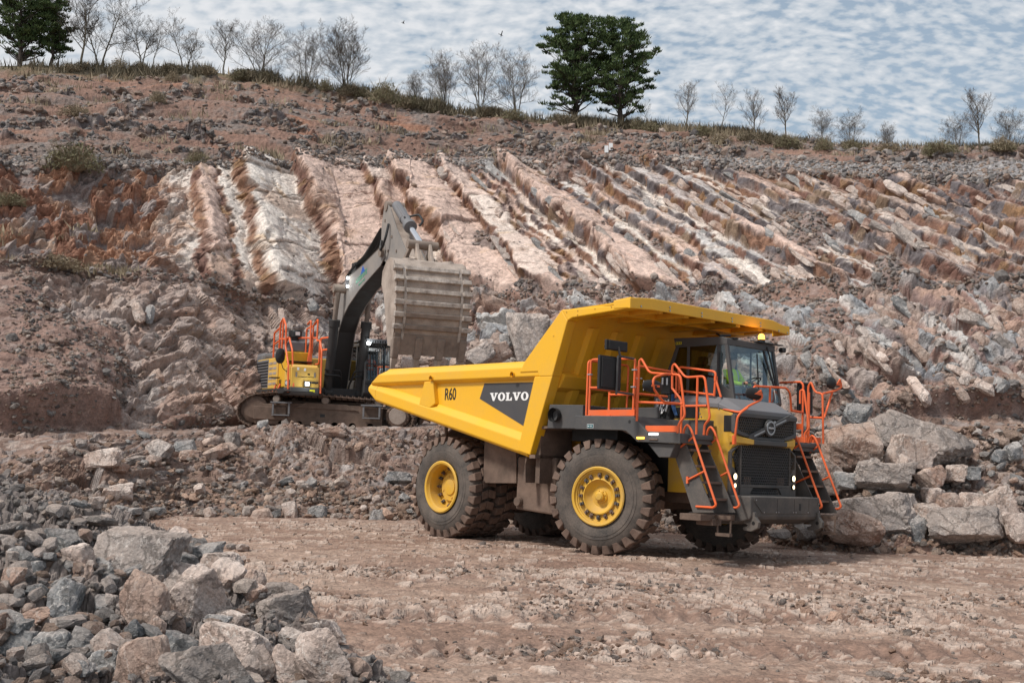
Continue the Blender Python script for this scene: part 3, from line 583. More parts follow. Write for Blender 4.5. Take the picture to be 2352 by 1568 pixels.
FG = [  # x, y, width, height in the photograph, rock, tilt, label
(297,1281,204,130,'m',4,'largest purple grey boulder of the left heap, with a rusty right flank'),
(148,1248,92,58,'g',6,'flat-topped grey boulder left of the biggest boulder in the left heap'),
(182,1277,60,50,'p',0,'small pale rust-spotted block leaning on the left side of the biggest boulder'),
(406,1240,52,62,'p',4,'upright pale block just behind the right end of the biggest left heap boulder'),
(469,1271,84,38,'g',-10,'flat dark grey rock on the far right rim of the left heap'),
(505,1293,92,46,'p',-8,'pale wedge rock right below the flat dark grey one at the heap rim'),
(428,1288,62,38,'g',14,'grey-brown rock wedged under the flat dark rock at the heap rim'),
(412,1318,96,54,'p',12,'pinkish rock right of the biggest boulder, above the round boulder'),
(510,1337,84,80,'p',20,'pale domed boulder at the right rim, behind the round boulder'),
(461,1378,118,120,'p',-20,'big rounded pink boulder standing in the middle of the left heap'),
(330,1379,118,100,'b',28,'rust-red boulder left of the round pink boulder'),
(392,1368,42,88,'m',6,'narrow upright stone between the rust-red and the round pink boulder'),
(151,1378,66,90,'g',8,'pointed grey boulder like a pyramid among small grey stones'),
(247,1313,68,44,'g',10,'dark grey rock resting at the foot of the biggest boulder'),
(332,1327,56,54,'g',18,'pale grey rock leaning above the rust-red boulder'),
(657,1411,136,90,'m',-4,'square pitted block with a flat top at the right edge of the heap'),
(539,1478,192,102,'p',8,'long pink boulder lying across the front of the left heap'),
(330,1524,116,102,'b',-2,'tan square block cut by the bottom edge of the picture'),
(465,1532,160,92,'m',-6,'broad grey and orange boulder at the bottom edge of the heap'),
(595,1532,78,82,'p',-24,'grey-pink boulder at the bottom, right of the broad orange-grey one'),
(655,1530,76,78,'p',10,'rounded pale boulder at the bottom, under the long pink one'),
(738,1507,100,128,'p',-14,'tall pale boulder at the right foot of the heap'),
(750,1455,76,66,'p',-20,'pale rock leaning behind the tall boulder at the heap foot'),
(670,1471,68,48,'m',10,'grey-brown rock between the square block and the tall pale boulder'),
(43,1481,94,82,'g',-8,'dark grey boulder with a pinkish top at the left picture edge'),
(124,1478,80,56,'g',6,'dark smooth grey boulder second from the left picture edge'),
(58,1430,98,40,'b',-14,'flat brown slab above the dark boulder at the left edge'),
(30,1325,64,44,'b',4,'brown rounded boulder at the left edge, below the grey stones'),
(40,1281,54,48,'g',-12,'light grey angular rock near the left edge, above the brown one'),
(306,1456,52,46,'g',-20,'slanted smooth grey rock above the tan square block'),
(362,1450,46,60,'b',10,'narrow brown rock above the right corner of the tan block'),
(400,1432,50,60,'b',0,'brown rock under the left side of the round pink boulder'),
(418,1492,70,68,'g',4,'grey boulder with a white patch left of the long pink boulder'),
(185,1539,74,42,'g',-14,'flat ribbed grey stone near the bottom left'),
(245,1522,70,54,'g',-4,'smooth grey boulder touching the left side of the tan block'),
(186,1507,46,36,'m',-10,'small buff stone above the flat ribbed grey one'),
(824,1537,66,46,'b',-6,'brown boulder lying alone at the far right foot of the heap'),
(532,1420,64,38,'p',4,'white and rust mottled rock on top of the long pink boulder'),
(495,1426,62,28,'g',8,'thin grey rock behind the top of the long pink boulder'),
(575,1337,56,54,'b',22,'brown rock at the right rim, right of the pale domed boulder'),
(642,1358,78,38,'m',6,'low buff rock at the outer right rim above the square block'),
(585,1364,50,36,'b',-4,'brown rounded rock left of the low buff rock at the rim'),
(254,1388,28,48,'m',4,'small upright layered stone left of the rust-red boulder'),
(198,1318,48,38,'b',-8,'brown-topped stone left of the dark rock under the biggest boulder'),
(82,1304,46,34,'g',-16,'small slanted grey slab between two boulders near the left edge')]
for q in FG: place_rock(*q, group='boulders of the blasted heap at the lower left', vmax=1)
RP = [
(2105,1007,205,96,'m',26,'huge tilted grey slab boulder on top of the right pile',27.9),
(1955,1032,134,122,'b',-8,'huge brown boulder beside the truck ladder, left of the tilted slab',27.3),
(2077,1041,100,74,'p',22,'pale boulder tucked under the tilted slab',27.1),
(2027,1095,130,60,'m',4,'wide grey block with a flat top, lying under the brown boulder',26.5),
(2010,1190,172,104,'m',0,'massive brown-grey boulder at the front of the right pile',26.2),
(1960,1212,150,76,'b',-2,'low wide boulder in front of the massive one, nearest the truck',25.5),
(2225,1207,158,84,'m',2,'large pale boulder at the front of the right pile, right of the gap stones',25.6),
(2284,1178,104,96,'p',24,'brownish boulder leaning behind the large pale front boulder',26.2),
(2345,1215,74,80,'p',-14,'boulder cut by the right picture edge at the foot of the pile',25.4),
(2140,1187,92,48,'p',4,'flat pale boulder above the gap between the two front boulders',26.2),
(2102,1215,48,58,'g',8,'upright grey rock between the two biggest front boulders',25.8),
(2140,1099,66,46,'b',-6,'pinkish boulder right of the wide flat-topped grey block',27.0),
(2146,1142,54,42,'p',6,'pale rock in the middle of the right pile',26.6),
(2175,1153,62,42,'b',-10,'brown-grey rock in the middle of the right pile, right of the pale one',26.5),
(2230,1153,50,38,'p',0,'whitish rock above the large pale front boulder',26.6),
(2232,1088,38,30,'g',-4,'light grey block high in the right pile, seen alone',27.6),
(2194,1088,48,38,'p',8,'pinkish rock beside the light grey block in the right pile',27.3),
(1943,1105,44,36,'g',0,'dark round stone under the huge brown boulder',26.6),
(1893,1092,72,72,'p',-6,'pink boulder seen between the truck ladder rails',27.2),
(2298,1048,42,28,'g',6,'flat grey stone near the right edge of the pile top',28.2),
(2328,1038,36,38,'g',-12,'upright grey stone at the right edge of the pile top',28.2),
(1993,1067,58,34,'m',-4,'rounded brown rock between the huge brown boulder and the pale one',27.0),
(2078,1066,34,40,'p',14,'small white-pink stone under the pale tucked boulder',26.7),
(1964,953,60,54,'g',14,'whitish grey boulder stuck in the slope above the right pile',30.2),
(1790,1228,64,30,'m',8,'long grey rock on the floor just behind the front bumper',26.3)]
for q in RP: place_rock(*q[:7], group='boulders of the pile right of the truck', Yd=q[7])
MP = [
(1214,781,104,112,'m',-4,'giant purple-grey boulder rising behind the dump body',44),
(1133,820,74,44,'b',-8,'dark ridged boulder left of the giant one behind the dump body',42.5),
(1100,818,66,44,'m',-26,'pale slab leaning up to the right behind the dump body',42),
(1028,820,62,46,'g',-8,'grey boulder below the bucket teeth, behind the dump body',41.8),
(940,836,42,26,'p',4,'pale pink rock by the excavator cab, above the dump body rim',41),
(955,824,62,34,'b',8,'brown rock right of the excavator cab railing',41.5),
(1004,832,44,26,'b',-4,'small brown rock between the two below the bucket teeth',41),
(1161,784,34,38,'g',6,'dark cube of rock touching the left side of the giant boulder',44.5),
(1117,789,30,22,'p',-6,'small pale rock above the leaning slab behind the dump body',44.2),
(1052,829,44,24,'b',-18,'thin brown slab just above the dump body rim',41.2),
(985,812,36,24,'m',10,'round pinkish rock under the left bucket teeth',43)]
for q in MP: place_rock(*q[:7], group='boulders heaped behind the dump body', Yd=q[7])
BK = [
(238,1053,82,38,'p',-6,'wide pale boulder on the rubble bank at the left'),
(367,1032,62,40,'m',4,'pointed grey-brown boulder high on the rubble bank'),
(496,1042,86,32,'b',-20,'long brown slab tilted up to the right on the rubble bank'),
(488,1014,48,24,'b',-22,'smaller tilted slab just above the long brown one'),
(533,1008,40,30,'m',6,'squarish block at the bank crest left of the tracks'),
(423,1030,50,32,'g',-8,'grey slab leaning between two boulders on the bank'),
(436,1048,52,28,'b',-12,'flat brown rock under the leaning grey slab'),
(309,1058,50,24,'m',4,'flat dark-sided rock in the middle of the left bank'),
(349,1060,38,26,'p',0,'pale rock right of the flat dark-sided one on the bank'),
(274,1076,42,26,'b',-4,'brown rock below the wide pale boulder on the bank'),
(270,1133,66,38,'p',-4,'white limestone knob bare in the lower left bank'),
(762,994,90,24,'b',2,'mud-topped flat slab sticking out under the excavator tracks'),
(601,976,28,20,'g',0,'small pale grey rock by the left end of the tracks'),
(600,1189,58,48,'b',10,'brown pyramid boulder at the foot of the bank'),
(666,1176,32,40,'p',-14,'upright buff stone at the foot of the bank'),
(731,1177,42,28,'g',-10,'light grey stone at the foot of the bank right of the upright one'),
(867,1187,38,32,'g',8,'grey rock at the bank foot nearest the rear wheel'),
(915,1100,58,30,'g',0,'grey boulder half buried in the bank beside the rear wheel'),
(22,1127,46,30,'g',0,'round grey stone in the bank at the left picture edge'),
(40,1168,48,44,'p',14,'pink angular rock at the left picture edge above the heap')]
for q in BK: place_rock(*q, group='boulders lying on the rubble bank', vmin=1, vmax=3, n=3)

# medium stones: individuals where they show largest, one shared label for each indistinguishable lot
PROTO = []
for i in range(14):
    rs = np.random.RandomState(500 + i); dm = rs.uniform(.6, 1.0, 3) * np.array([1.15, .9, .72]); V_, F = rock_shape(rs, dm, 2 if i < 9 else 3, rough=.02)
    PROTO.append((npmesh('stone', V_, F, [RM['g'], RM['m'], RM['p'], RM['b'], RM['g'], RM['m']][i % 6])))
rr_ = random.Random(5)
def put_stone(p, size, label, group):
    o = bpy.data.objects.new('stone', rr_.choice(PROTO)); COL.objects.link(o)
    o.location = (p[0], p[1], p[2] + size * .18); o.scale = (size * rr_.uniform(.8, 1.2), size * rr_.uniform(.8, 1.2), size * rr_.uniform(.75, 1.1))
    o.rotation_euler = (rr_.uniform(-.5, .5), rr_.uniform(-.5, .5), rr_.uniform(0, 6.28)); tag(o, label, 'stone', group)
for i in range(150):
    x = rr_.uniform(-10, 560); y = rr_.uniform(1170, 1565); lim = 1170 + max(0, (x - 180)) * .25
    if y < lim: y = lim + rr_.uniform(0, 60)
    p, nn, k, c = surf_at_px(x, y, 0, 1); put_stone(p, rr_.choice([.16, .2, .24, .3, .36]) * (.8 if x > 250 else 1.15), 'one of the loose fist to bucket sized stones between the lower left boulders', 'loose stones of the lower left heap')
for i in range(85):
    x = rr_.uniform(1880, 2360); y = rr_.uniform(1000, 1235)
    D_ = 29.0 - (y - 1000) / 235 * 2.9; p = unproj(x, y, D_); put_stone(p, rr_.choice([.22, .3, .36, .45]), 'one of the middle sized stones filling gaps in the right pile', 'stones between the right pile boulders')
for i in range(60):
    x = rr_.uniform(180, 940); y = rr_.uniform(1000, 1200) if x < 560 else rr_.uniform(1090, 1205)
    p, nn, k, c = surf_at_px(x, y, 1, 3); put_stone(p, rr_.choice([.25, .3, .38, .48]), 'one of the knee-high stones strewn over the bank below the excavator', 'stones strewn on the rubble bank')

# slabs of the bedding that stand out of the upper face, each a piece of its own
slab_list = [(480,560,95,190),(560,450,80,90),(645,470,60,110),(720,470,70,140),(745,560,55,90),(945,470,60,110),(990,520,60,120),(1065,450,62,130),(1110,520,40,90),(1000,570,60,90)]
ff = bpy.data.objects['upper_rock_face']
for i in range(130):
    x = rr_.uniform(1000, 2352); y = rr_.uniform(395 + max(0, x - 1500) * .04, 670)
    p, nn, k, c = surf_at_px(x, y, 5.02, 5.98)
    if V[k, c] < 5.05: continue
    tt = t0[k, c]; an = float(np.interp(tt, tI, aI)); L_ = rr_.uniform(.5, 1.9) * (1.2 - .25 * (x > 1500)); w_ = rr_.uniform(.18, .5); th = rr_.uniform(.2, .45)
    V_, F = rock_shape(RS, (w_, th * 1.5, L_), 3, rough=.05, blocky=.55, planes=12)
    o = bpy.data.objects.new('rock_slab', npmesh('rock_slab', V_, F, rr_.choice([RM['p'], RM['m'], RM['b'], RM['p'], RM['g']]))); COL.objects.link(o); o.parent = ff
    o.location = p + np.array([0, .16, -.05]); o.rotation_euler = (rr_.uniform(-.7, -.45), -(math.pi / 2 - an) + rr_.uniform(-.07, .07), rr_.uniform(-.15, .15))
for i in range(60):
    x = rr_.uniform(300, 2352) if i < 20 else rr_.uniform(1780, 2352); y = rr_.uniform(700, 940)
    p, nn, k, c = surf_at_px(x, y, 3.05, 3.98); tt = t0[k, c]; an = float(np.interp(tt, tI, aI)); L_ = rr_.uniform(.4, 1.1); w_ = rr_.uniform(.2, .45)
    V_, F = rock_shape(RS, (w_, w_ * .9, L_), 2, rough=.02, blocky=.8, planes=9)
    o = bpy.data.objects.new('rock_slab', npmesh('rock_slab', V_, F, rr_.choice([RM['p'], RM['m'], RM['b'], RM['g']]))); COL.objects.link(o); o.parent = bpy.data.objects['lower_rock_face']
    o.location = p + np.array([0, .05, 0]); o.rotation_euler = (rr_.uniform(-.7, -.3), -(math.pi / 2 - an) + rr_.uniform(-.3, .3), rr_.uniform(-.4, .4))

# countless small stones: one object per area, instanced on points
proto_col = bpy.data.collections.new('stone_shapes')
for i in range(9):
    rs = np.random.RandomState(900 + i); V_, F = rock_shape(rs, rs.uniform(.6, 1.0, 3) * np.array([1.2, .95, .7]), 1 if i < 4 else 2, rough=.015, planes=11)
    proto_col.objects.link(bpy.data.objects.new('stone_shape', npmesh('stone_shape', V_, F, M['stone'])))
def scatter(name, pts, sizes, tints, seed=1):
    n = len(pts); me = bpy.data.meshes.new(name); me.vertices.add(n); me.vertices.foreach_set('co', np.asarray(pts, np.float32).ravel())
    rs = np.random.RandomState(seed)
    a = me.attributes.new('size', 'FLOAT_VECTOR', 'POINT'); a.data.foreach_set('vector', (np.asarray(sizes)[:, None] * rs.uniform(.75, 1.2, (n, 3))).astype(np.float32).ravel())
    a = me.attributes.new('turn', 'FLOAT_VECTOR', 'POINT'); a.data.foreach_set('vector', np.stack([rs.uniform(-.6, .6, n), rs.uniform(-.6, .6, n), rs.uniform(0, 6.3, n)], 1).astype(np.float32).ravel())
    a = me.attributes.new('stone_tint', 'FLOAT_COLOR', 'POINT'); a.data.foreach_set('color', np.concatenate([tints, np.ones((n, 1))], 1).astype(np.float32).ravel())
    o = bpy.data.objects.new(name, me); COL.objects.link(o); tag(o, kind='stuff')
    g = bpy.data.node_groups.new(name, 'GeometryNodeTree'); g.interface.new_socket('Geometry', in_out='INPUT', socket_type='NodeSocketGeometry'); g.interface.new_socket('Geometry', in_out='OUTPUT', socket_type='NodeSocketGeometry')
    def A(t, **k):
        q = g.nodes.new(t)
        for s, v in k.items(): setattr(q, s, v)
        return q
    gi = A('NodeGroupInput'); go = A('NodeGroupOutput'); ip = A('GeometryNodeInstanceOnPoints'); ci = A('GeometryNodeCollectionInfo'); ci.inputs[0].default_value = proto_col; ci.inputs[1].default_value = True; ci.inputs[2].default_value = True
    s1_ = A('GeometryNodeInputNamedAttribute', data_type='FLOAT_VECTOR'); s1_.inputs[0].default_value = 'size'; s2_ = A('GeometryNodeInputNamedAttribute', data_type='FLOAT_VECTOR'); s2_.inputs[0].default_value = 'turn'
    er = A('FunctionNodeEulerToRotation'); L = g.links.new
    L(gi.outputs[0], ip.inputs['Points']); L(ci.outputs[0], ip.inputs['Instance']); ip.inputs['Pick Instance'].default_value = True
    L(s1_.outputs[0], ip.inputs['Scale']); L(s2_.outputs[0], er.inputs[0]); L(er.outputs[0], ip.inputs['Rotation']); L(ip.outputs[0], go.inputs[0])
    md = o.modifiers.new('scatter', 'NODES'); md.node_group = g; return o
def stone_tints(n, rs, warm=.5):
    base = np.array([[1, .98, .97], [.72, .73, .75], [1.05, .86, .76], [.85, .68, .58], [.55, .55, .57], [1.25, 1.15, 1.08]]); w_ = np.array([.22, .2, .2 * (.5 + warm), .18 * (.5 + warm), .12, .08]); return base[rs.choice(6, n, p=w_ / w_.sum())] * rs.uniform(.75, 1.2, (n, 1))
def grid_points(rs, n, fn):
    """n random points of the terrain, chosen with weight fn(V, px, Y) times cell area seen"""
    W = fn(V, pxl, YY) * (np.abs(U)[None, :] < .60); W = np.clip(W, 0, None).ravel(); W = W / W.sum(); idx = rs.choice(W.size, n, p=W); p = PT.reshape(-1, 3)[idx].copy()
    p += rs.normal(size=p.shape) * .02; return p, V.ravel()[idx]
rs = np.random.RandomState(31)
p, _ = grid_points(rs, 13000, lambda v, x, y: ((v > 1.0) & (v < 2.15)) * (.8 + 2.4 * (v < 1.35)) * (.35 + sstep(-.1, .35, mid)))
scatter('bank_stones', p, np.exp(rs.normal(-2.15, .48, len(p))), stone_tints(len(p), rs, 1.3) * np.array([1.0, .93, .87]) * .92, 2)
p, _ = grid_points(rs, 9000, lambda v, x, y: ((v > .0) & (v < 1.0)) * (inpile > .4))
scatter('heap_stones', p, np.exp(rs.normal(-2.5, .5, len(p))), stone_tints(len(p), rs, .3) * 1.0, 3)
p, _ = grid_points(rs, 7500, lambda v, x, y: ((v > .0) & (v < 1.02)) * (inpile < .3) * (.08 + band) * (y < 31) * sstep(0, .3, .1 + mid * 0 + fbm(fx / 1.2, fy / 1.2, 271, 2)))
scatter('floor_stones', p - np.array([0, 0, .02]), np.exp(rs.normal(-2.75, .42, len(p))), stone_tints(len(p), rs, 1) * np.array([1.05, .95, .88]), 4)
p, _ = grid_points(rs, 15000, lambda v, x, y: ((v > 2.95) & (v < 5.05)) * (.15 + isr) * (.3 + sstep(-.2, .3, mid)) + ((v > 3.95) & (v < 5.0)) * 1.5)
scatter('lower_face_scree', p, np.exp(rs.normal(-2.1, .45, len(p))), stone_tints(len(p), rs, 1.2) * .8, 5)
p, _ = grid_points(rs, 17000, lambda v, x, y: ((v > 5.0) & (v < 6.0)) * (.004 + .6 * (lev + .35 * rub > strat)) + ((v > 5.95) & (v < 7.05)) * 1.6)
scatter('upper_face_scree', p, np.exp(rs.normal(-1.85, .42, len(p))), stone_tints(len(p), rs, .4) * .8, 6)
p, _ = grid_points(rs, 11000, lambda v, x, y: ((v > 7.0) & (v < 7.85)) * (.05 + blocky))
scatter('hillside_stones', p, np.exp(rs.normal(-1.3, .42, len(p))), stone_tints(len(p), rs, .8) * .66, 7)
p = np.array([unproj(x, y, 26.3 + (1235 - y) / 235 * 3.4) for x, y in zip(rs.uniform(1840, 2500, 2400), rs.uniform(985, 1235, 2400))]) + rs.normal(size=(2400, 3)) * .1
scatter('pile_stones', p, np.exp(rs.normal(-1.75, .42, len(p))), stone_tints(len(p), rs), 8)

# ================================================================ trees, shrubs, grass
M['bark'] = paint('grey_brown_bark', (.10, .08, .062), .9, (.16, .15, .11), .3, spec=.1)
M['twig'] = plain('thin_twigs', (.10, .08, .066), .9); M['twig_pale'] = plain('pale_dry_twigs', (.27, .22, .15), .9); M['pine_bark'] = plain('dark_pine_bark', (.065, .05, .042), .95)
def leafmat(name, a, b_):
    m, t, b = newmat(name); n = t.nodes.new('ShaderNodeTexNoise'); n.inputs['Scale'].default_value = 2.2; n.inputs['Detail'].default_value = 4; tc = t.nodes.new('ShaderNodeTexCoord'); t.links.new(tc.outputs['Object'], n.inputs['Vector'])
    r = t.nodes.new('ShaderNodeMapRange'); r.inputs[1].default_value = .35; r.inputs[2].default_value = .65; t.links.new(n.outputs['Fac'], r.inputs[0])
    mx = t.nodes.new('ShaderNodeMix'); mx.data_type = 'RGBA'; t.links.new(r.outputs[0], mx.inputs[0]); mx.inputs[6].default_value = (*a, 1); mx.inputs[7].default_value = (*b_, 1); t.links.new(mx.outputs[2], b.inputs['Base Color']); b.inputs['Roughness'].default_value = .7; b.inputs['Specular IOR Level'].default_value = .2; return m
M['needles'] = leafmat('pine_needles', (.042, .074, .028), (.095, .13, .045)); M['scrub'] = leafmat('olive_scrub', (.12, .11, .06), (.19, .17, .10)); M['dark_scrub'] = leafmat('dark_bramble', (.060, .052, .032), (.13, .105, .07)); M['dry'] = leafmat('dry_grass', (.21, .165, .11), (.29, .235, .16))
class Twigs:
    def __init__(s): s.v = []; s.f = []; s.n = 0
    def seg(s, a, b, r0, r1, k=3):
        t = b - a; l = np.linalg.norm(t)
        if l < 1e-6: return
        t = t / l; u = np.cross(t, [0.3, .9, .2]); u /= np.linalg.norm(u); w = np.cross(t, u); n = s.n
        for (p, r) in ((a, r0), (b, r1)):
            for j in range(k):
                an = 2 * math.pi * j / k; s.v.append(p + (u * math.cos(an) + w * math.sin(an)) * r)
        for j in range(k): s.f.append((n + j, n + (j + 1) % k, n + k + (j + 1) % k, n + k + j))
        s.n += 2 * k
    def mesh(s, name, mat): return npmesh(name, np.array(s.v), np.array(s.f), mat)
def grow(rs, h, stems=1, spread=.5, levels=4, kids=(7, 6, 5, 4), lean=.0, up=.25, low=.3, rad=.018):
    """bare tree of height about h; returns (trunk+limbs, twigs)"""
    A, B = Twigs(), Twigs()
    def branch(p, d, L, r, lev):
        n = 5 if lev < 2 else 3; q = p.copy(); pts = [q.copy()]; dd = d.copy()
        for i in range(n):
            dd = dd + rs.normal(size=3) * (.13 if lev else .06) + np.array([0, 0, up * .22 * (lev > 0)]); dd /= np.linalg.norm(dd)
            q2 = q + dd * L / n; r0 = max(.0062, r * (1 - .75 * i / n)); r1 = max(.0062, r * (1 - .75 * (i + 1) / n))
            (A if lev < 2 else B).seg(q, q2, r0, r1, 6 if lev == 0 else (4 if lev == 1 else 3)); q = q2; pts.append(q.copy())
        if lev >= levels: return
        m = kids[lev]
        for j in range(m):
            t = (low if lev == 0 else .2) + (1 - (low if lev == 0 else .2)) * (j + rs.uniform(.2, .8)) / m; x = min(t * n, n - 1e-3); i = int(x); b = pts[i] + (pts[i + 1] - pts[i]) * (x - i)
            az = rs.uniform(0, 6.28) if lev else j * 2.4 + rs.uniform(-.4, .4); side = np.array([math.cos(az), math.sin(az), .1]); side -= dd * side.dot(dd) * .8; side /= np.linalg.norm(side)
            nd = dd * (1 - spread) + side * spread * 1.15 + np.array([0, 0, up * .5]); nd /= np.linalg.norm(nd)
            branch(b, nd, L * (rs.uniform(.42, .62) if lev == 0 else rs.uniform(.4, .6)) * (1.15 - .45 * t), r * (.42 if lev == 0 else .5) * (1.1 - .4 * t), lev + 1)
    for s_ in range(stems):
        az = rs.uniform(0, 6.28); d = np.array([math.cos(az) * (.22 if stems > 1 else .04) + lean, math.sin(az) * (.2 if stems > 1 else .04), 1]); d /= np.linalg.norm(d)
        branch(np.array([math.cos(az) * .08 * (stems > 1), math.sin(az) * .08 * (stems > 1), -.2]), d, h * (1 if stems == 1 else rs.uniform(.75, 1.0)), h * rad / math.sqrt(stems) * 1.2, 0)
    return A, B
BARE = []
for i, (st, sp, lo_, kd, rd) in enumerate([(1, .5, .3, (11, 8, 5, 4), .017), (2, .5, .25, (9, 7, 5, 4), .018), (3, .55, .12, (9, 7, 5, 3), .018), (6, .48, .08, (8, 6, 5, 3), .017), (1, .55, .35, (8, 6, 4, 3), .012), (5, .58, .05, (8, 6, 5, 3), .015), (1, .5, .2, (13, 8, 5, 3), .019)]):
    rs = np.random.RandomState(40 + i); a, b = grow(rs, 1.0 * 6, st, sp, 4, kd, low=lo_, rad=rd, up=.32); BARE.append((a.mesh('trunk', M['bark']), b.mesh('crown', M['twig'])))
def bare_tree(x, ytop, ybase, kind, label, wscale=1.0, group='leafless trees along the hilltop'):
    p, nn, k, c = surf_at_px(x, ybase + 3, 7.3, 8.6)
    base = p; H_ = (ybase - ytop) / FPX * base[1] * 1.05; t = empty('leafless_tree', (base[0], base[1], base[2] - .1), (0, 0, rr_.uniform(0, 6.28))); t.scale = (H_ / 6 * wscale, H_ / 6 * wscale, H_ / 6); tag(t, label, 'tree', group)
    for nm, me in zip(('trunk', 'crown'), BARE[kind]):
        o = bpy.data.objects.new(nm, me); COL.objects.link(o); o.parent = t
for q in [(180,0,145,0,'tall leafless tree nearest the dark pines at the left edge'),(222,-5,150,1,'tall leafless tree second from the pines at the left edge'),(128,40,148,4,'thin leafless tree in front of the left pines'),
(318,38,158,1,'leafless tree with two stems, third of the left row'),(345,65,160,4,'small thin leafless tree leaning beside the two-stemmed tree'),(425,60,165,1,'light leafless tree left of the first dense round one'),
(445,90,166,4,'slim leafless sapling in the gap before the first round crown'),(515,68,170,0,'rounded leafless tree left of the widest fan-shaped one'),(600,66,183,2,'widest fan-shaped leafless tree, many limbs from one short trunk',1.25),
(700,78,195,5,'leafless tree with a broad thin crown right of the fan-shaped one'),(795,76,208,3,'purplish dense leafless tree at the step down of the ridge',1.2),(270,70,158,4,'faint leafless sapling between the second and third tall trees'),
(1022,140,252,3,'sparse leafless tree right of the olive bushes'),(1103,122,258,2,'leafless tree with a forked trunk, second right of the bushes'),(1186,138,265,2,'leafless many-stemmed tree just left of the two pines'),
(1574,210,300,0,'small leafless tree nearest to the right of the two pines'),(1655,215,306,4,'thin wind-bent leafless tree, second right of the pines'),(1730,230,314,6,'slender leafless tree, third right of the pines'),
(1805,222,322,0,'tallest leafless tree of the row right of the pines'),(1882,262,332,5,'low leafless tree over a green bush'),(1957,265,338,5,'spreading low leafless tree with pale stems'),(2040,292,346,3,'low purplish leafless bush tree'),
(2250,235,352,0,'leafless tree standing tall near the right edge'),(2195,275,352,5,'low leafless tree just left of the tall one near the right edge'),(2330,265,354,5,'leafless tree cut by the right picture edge'),
(1490,235,292,4,'thin leafless tree under the right side of the right pine'),(730,140,196,4,'small leafless sapling between two broad crowns'),(955,175,238,3,'dark leafless thicket tree behind the olive bushes')]:
    bare_tree(*q)
# pines
def pine(name, rs, h, w, blobs, label, loc, group=None):
    t = empty(name, loc); tag(t, label, 'tree', group); A = Twigs(); lean = rs.uniform(-.03, .03)
    tp = [np.array([lean * h * i / 8 + rs.uniform(-.08, .08) * (i > 0), rs.uniform(-.05, .05), -.3 + h * .97 * i / 8]) for i in range(9)]
    for i in range(8): A.seg(tp[i], tp[i + 1], .26 * h / 9 * (1 - i / 8.6), .26 * h / 9 * (1 - (i + 1) / 8.6), 8)
    vs = []; fs = []
    cl = []
    for i in range(blobs):
        z = h * (.16 + .84 * (i + rs.uniform(0, 1)) / blobs); f = z / h
        rad = w * (.62 + .38 * math.sin(min(1, (f - .1) / .45) * 1.5)) * (1 if f < .74 else max(.35, 1 - ((f - .74) / .32) ** 2.4)) * rs.uniform(.5, 1.1)
        if f < .32: rad *= .9
        az = rs.uniform(0, 6.28); rad *= .82 + .25 * math.sin(2 * az + z * 1.7 + w * 5) + .12 * math.sin(5 * z); e = np.array([math.cos(az) * rad, math.sin(az) * rad, z + rs.uniform(0, .3)]); s_ = np.array([lean * z, 0, max(.4, z - rad * rs.uniform(.35, .8))])
        m_ = (s_ + e) / 2 + np.array([0, 0, -.1]); r0 = .075 * h / 9 * (1.2 - f)
        A.seg(s_, m_, r0, r0 * .7, 4); A.seg(m_, e, r0 * .7, r0 * .3, 3)
        for j in range(rs.randint(5, 9) if f > .3 else rs.randint(1, 4)):
            u_ = rs.uniform(.6, 1.08); c = s_ + (e - s_) * u_ + rs.normal(size=3) * .26 * np.array([1, 1, .45]); cl.append((c, rs.uniform(.20, .36)))
            A.seg(s_ + (e - s_) * (u_ - .2), c, r0 * .35, r0 * .2, 3)
    for (c, s_) in cl:
        m = 34; d = rs.normal(size=(m, 3)); d /= np.linalg.norm(d, axis=1)[:, None]; d[:, 2] = d[:, 2] * .6 + .25; ctr = c + d * s_ * rs.uniform(.2, 1, (m, 1)) * np.array([1, 1, .62])
        up_ = d * .6 + np.array([0, 0, .55]); up_ /= np.linalg.norm(up_, axis=1)[:, None]; sd_ = np.cross(up_, rs.normal(size=(m, 3))); sd_ /= np.linalg.norm(sd_, axis=1)[:, None] + 1e-6; l = rs.uniform(.10, .18, (m, 1)); b0 = len(vs)
        a_ = ctr - sd_ * l * .32; b_ = ctr + sd_ * l * .32; c_ = ctr + up_ * l * 1.5
        for q in range(m): vs += [a_[q], b_[q], c_[q]]; fs.append((b0 + 3 * q, b0 + 3 * q + 1, b0 + 3 * q + 2))
    o = bpy.data.objects.new('trunk', A.mesh('trunk', M['pine_bark'])); COL.objects.link(o); o.parent = t
    o = bpy.data.objects.new('crown', npmesh('crown', np.array(vs), np.array(fs), M['needles'])); COL.objects.link(o); o.parent = t; return t
def at_ridge(x, y, back=0):
    p, nn, k, c = surf_at_px(x, y, 7.3, 8.6); return (p[0], p[1] + back, p[2] - .1)
pine('pine_tree', np.random.RandomState(3), 7.5, 2.45, 112, 'left one of the two tall pines on the ridge, with a low lighter green skirt', at_ridge(1322, 286), 'the two pines standing together on the ridge')
pine('pine_tree', np.random.RandomState(8), 7.5, 2.6, 98, 'right one of the two tall ridge pines, more open with a bare lower trunk', at_ridge(1424, 294), 'the two pines standing together on the ridge')
pine('pine_tree', np.random.RandomState(12), 6.6, 3.0, 110, 'dark dense pine cut by the top left corner of the picture', at_ridge(45, 152), None)
pine('pine_tree', np.random.RandomState(14), 4.6, 1.4, 34, 'thinner olive green pine just right of the corner pine', at_ridge(118, 150), None)

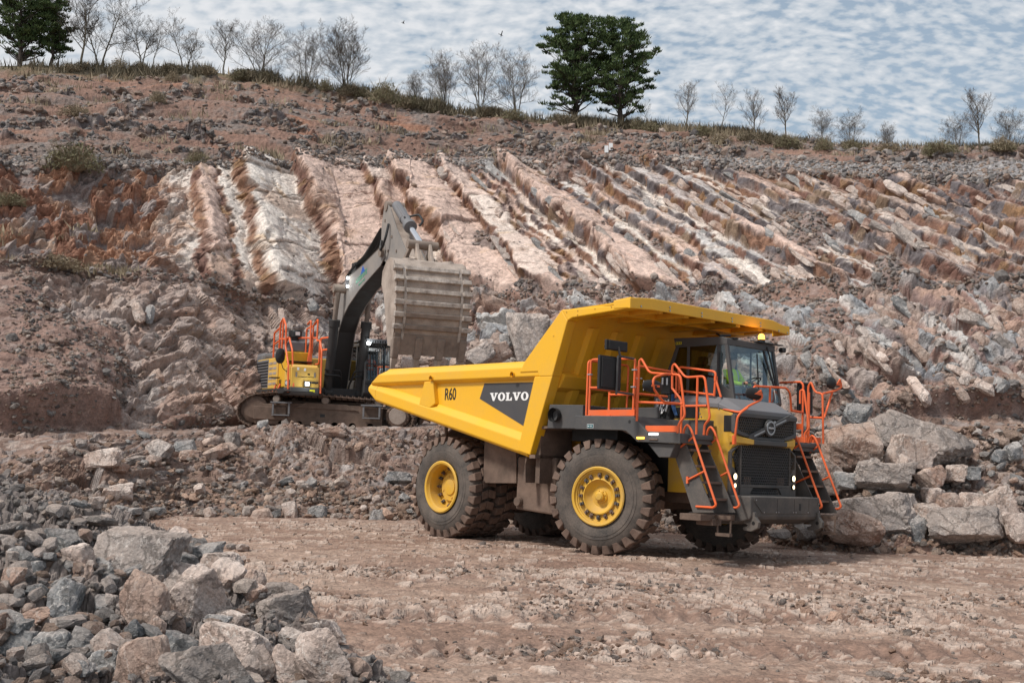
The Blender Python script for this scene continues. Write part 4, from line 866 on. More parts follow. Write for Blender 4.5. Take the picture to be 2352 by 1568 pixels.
# shrubs, each a thing; copies share meshes
def brush_mesh(rs, n, pale, leaf=0, r=1.0, flat=.8):
    T_ = Twigs()
    for i in range(n):
        az = rs.uniform(0, 6.28); el = rs.uniform(.25, 1.5); L_ = r * rs.uniform(.5, 1.05); d = np.array([math.cos(az) * math.cos(el), math.sin(az) * math.cos(el), math.sin(el) * flat]); p = rs.normal(size=3) * .08 * np.array([1, 1, 0]); q = p + d * L_ * .5; d2 = d + rs.normal(size=3) * .2; e = q + d2 * L_ * .5
        T_.seg(p, q, .012 * r, .008 * r, 3); T_.seg(q, e, .008 * r, .004 * r, 3)
        for j in range(4):
            b = q + (e - q) * rs.uniform(0, .9); T_.seg(b, b + (d2 + rs.normal(size=3) * .5) * L_ * .22, .006 * r, .003 * r, 3)
    return T_
BR = []
for i in range(4):
    rs = np.random.RandomState(60 + i); T_ = brush_mesh(rs, 150, 1); st_ = T_.mesh('stems', M['twig_pale'])
    m = 1100; d = rs.normal(size=(m, 3)); d /= np.linalg.norm(d, axis=1)[:, None]; d[:, 2] = np.abs(d[:, 2]) * .8; c = d * (rs.uniform(.25, 1, (m, 1)) ** .5) * .95; sd_ = rs.normal(size=(m, 3)) * .035; ud_ = rs.normal(size=(m, 3)) * .035
    vs = np.stack([c - sd_, c + sd_, c + ud_], 1).reshape(-1, 3); fs = np.arange(3 * m).reshape(-1, 3)
    BR.append((st_, npmesh('leaves', vs, fs, M['scrub']), npmesh('leaves', vs, fs, M['dark_scrub']), npmesh('leaves', vs, fs, M['dry'])))
def shrub(x, y, w, h, kind, label, group=None, vmin=2.5, vmax=8.6, leaves=True):
    p, nn, k, c = surf_at_px(x, y + h * .5, vmin, vmax); s_ = w / FPX * p[1] / 2; sz = h / FPX * p[1] / .95
    t = empty('shrub', (p[0], p[1], p[2] - .12 * s_), (0, 0, rr_.uniform(0, 6.28))); t.scale = (s_, s_, sz); tag(t, label, 'shrub', group); b = BR[rr_.randrange(4)]
    o = bpy.data.objects.new('stems', b[0]); COL.objects.link(o); o.parent = t
    if leaves: o = bpy.data.objects.new('leaves', b[kind]); COL.objects.link(o); o.parent = t
shrub(170, 345, 150, 85, 1, 'large grey-green bush on the left slope below the terraces')
shrub(455, 355, 70, 34, 1, 'low olive bush at the crest above the pale slabs', leaves=True)
shrub(880, 205, 85, 62, 1, 'biggest olive bush on the ridge, left of the sparse trees')
shrub(930, 228, 50, 46, 3, 'straw-coloured bush right below the olive bush on the ridge')
shrub(365, 218, 46, 36, 3, 'straw tuft in the middle of the upper left terraces'); shrub(172, 250, 90, 34, 3, 'wide straw-coloured tuft left on the upper slope'); shrub(268, 145, 60, 44, 3, 'straw bush on the ridge between the left bare trees')
shrub(400, 172, 40, 30, 3, 'small straw bush under the left row of bare trees'); shrub(1005, 232, 46, 40, 1, 'green bush at the foot of the sparse tree'); shrub(1465, 268, 40, 42, 1, 'green bush at the foot of the right pine')
shrub(1655, 318, 70, 32, 3, 'pale grass bush at the foot of the wind-bent tree'); shrub(1885, 325, 54, 40, 1, 'green bush under the low bare tree'); shrub(2040, 335, 84, 34, 3, 'buff bush under the purplish low tree'); shrub(2160, 330, 90, 42, 1, 'broad olive bush left of the tall tree near the right edge'); shrub(2300, 330, 70, 46, 3, 'yellowish bush near the right edge of the ridge')
shrub(1955, 328, 70, 34, 1, 'green bush under the spreading pale-stemmed tree'); shrub(1820, 330, 46, 26, 2, 'dark bramble clump right of the tallest tree of the right row')
shrub(110, 590, 150, 44, 3, 'wide dry bush on the narrow bench at the left', vmin=3.5, vmax=5.8); shrub(15, 455, 90, 40, 1, 'grey bush at the left picture edge on the rusty rock', vmin=5, vmax=6.5); shrub(160, 150, 60, 30, 3, 'dry clump under the first tall bare tree')
for i in range(34):
    x = [rr_.uniform(150, 560), rr_.uniform(560, 1000), rr_.uniform(980, 1500), rr_.uniform(1520, 2352)][i % 4]; yb = float(np.interp(x, [0, 300, 520, 630, 780, 1000, 1250, 1430, 1600, 1850, 2000, 2352], [150, 160, 172, 185, 208, 250, 276, 292, 306, 336, 346, 354]))
    shrub(x, yb - 12, rr_.uniform(40, 80), rr_.uniform(22, 40), rr_.choice([2, 2, 1]), 'one of the low tangled bramble clumps lining the hilltop between the bare trees', 'low bramble clumps along the hilltop')
# undergrowth along the ridge and tufts of dead grass: nobody could count them
rs = np.random.RandomState(91); vs = []; 
def tufts(n, fn, hgt, name, mat, k=9, spread=.25, seed=1):
    rs = np.random.RandomState(seed); p, _ = grid_points(rs, n, fn); q = np.repeat(p, k, 0) + rs.normal(size=(n * k, 3)) * np.array([spread, spread, .03]); hh = hgt * rs.uniform(.4, 1.2, (n * k, 1)); d = rs.normal(size=(n * k, 3)) * np.array([.35, .35, 0]) + np.array([0, 0, 1]); sd_ = rs.normal(size=(n * k, 3)) * np.array([1, .3, .1]) * .028
    V_ = np.stack([q - sd_, q + sd_, q + d * hh], 1).reshape(-1, 3); o = bpy.data.objects.new(name, npmesh(name, V_, np.arange(len(V_)).reshape(-1, 3), mat)); COL.objects.link(o); tag(o, kind='stuff')
tufts(1900, lambda v, x, y: ((v > 7.90) & (v < 8.3)) * (.05 + sstep(-.05, .3, fbm(A_ / 3, B_ / 5, 296, 4))) * (.5 + (x > 1100) * .8), .75, 'ridge_undergrowth', M['dark_scrub'], 16, .35, 4)
tufts(380, lambda v, x, y: ((v > 7.80) & (v < 8.1)) * (.02 + sstep(.0, .3, fbm(A_ / 2, B_ / 4, 297, 4))) * (.3 + (x > 1500)), .6, 'ridge_dry_grass', M['dry'], 14, .3, 5)
tufts(220, lambda v, x, y: ((v > 6.9) & (v < 7.9)) * sstep(.1, .4, fbm(A_ / 3, B_ / 3, 281, 3)), .5, 'slope_grass', M['dry'], 24, .35, 6)
tufts(60, lambda v, x, y: ((v > 4.0) & (v < 5.4)) * (x < 330) * (sstep(.1, .4, fbm(A_ / 3, B_ / 3, 285, 3)) + (v < 4.9)), .4, 'bench_grass', M['dry'], 40, .3, 7)
# two white marker boards on the hillside, two birds in the sky
for (x, y, lb) in ((1393, 343, 'left one of two small white boards on a post on the hillside'), (1403, 337, 'right, slightly higher one of two small white boards on the hillside')):
    p, nn, k, c = surf_at_px(x, y + 14, 6.9, 8); c0 = unproj(x, y, p[1]); t = empty('marker_board', (c0[0], p[1], p[2])); tag(t, lb, 'sign', 'white marker boards on the hillside'); hh = c0[2] - p[2]
    b = MB(); b.box((-.11, -.02, hh - .2), (.11, .02, hh + .2)); b.build('board', M['white'], t, bevel=.005); b = MB(); b.box((-.03, .021, -.1), (.03, .07, hh + .1)); b.build('post', M['mud'], t)
for (x, y, s_, ro, lb) in ((1151, 81, .5, 1.2, 'dark bird in flight with raised wings left of the pines'), (926, 54, .42, .1, 'tiny dark bird gliding high above the ridge')):
    c0 = unproj(x, y, 70); b = MB()
    b.lathe([(0, -.2 * s_), (.045 * s_, -.12 * s_), (.055 * s_, 0), (.03 * s_, .15 * s_), (.035 * s_, .2 * s_), (0, .26 * s_)], (0, 0, 0), 'x', 8)
    for sg in (-1, 1): b.hull([(-.06*s_, sg*.03*s_, 0), (.08*s_, sg*.03*s_, 0), (.08*s_, sg*.03*s_, .015), (-.06*s_, sg*.03*s_, .015)], [(-.1*s_, sg*.42*s_, .3*s_), (-.02*s_, sg*.42*s_, .3*s_), (-.02*s_, sg*.42*s_, .31*s_), (-.1*s_, sg*.42*s_, .31*s_)])
    b.hull([(-.2*s_, -.02*s_, 0), (-.2*s_, .02*s_, 0), (-.2*s_, .02*s_, .01), (-.2*s_, -.02*s_, .01)], [(-.34*s_, -.07*s_, 0), (-.34*s_, .07*s_, 0), (-.34*s_, .07*s_, .01), (-.34*s_, -.07*s_, .01)])
    o = b.build('bird', M['ink']); o.location = c0; o.rotation_euler = (R(70) * ro, .3, .4); tag(o, lb, 'bird')

# ================================================================ the rigid dump truck  (local axes: x ahead, y to its left, z up)
TR = empty('dump_truck', (3.01198, 23.42441, 0), (R(-3.01468), R(.07834), R(-47.59805)))
tag(TR, 'yellow and dark grey dump truck with canopy body, standing on the quarry floor', 'dump truck')
def text_mesh(body, size_x, size_z, loc, mat, name, parent, bold=.0, normal='-y', depth=.004):
    """flat lettering facing -y (local), fitted to a width and height, lower left corner at loc"""
    cu = bpy.data.curves.new(name, 'FONT'); cu.body = body; cu.offset = bold; cu.extrude = .01; ob = bpy.data.objects.new(name, cu); COL.objects.link(ob)
    bpy.context.view_layer.update(); me = bpy.data.meshes.new_from_object(ob.evaluated_get(bpy.context.evaluated_depsgraph_get())); COL.objects.unlink(ob); bpy.data.objects.remove(ob)
    co = np.array([v.co[:] for v in me.vertices]); lo_ = co.min(0); hi_ = co.max(0); s = (co - lo_) / (hi_ - lo_)
    if normal == '-y': co = np.stack([s[:, 0] * size_x + loc[0], loc[1] - s[:, 2] * depth, s[:, 1] * size_z + loc[2]], 1)
    else: co = np.stack([loc[0] + s[:, 2] * depth, s[:, 0] * size_x + loc[1], s[:, 1] * size_z + loc[2]], 1)
    me.vertices.foreach_set('co', co.astype(np.float32).ravel()); me.materials.clear(); me.materials.append(mat); me.name = name
    o = bpy.data.objects.new(name, me); COL.objects.link(o); o.parent = parent; return o
def slab_word(word, x0, y, z0, W, H, mat, parent, name='lettering'):
    """heavy slab-serif capitals V, O, L"""
    b = MB(); n = len(word); adv = {'V': 1.08, 'O': 1.02, 'L': .92}; tot = sum(adv[c] for c in word); u = W / tot; x = x0
    def P(pts): b.prism([(x + px_ * u, z0 + pz * H) for px_, pz in pts], 'y', y - .004, y)
    for c in word:
        if c == 'V':
            P([(.02, 1), (.48, 1), (.48, .86), (.40, .86), (.58, .36), (.50, 0), (.42, 0), (.13, .86), (.02, .86)])
            P([(.50, 0), (.58, .36), (.72, .86), (.64, .86), (.64, 1), (1.06, 1), (1.06, .86), (.94, .86), (.62, 0)])
        elif c == 'L':
            P([(.04, 1), (.54, 1), (.54, .86), (.44, .86), (.44, .15), (.62, .15), (.74, .40), (.86, .40), (.84, 0), (.04, 0), (.04, .14), (.15, .14), (.15, .86), (.04, .86)])
        else:
            k = 24; o1 = [(.50 + .49 * math.cos(2 * math.pi * i / k), .5 + .53 * math.sin(2 * math.pi * i / k)) for i in range(k)]; o2 = [(.50 + .19 * math.cos(2 * math.pi * i / k), .5 + .38 * math.sin(2 * math.pi * i / k)) for i in range(k)]
            vs = [(x + p[0] * u, y - .004, z0 + p[1] * H) for p in o1 + o2]; b.add(vs, [(i, (i + 1) % k, k + (i + 1) % k, k + i) for i in range(k)])
        x += adv[c] * u
    return b.build(name, mat, parent)

# ---- dump body
BODY = None
b = MB()
for s in (1,):
    # side sheet
    b.prism([(-7.08, 3.3), (-1.3, 3.3), (-1.75, 2.0), (-7.12, 3.10)], 'y', -2.08, -2.02)
    # upper rail with a sloping top
    sec = [(-1.98, 3.66), (-2.05, 3.66), (-2.055, 3.625), (-2.20, 3.52), (-2.20, 3.34), (-2.09, 3.27), (-1.98, 3.27)]
    b.hull([(-6.62 - (3.66 - z) * 1.45, y, z) for y, z in sec], [(-1.15, y, z) for y, z in sec])
    # lower rail running down to the front corner
    def lr(x, k): zt = 3.345 - .222 * (x + 7.0) ; return [(x, -2.02, zt), (x, -2.085, zt), (x, -2.20, zt - .14), (x, -2.20, zt - .40 * k), (x, -2.15, zt - .46 * k), (x, -2.02, zt - .46 * k)]
    b.hull(lr(-7.18, .55), lr(-6.9, .9)); b.hull(lr(-6.9, .9), lr(-1.72, .93))
    b.prism([(-5.11, 3.32), (-4.81, 3.325), (-4.70, 2.83), (-4.88, 2.74), (-5.26, 2.82)], 'y', -2.195, -2.06)
    # front corner post, riser plate and roof rail
    b.prism([(-1.59, 3.325), (-1.085, 3.325), (-1.636, 1.79), (-1.995, 1.87)], 'y', -2.215, -1.97)
    b.prism([(-2.02, 3.42), (-1.88, 3.64), (-.89, 4.60), (-.72, 4.375), (-1.085, 3.32), (-1.45, 3.32), (-1.50, 3.42)], 'y', -2.22, -1.97)
    b.prism([(-.89, 4.60), (.86, 4.575), (.86, 4.50), (-.60, 4.425), (-.72, 4.375)], 'y', -2.22, -1.97)
b.mirror()
b.prism([(-1.636, 1.79), (-1.75, 1.95), (-7.15, 3.13), (-7.12, 2.98)], 'y', -2.05, 2.05)
BODY = b.build('dump_body', M['yellow'], TR, bevel=.018)
b = MB(); b.prism([(-1.86, 1.86), (-1.80, 1.80), (-.72, 4.40), (-.60, 4.57), (-.80, 4.58)], 'y', -1.99, 1.99)
b.build('headboard', M['yellow_in'], BODY, bevel=.01)
def hx(z): return -1.80 + (z - 1.80) * (1.08 / 2.6)
for y in (-1.45, -.75, -.05, .65, 1.35):
    b = MB(); b.hull([(hx(1.9), y - .17, 1.9), (hx(1.9) + .09, y - .09, 1.9), (hx(1.9) + .09, y + .09, 1.9), (hx(1.9), y + .17, 1.9)], [(hx(4.3), y - .17, 4.3), (hx(4.3) + .09, y - .09, 4.3), (hx(4.3) + .09, y + .09, 4.3), (hx(4.3), y + .17, 4.3)]); b.build('rib', M['yellow_in'], BODY, bevel=.012)
b = MB(); b.hull([(hx(3.05), -1.97, 3.05), (hx(3.05) + .16, -1.97, 3.12), (hx(3.4) + .16, -1.97, 3.34), (hx(3.4), -1.97, 3.44)], [(hx(3.05), 1.97, 3.05), (hx(3.05) + .16, 1.97, 3.12), (hx(3.4) + .16, 1.97, 3.34), (hx(3.4), 1.97, 3.44)]); b.build('cross_beam', M['yellow_in'], BODY, bevel=.012)
b = MB(); b.prism([(-.86, 4.585), (-.60, 4.60), (1.10, 4.66), (1.10, 4.62), (-.60, 4.56), (-.80, 4.52)], 'y', -2.2, 2.2)
b.prism([(.72, 4.63), (1.10, 4.66), (1.10, 4.62), (.72, 4.59)], 'y', -2.45, 2.45); CAN = b.build('canopy', M['yellow_in'], BODY)
b = MB(); b.prism([(-2.475, 4.45), (-2.475, 4.645), (-1.86, 4.705), (1.87, 4.725), (2.455, 4.62), (2.455, 4.48), (1.87, 4.52), (-1.84, 4.49)], 'x', 1.06, 1.115)
b.prism([(.70, 4.47), (1.09, 4.46), (1.09, 4.64), (.70, 4.62)], 'y', -2.475, -2.43); b.prism([(.70, 4.47), (1.09, 4.48), (1.09, 4.62), (.70, 4.60)], 'y', 2.41, 2.455); b.build('canopy_front_edge', M['yellow'], BODY, bevel=.015)
for y in (-1.55, -.8, 0, .8, 1.55):
    b = MB(); b.box((-.72, y - .07, 4.47), (1.04, y + .07, 4.585)); b.build('canopy_rib', M['yellow_in'], BODY, bevel=.01)
b = MB(); b.box((.18, -1.95, 4.46), (.34, 1.95, 4.575)); b.build('canopy_rib', M['yellow_in'], BODY, bevel=.01)
for (y, z) in [(-2.188, 4.52), (-1.386, 4.60), (-1.384, 4.535), (-.449, 4.60), (-.447, 4.54), (.494, 4.607), (.496, 4.545), (1.424, 4.616), (1.426, 4.555), (2.057, 4.53), (2.36, 4.52)]:
    b = MB(); b.cyl((1.11, y, z), (1.13, y, z), .018, 8); b.build('bolt', M['steel'], BODY)
for x in (-4.84, -2.23):
    b = MB(); b.lathe([(.055, -.04), (.055, 0), (.032, 0), (.032, -.03)], (x, -2.2, 3.385), 'y', 20); b.lathe([(.032, -.005), (0, -.005)], (x, -2.2, 3.385), 'y', 20, mi=1); b.build('pipe_stub', [M['yellow'], M['ink']], BODY)
for (x, z) in [(-.75, 4.545), (-.45, 4.55), (-.45, 4.47), (0, 4.555), (.42, 4.56), (.72, 4.56), (-1.08, 4.1)]:
    b = MB(); b.cyl((x, -2.235, z), (x, -2.215, z), .012, 8); b.build('bolt', M['yellow_old'], BODY)
b = MB(); b.prism([(-3.224, 3.243), (-1.614, 3.225), (-1.93, 2.34), (-3.355, 2.928)], 'y', -2.086, -2.0801); b.build('side_decal', M['decal_grey'], BODY)
slab_word('VOLVO', -3.03, -2.088, 2.875, 1.17, .165, M['white'], BODY)
text_mesh('R60', .37, .26, (-4.505, -2.082, 2.915), M['ink'], 'lettering', BODY, bold=.012)
b = MB(); b.box((-1.66, -2.2, 1.73), (-1.50, -1.2, 1.80)); b.cyl((-5.0, -1.6, 1.4), (-5.0, -1.6, 2.7), .04, 8); b.build('body_underside', M['mud'], TR)

# ---- chassis, tank, flaps
b = MB(); b.box((-5.3, -.62, 1.0), (2.3, -.40, 1.55)); b.box((-5.3, .40, 1.0), (2.3, .62, 1.55)); b.box((-5.1, -.5, 1.05), (-4.9, .5, 1.5)); b.box((-2.2, -.5, 1.05), (-1.9, .5, 1.5))
b.box((-.15, -1.2, .85), (.15, 1.2, 1.2)); b.cyl((-4.55, -1.5, 1.04), (-4.55, 1.5, 1.04), .30, 16); b.tube([(-5.3, 0, 1.04), (-4.9, 0, 1.04), (-4.2, 0, 1.04), (-3.6, 0, 1.1)], [.1, .5, .5, .15], 16)
b.cyl((-1.9, -.95, 1.2), (-2.9, -.95, 2.5), .12, 12); b.cyl((0, -.95, 1.0), (0, -.95, 2.0), .14, 12); b.cyl((0, .95, 1.0), (0, .95, 2.0), .14, 12); b.build('chassis_frame', M['mud'], TR, bevel=.01)
b = MB(); b.box((.0, -.85, 1.2), (1.9, .85, 2.7)); b.box((-1.1, -1.6, 2.1), (.1, 1.6, 2.5)); b.box((-1.35, -1.1, 1.5), (-.6, 1.1, 2.3)); b.build('engine_block', M['black'], TR)
b = MB(); b.prism([(-2.527, .70), (-1.4, .64), (-1.4, 1.76), (-2.52, 1.76)], 'y', -1.72, -1.0); o = b.build('fuel_tank', M['mud'], TR, bevel=.04)
b = MB(); b.lathe([(0, -.09), (.09, -.09), (.10, -.03), (.10, 0)], (-2.4, -1.72, .86), 'y', 16); b.build('filler_cap', M['mud'], o)
for (x0, z0, x1, z1) in [(-2.12, 1.60, -2.02, 1.68), (-2.27, 1.33, -2.15, 1.54)]:
    b = MB(); b.box((x0, -1.727, z0), (x1, -1.7225, z1)); q = b.build('warning_label', M['warn'], o)
    b = MB(); b.prism([(x0 + .025, z1 - .08), (x1 - .025, z1 - .08), ((x0 + x1) / 2, z1 - .015)], 'y', -1.7295, -1.7275); b.box((x0 + .03, -1.7295, z0 + .015), (x1 - .03, -1.7275, z0 + .03)); b.build('warning_symbol', M['ink'], o)
b = MB(); b.prism([(-3.54, 2.12), (-2.55, 1.95), (-2.5, 1.22), (-3.45, 1.19), (-3.52, 1.25)], 'y', -1.75, -1.72); b.build('rear_mudflap', M['mud'], TR, bevel=.01)
b = MB(); b.prism([(-1.88, 1.72), (-1.62, 2.28), (-1.30, 2.32), (.6, 2.30), (.9, 2.20), (.9, 2.26), (.6, 2.36), (-1.7, 2.36), (-1.95, 1.25), (-1.85, 1.25)], 'y', -2.1, -1.0); b.mirror(); b.build('front_mudguard', M['mud'], TR)
b = MB(); b.box((-1.62, -2.06, 1.25), (-1.5, -1.2, 2.3)); b.build('front_mudflap', M['mud'], TR)
b = MB(); b.prism([(-5.7, 2.05), (-5.0, 2.36), (-4.0, 2.36), (-3.5, 2.16), (-3.5, 2.12), (-4.0, 2.32), (-5.0, 2.32), (-5.7, 2.0)], 'y', -1.4, 1.4); b.build('rear_mudguard', M['mud'], TR)

# ---- wheels
def wheel(cx, cy, side, steer=0., front=True, rimmed=True, name='wheel'):
    """side -1: outer face towards -y"""
    W_ = .60; w = empty(name, (cx, cy, 1.065), (0, rr_.uniform(0, 1), 0), TR); w.rotation_euler = (0, 0, steer); s = side
    R0, R1 = 1.075, .545
    prof = [(R1, 0), (R1 + .03, .015 * 1), (.66, .045), (.74, .05), (.745, .043), (.80, .042), (.805, .034), (.90, .012), (.97, -.03), (1.0, -.10), (1.005, -.30), (1.0, -.50), (.97, -.57), (.9, -.615), (.75, -.64), (.6, -.61), (R1, -.58)]
    b = MB(); b.lathe([(r, s * (t - 0.0) * 1.0) for r, t in prof], (0, s * .0, 0), 'y', 72); b.build('tyre', M['rubber'], w, smooth=40)
    b = MB(); n = 27
    def lug(a0, a1, pts):    # pts: (r, depth t, skew) quad outline per end
        pass
    for i in range(n):
        a = 2 * math.pi * i / n
        for sh in (0, 1):          # outer and inner shoulder rows, the inner one half a pitch on
            aa = a + sh * math.pi / n; half = .078
            tt = [(.905, .030), (1.075, -.010), (1.078, -.20), (1.0, -.22)] if sh == 0 else [(.905, -.630), (1.075, -.590), (1.078, -.40), (1.0, -.38)]
            A = []; B = []
            for j, (r, t) in enumerate(tt):
                k = .72 if j in (0,) else 1.0; sk = .035 * (j >= 2)
                A.append((math.cos(aa - half * k + sk) * r, s * t, math.sin(aa - half * k + sk) * r)); B.append((math.cos(aa + half * k + sk) * r, s * t, math.sin(aa + half * k + sk) * r))
            b.hull(A, B)
        aa = a + math.pi / n * .5 + .035; A = []; B = []
        for (r, t, sk) in [(.99, -.225, 0), (1.08, -.225, 0), (1.08, -.375, .05), (.99, -.375, .05)]:
            A.append((math.cos(aa - .082 + sk) * r, s * t, math.sin(aa - .082 + sk) * r)); B.append((math.cos(aa + .082 + sk) * r, s * t, math.sin(aa + .082 + sk) * r))
        b.hull(A, B)
    b.build('tread', M['lug'], w, bevel=.012)
    if not rimmed: return w
    b = MB(); y = lambda t: s * t
    if front:
        prof = [(.545, .02), (.555, .05), (.535, .065), (.50, .055), (.495, .02), (.465, .015), (.46, -.01), (.44, -.012), (.435, -.035), (.345, -.04), (.335, .005), (.315, .012), (.30, -.02), (.26, -.075), (.20, -.11), (.13, -.10), (.125, -.07), (.09, -.06), (.085, .0), (.06, .02), (0, .025)]
    else:
        prof = [(.545, .02), (.555, .05), (.53, .065), (.49, .055), (.475, .01), (.455, -.02), (.445, -.28), (.40, -.285), (.39, -.31), (.30, -.31), (.29, -.22), (.17, -.215), (.165, -.19), (.14, -.185), (0, -.185)]
    b.lathe([(r, y(t)) for r, t in prof], (0, 0, 0), 'y', 56); rim = b.build('rim', M['yellow_old'], w, smooth=28)
    nb, rb, tb = (16, .39, -.03) if front else (14, .405, -.275)
    for i in range(nb):
        a = 2 * math.pi * (i + (.22 if i % 5 == 0 else 0)) / nb; cxx, czz = math.cos(a) * rb, math.sin(a) * rb; Mx = Matrix.Translation((cxx, 0, czz)) @ Matrix.Rotation(-a, 4, 'Y'); q = MB()
        q.box((-.040, min(y(tb), y(tb + .045)), -.026), (.040, max(y(tb), y(tb + .045)), .026), M=Mx); q.cyl(Mx @ Vector((0, y(tb + .03), 0)), Mx @ Vector((0, y(tb + .085), 0)), .018, 6); q.build('wheel_clamp', M['mud'] if i % 3 else M['grey_dirty'], w)
    for i in range(8 if front else 4):
        a = 2 * math.pi * i / (8 if front else 4) + .3; r = .105 if front else .23; t = -.068 if front else -.218; q = MB(); q.cyl((math.cos(a) * r, y(t), math.sin(a) * r), (math.cos(a) * r, y(t + .02), math.sin(a) * r), .011 if front else .022, 8); q.build('bolt', M['yellow_old'], w)
    return w
wheel(0, -1.95, -1, R(15), name='front_wheel'); wheel(.0, 1.95, 1, R(17), name='front_wheel')
wheel(-4.55, -2.0, -1, 0, False, name='rear_wheel'); wheel(-4.55, -1.30, -1, 0, False, False, name='rear_wheel'); wheel(-4.55, 2.0, 1, 0, False, name='rear_wheel'); wheel(-4.55, 1.30, 1, 0, False, False, name='rear_wheel')

# ---- decks
b = MB(); b.prism([(-.48, 2.56), (.99, 2.538), (1.32, 2.27), (2.02, 2.245), (2.078, 2.24), (2.078, 2.057), (1.098, 2.08), (.95, 2.19), (.82, 2.27), (.725, 2.285), (-.467, 2.30)], 'y', -2.17, -2.12)
b.prism([(-1.26, 2.315), (-1.217, 2.778), (-.312, 2.758), (-.312, 2.54), (-.47, 2.31)], 'y', -2.135, -1.5)
b.box((-.47, -2.12, 2.50), (1.0, -1.0, 2.54)); b.prism([(1.02, 2.24), (2.03, 2.205), (2.03, 2.165), (1.02, 2.20)], 'y', -2.12, -1.25); b.prism([(1.0, 2.54), (1.33, 2.23), (1.30, 2.2), (.97, 2.5)], 'y', -2.12, -1.3)
b.box((2.03, -2.12, 2.07), (2.075, -1.25, 2.24)); b.prism([(1.283, 2.06), (1.557, 1.815), (1.808, 1.82), (1.93, 2.06)], 'y', -2.10, -1.5); b.box((-.3, -1.5, 2.54), (1.0, -1.46, 2.74))
b.box((2.03, -1.9, 2.15), (2.12, -1.28, 2.22))
b.mirror(); b.box((.95, -1.30, 2.21), (1.9, -1.0, 2.52)); DK = b.build('deck', M['grey'], TR, bevel=.012)
for (x0, x1, z0, z1) in ((-.16, .99, 2.545, 2.66), (1.26, 2.0, 2.26, 2.37)):
    for yy in (-2.14, 2.11): b = MB(); b.box((x0, yy, z0), (x1, yy + .03, z1)); b.build('toe_board', M['orange'], DK, bevel=.004)
b = MB(); b.lathe([(.135, -.10), (.135, -.02), (.115, -.02), (.115, .05)], (-.995, -2.16, 2.57), 'y', 28); b.lathe([(.118, 0), (0, 0)], (-.995, -2.13, 2.57), 'y', 28); b.build('exhaust_outlet', M['black'], DK, smooth=30)
b = MB(); b.lathe([(.032, 0), (0, 0)], (.907, -2.173, 2.44), 'y', 16); b.build('hole', M['ink'], DK)
for (x0, x1, z0, z1, m, nm) in [(1.385, 1.592, 2.200, 2.238, 'led', 'marker_lamp'), (1.10, 1.275, 2.132, 2.166, 'amber', 'indicator_lamp'), (1.385, 1.59, 2.112, 2.14, 'mud', 'reflector')]:
    b = MB(); b.box((x0, -2.19, z0), (x1, -2.17, z1)); b.build(nm, M[m], DK, bevel=.008)
b = MB(); b.box((-.148, -2.176, 2.32), (.014, -2.1705, 2.395)); s_ = b.build('notice_plate', M['white'], DK); b = MB(); b.box((-.142, -2.1785, 2.326), (.008, -2.1765, 2.389)); b.build('notice_print', M['teal'], DK)
b = MB(); b.box((-.13, -2.181, 2.352), (-.085, -2.179, 2.364)); b.box((-.06, -2.181, 2.345), (-.05, -2.179, 2.37)); b.box((-.035, -2.181, 2.345), (-.025, -2.179, 2.37)); b.build('notice_marks', M['white'], DK)

# ---- bonnet, grille, bumper
b = MB(); b.prism([(.785, 1.2), (2.05, 1.2), (2.22, 1.2), (2.22, 2.0), (2.30, 2.12), (2.26, 2.66), (1.95, 2.77), (.785, 2.82)], 'y', -.93, .93); HB = b.build('bonnet_side', M['yellow_old'], TR, bevel=.015)
b = MB()
secs = [(.80, .96, 2.82, 3.005), (1.5, .96, 2.79, 3.00), (1.95, .955, 2.755, 2.955), (2.34, .93, 2.655, 2.74)]
L_ = []
for (x, w, z0, z1) in secs:
    zc = z0 + (z1 - z0) * .42; L_.append([(x, -w, z0), (x, -w, zc), (x, -w + .17, z1), (x, w - .17, z1), (x, w, zc), (x, w, z0)])
for i in range(3): b.hull(L_[i], L_[i + 1])
b.build('bonnet_top', M['grey_mid'], TR, bevel=.012)
for (x0, x1, z0, z1) in [(.87, 1.505, 2.572, 2.775), (2.07, 2.25, 2.33, 2.62)]:
    b = MB(); b.box((x0, -.940, z0), (x1, -.932, z1)); v = b.build('side_vent', M['black'], HB, bevel=.01)
for (x, z) in [(.82, 2.79), (.82, 2.6), (1.55, 2.79), (1.55, 2.6), (1.62, 2.78), (1.95, 2.74), (.86, 2.81), (1.52, 2.66)]:
    b = MB(); b.cyl((x, -.93, z), (x, -.945, z), .014, 8); b.build('bolt', M['steel'], HB)
b = MB(); b.prism([(1.55, 1.25), (2.0, 1.25), (2.0, 1.9), (1.62, 1.9)], 'y', -.936, -.93); b.build('access_panel', M['yellow_old'], HB, bevel=.004)
def honeycomb(b, y0, y1, z0, z1, x, inside, s=.034, th=.008):
    dy = s * math.sqrt(3); r = 0; z = z0
    while z < z1:
        y = y0 + (dy / 2 if r % 2 else 0)
        while y < y1:
            if inside(y, z):
                o_ = [(x, y + (s - .002) * math.sin(a), z + (s - .002) * math.cos(a)) for a in [math.pi / 3 * k for k in range(6)]]; i_ = [(x, y + (s - th) * math.sin(a), z + (s - th) * math.cos(a)) for a in [math.pi / 3 * k for k in range(6)]]; j_ = [(x - .03, p[1], p[2]) for p in i_]
                n0 = 6; b.add(o_ + i_ + j_, [(k, (k + 1) % 6, 6 + (k + 1) % 6, 6 + k) for k in range(6)] + [(6 + k, 6 + (k + 1) % 6, 12 + (k + 1) % 6, 12 + k) for k in range(6)])
            y += dy
        z += s * 1.5; r += 1
G = M['grey']
b = MB()                                   # frame round the upper grille
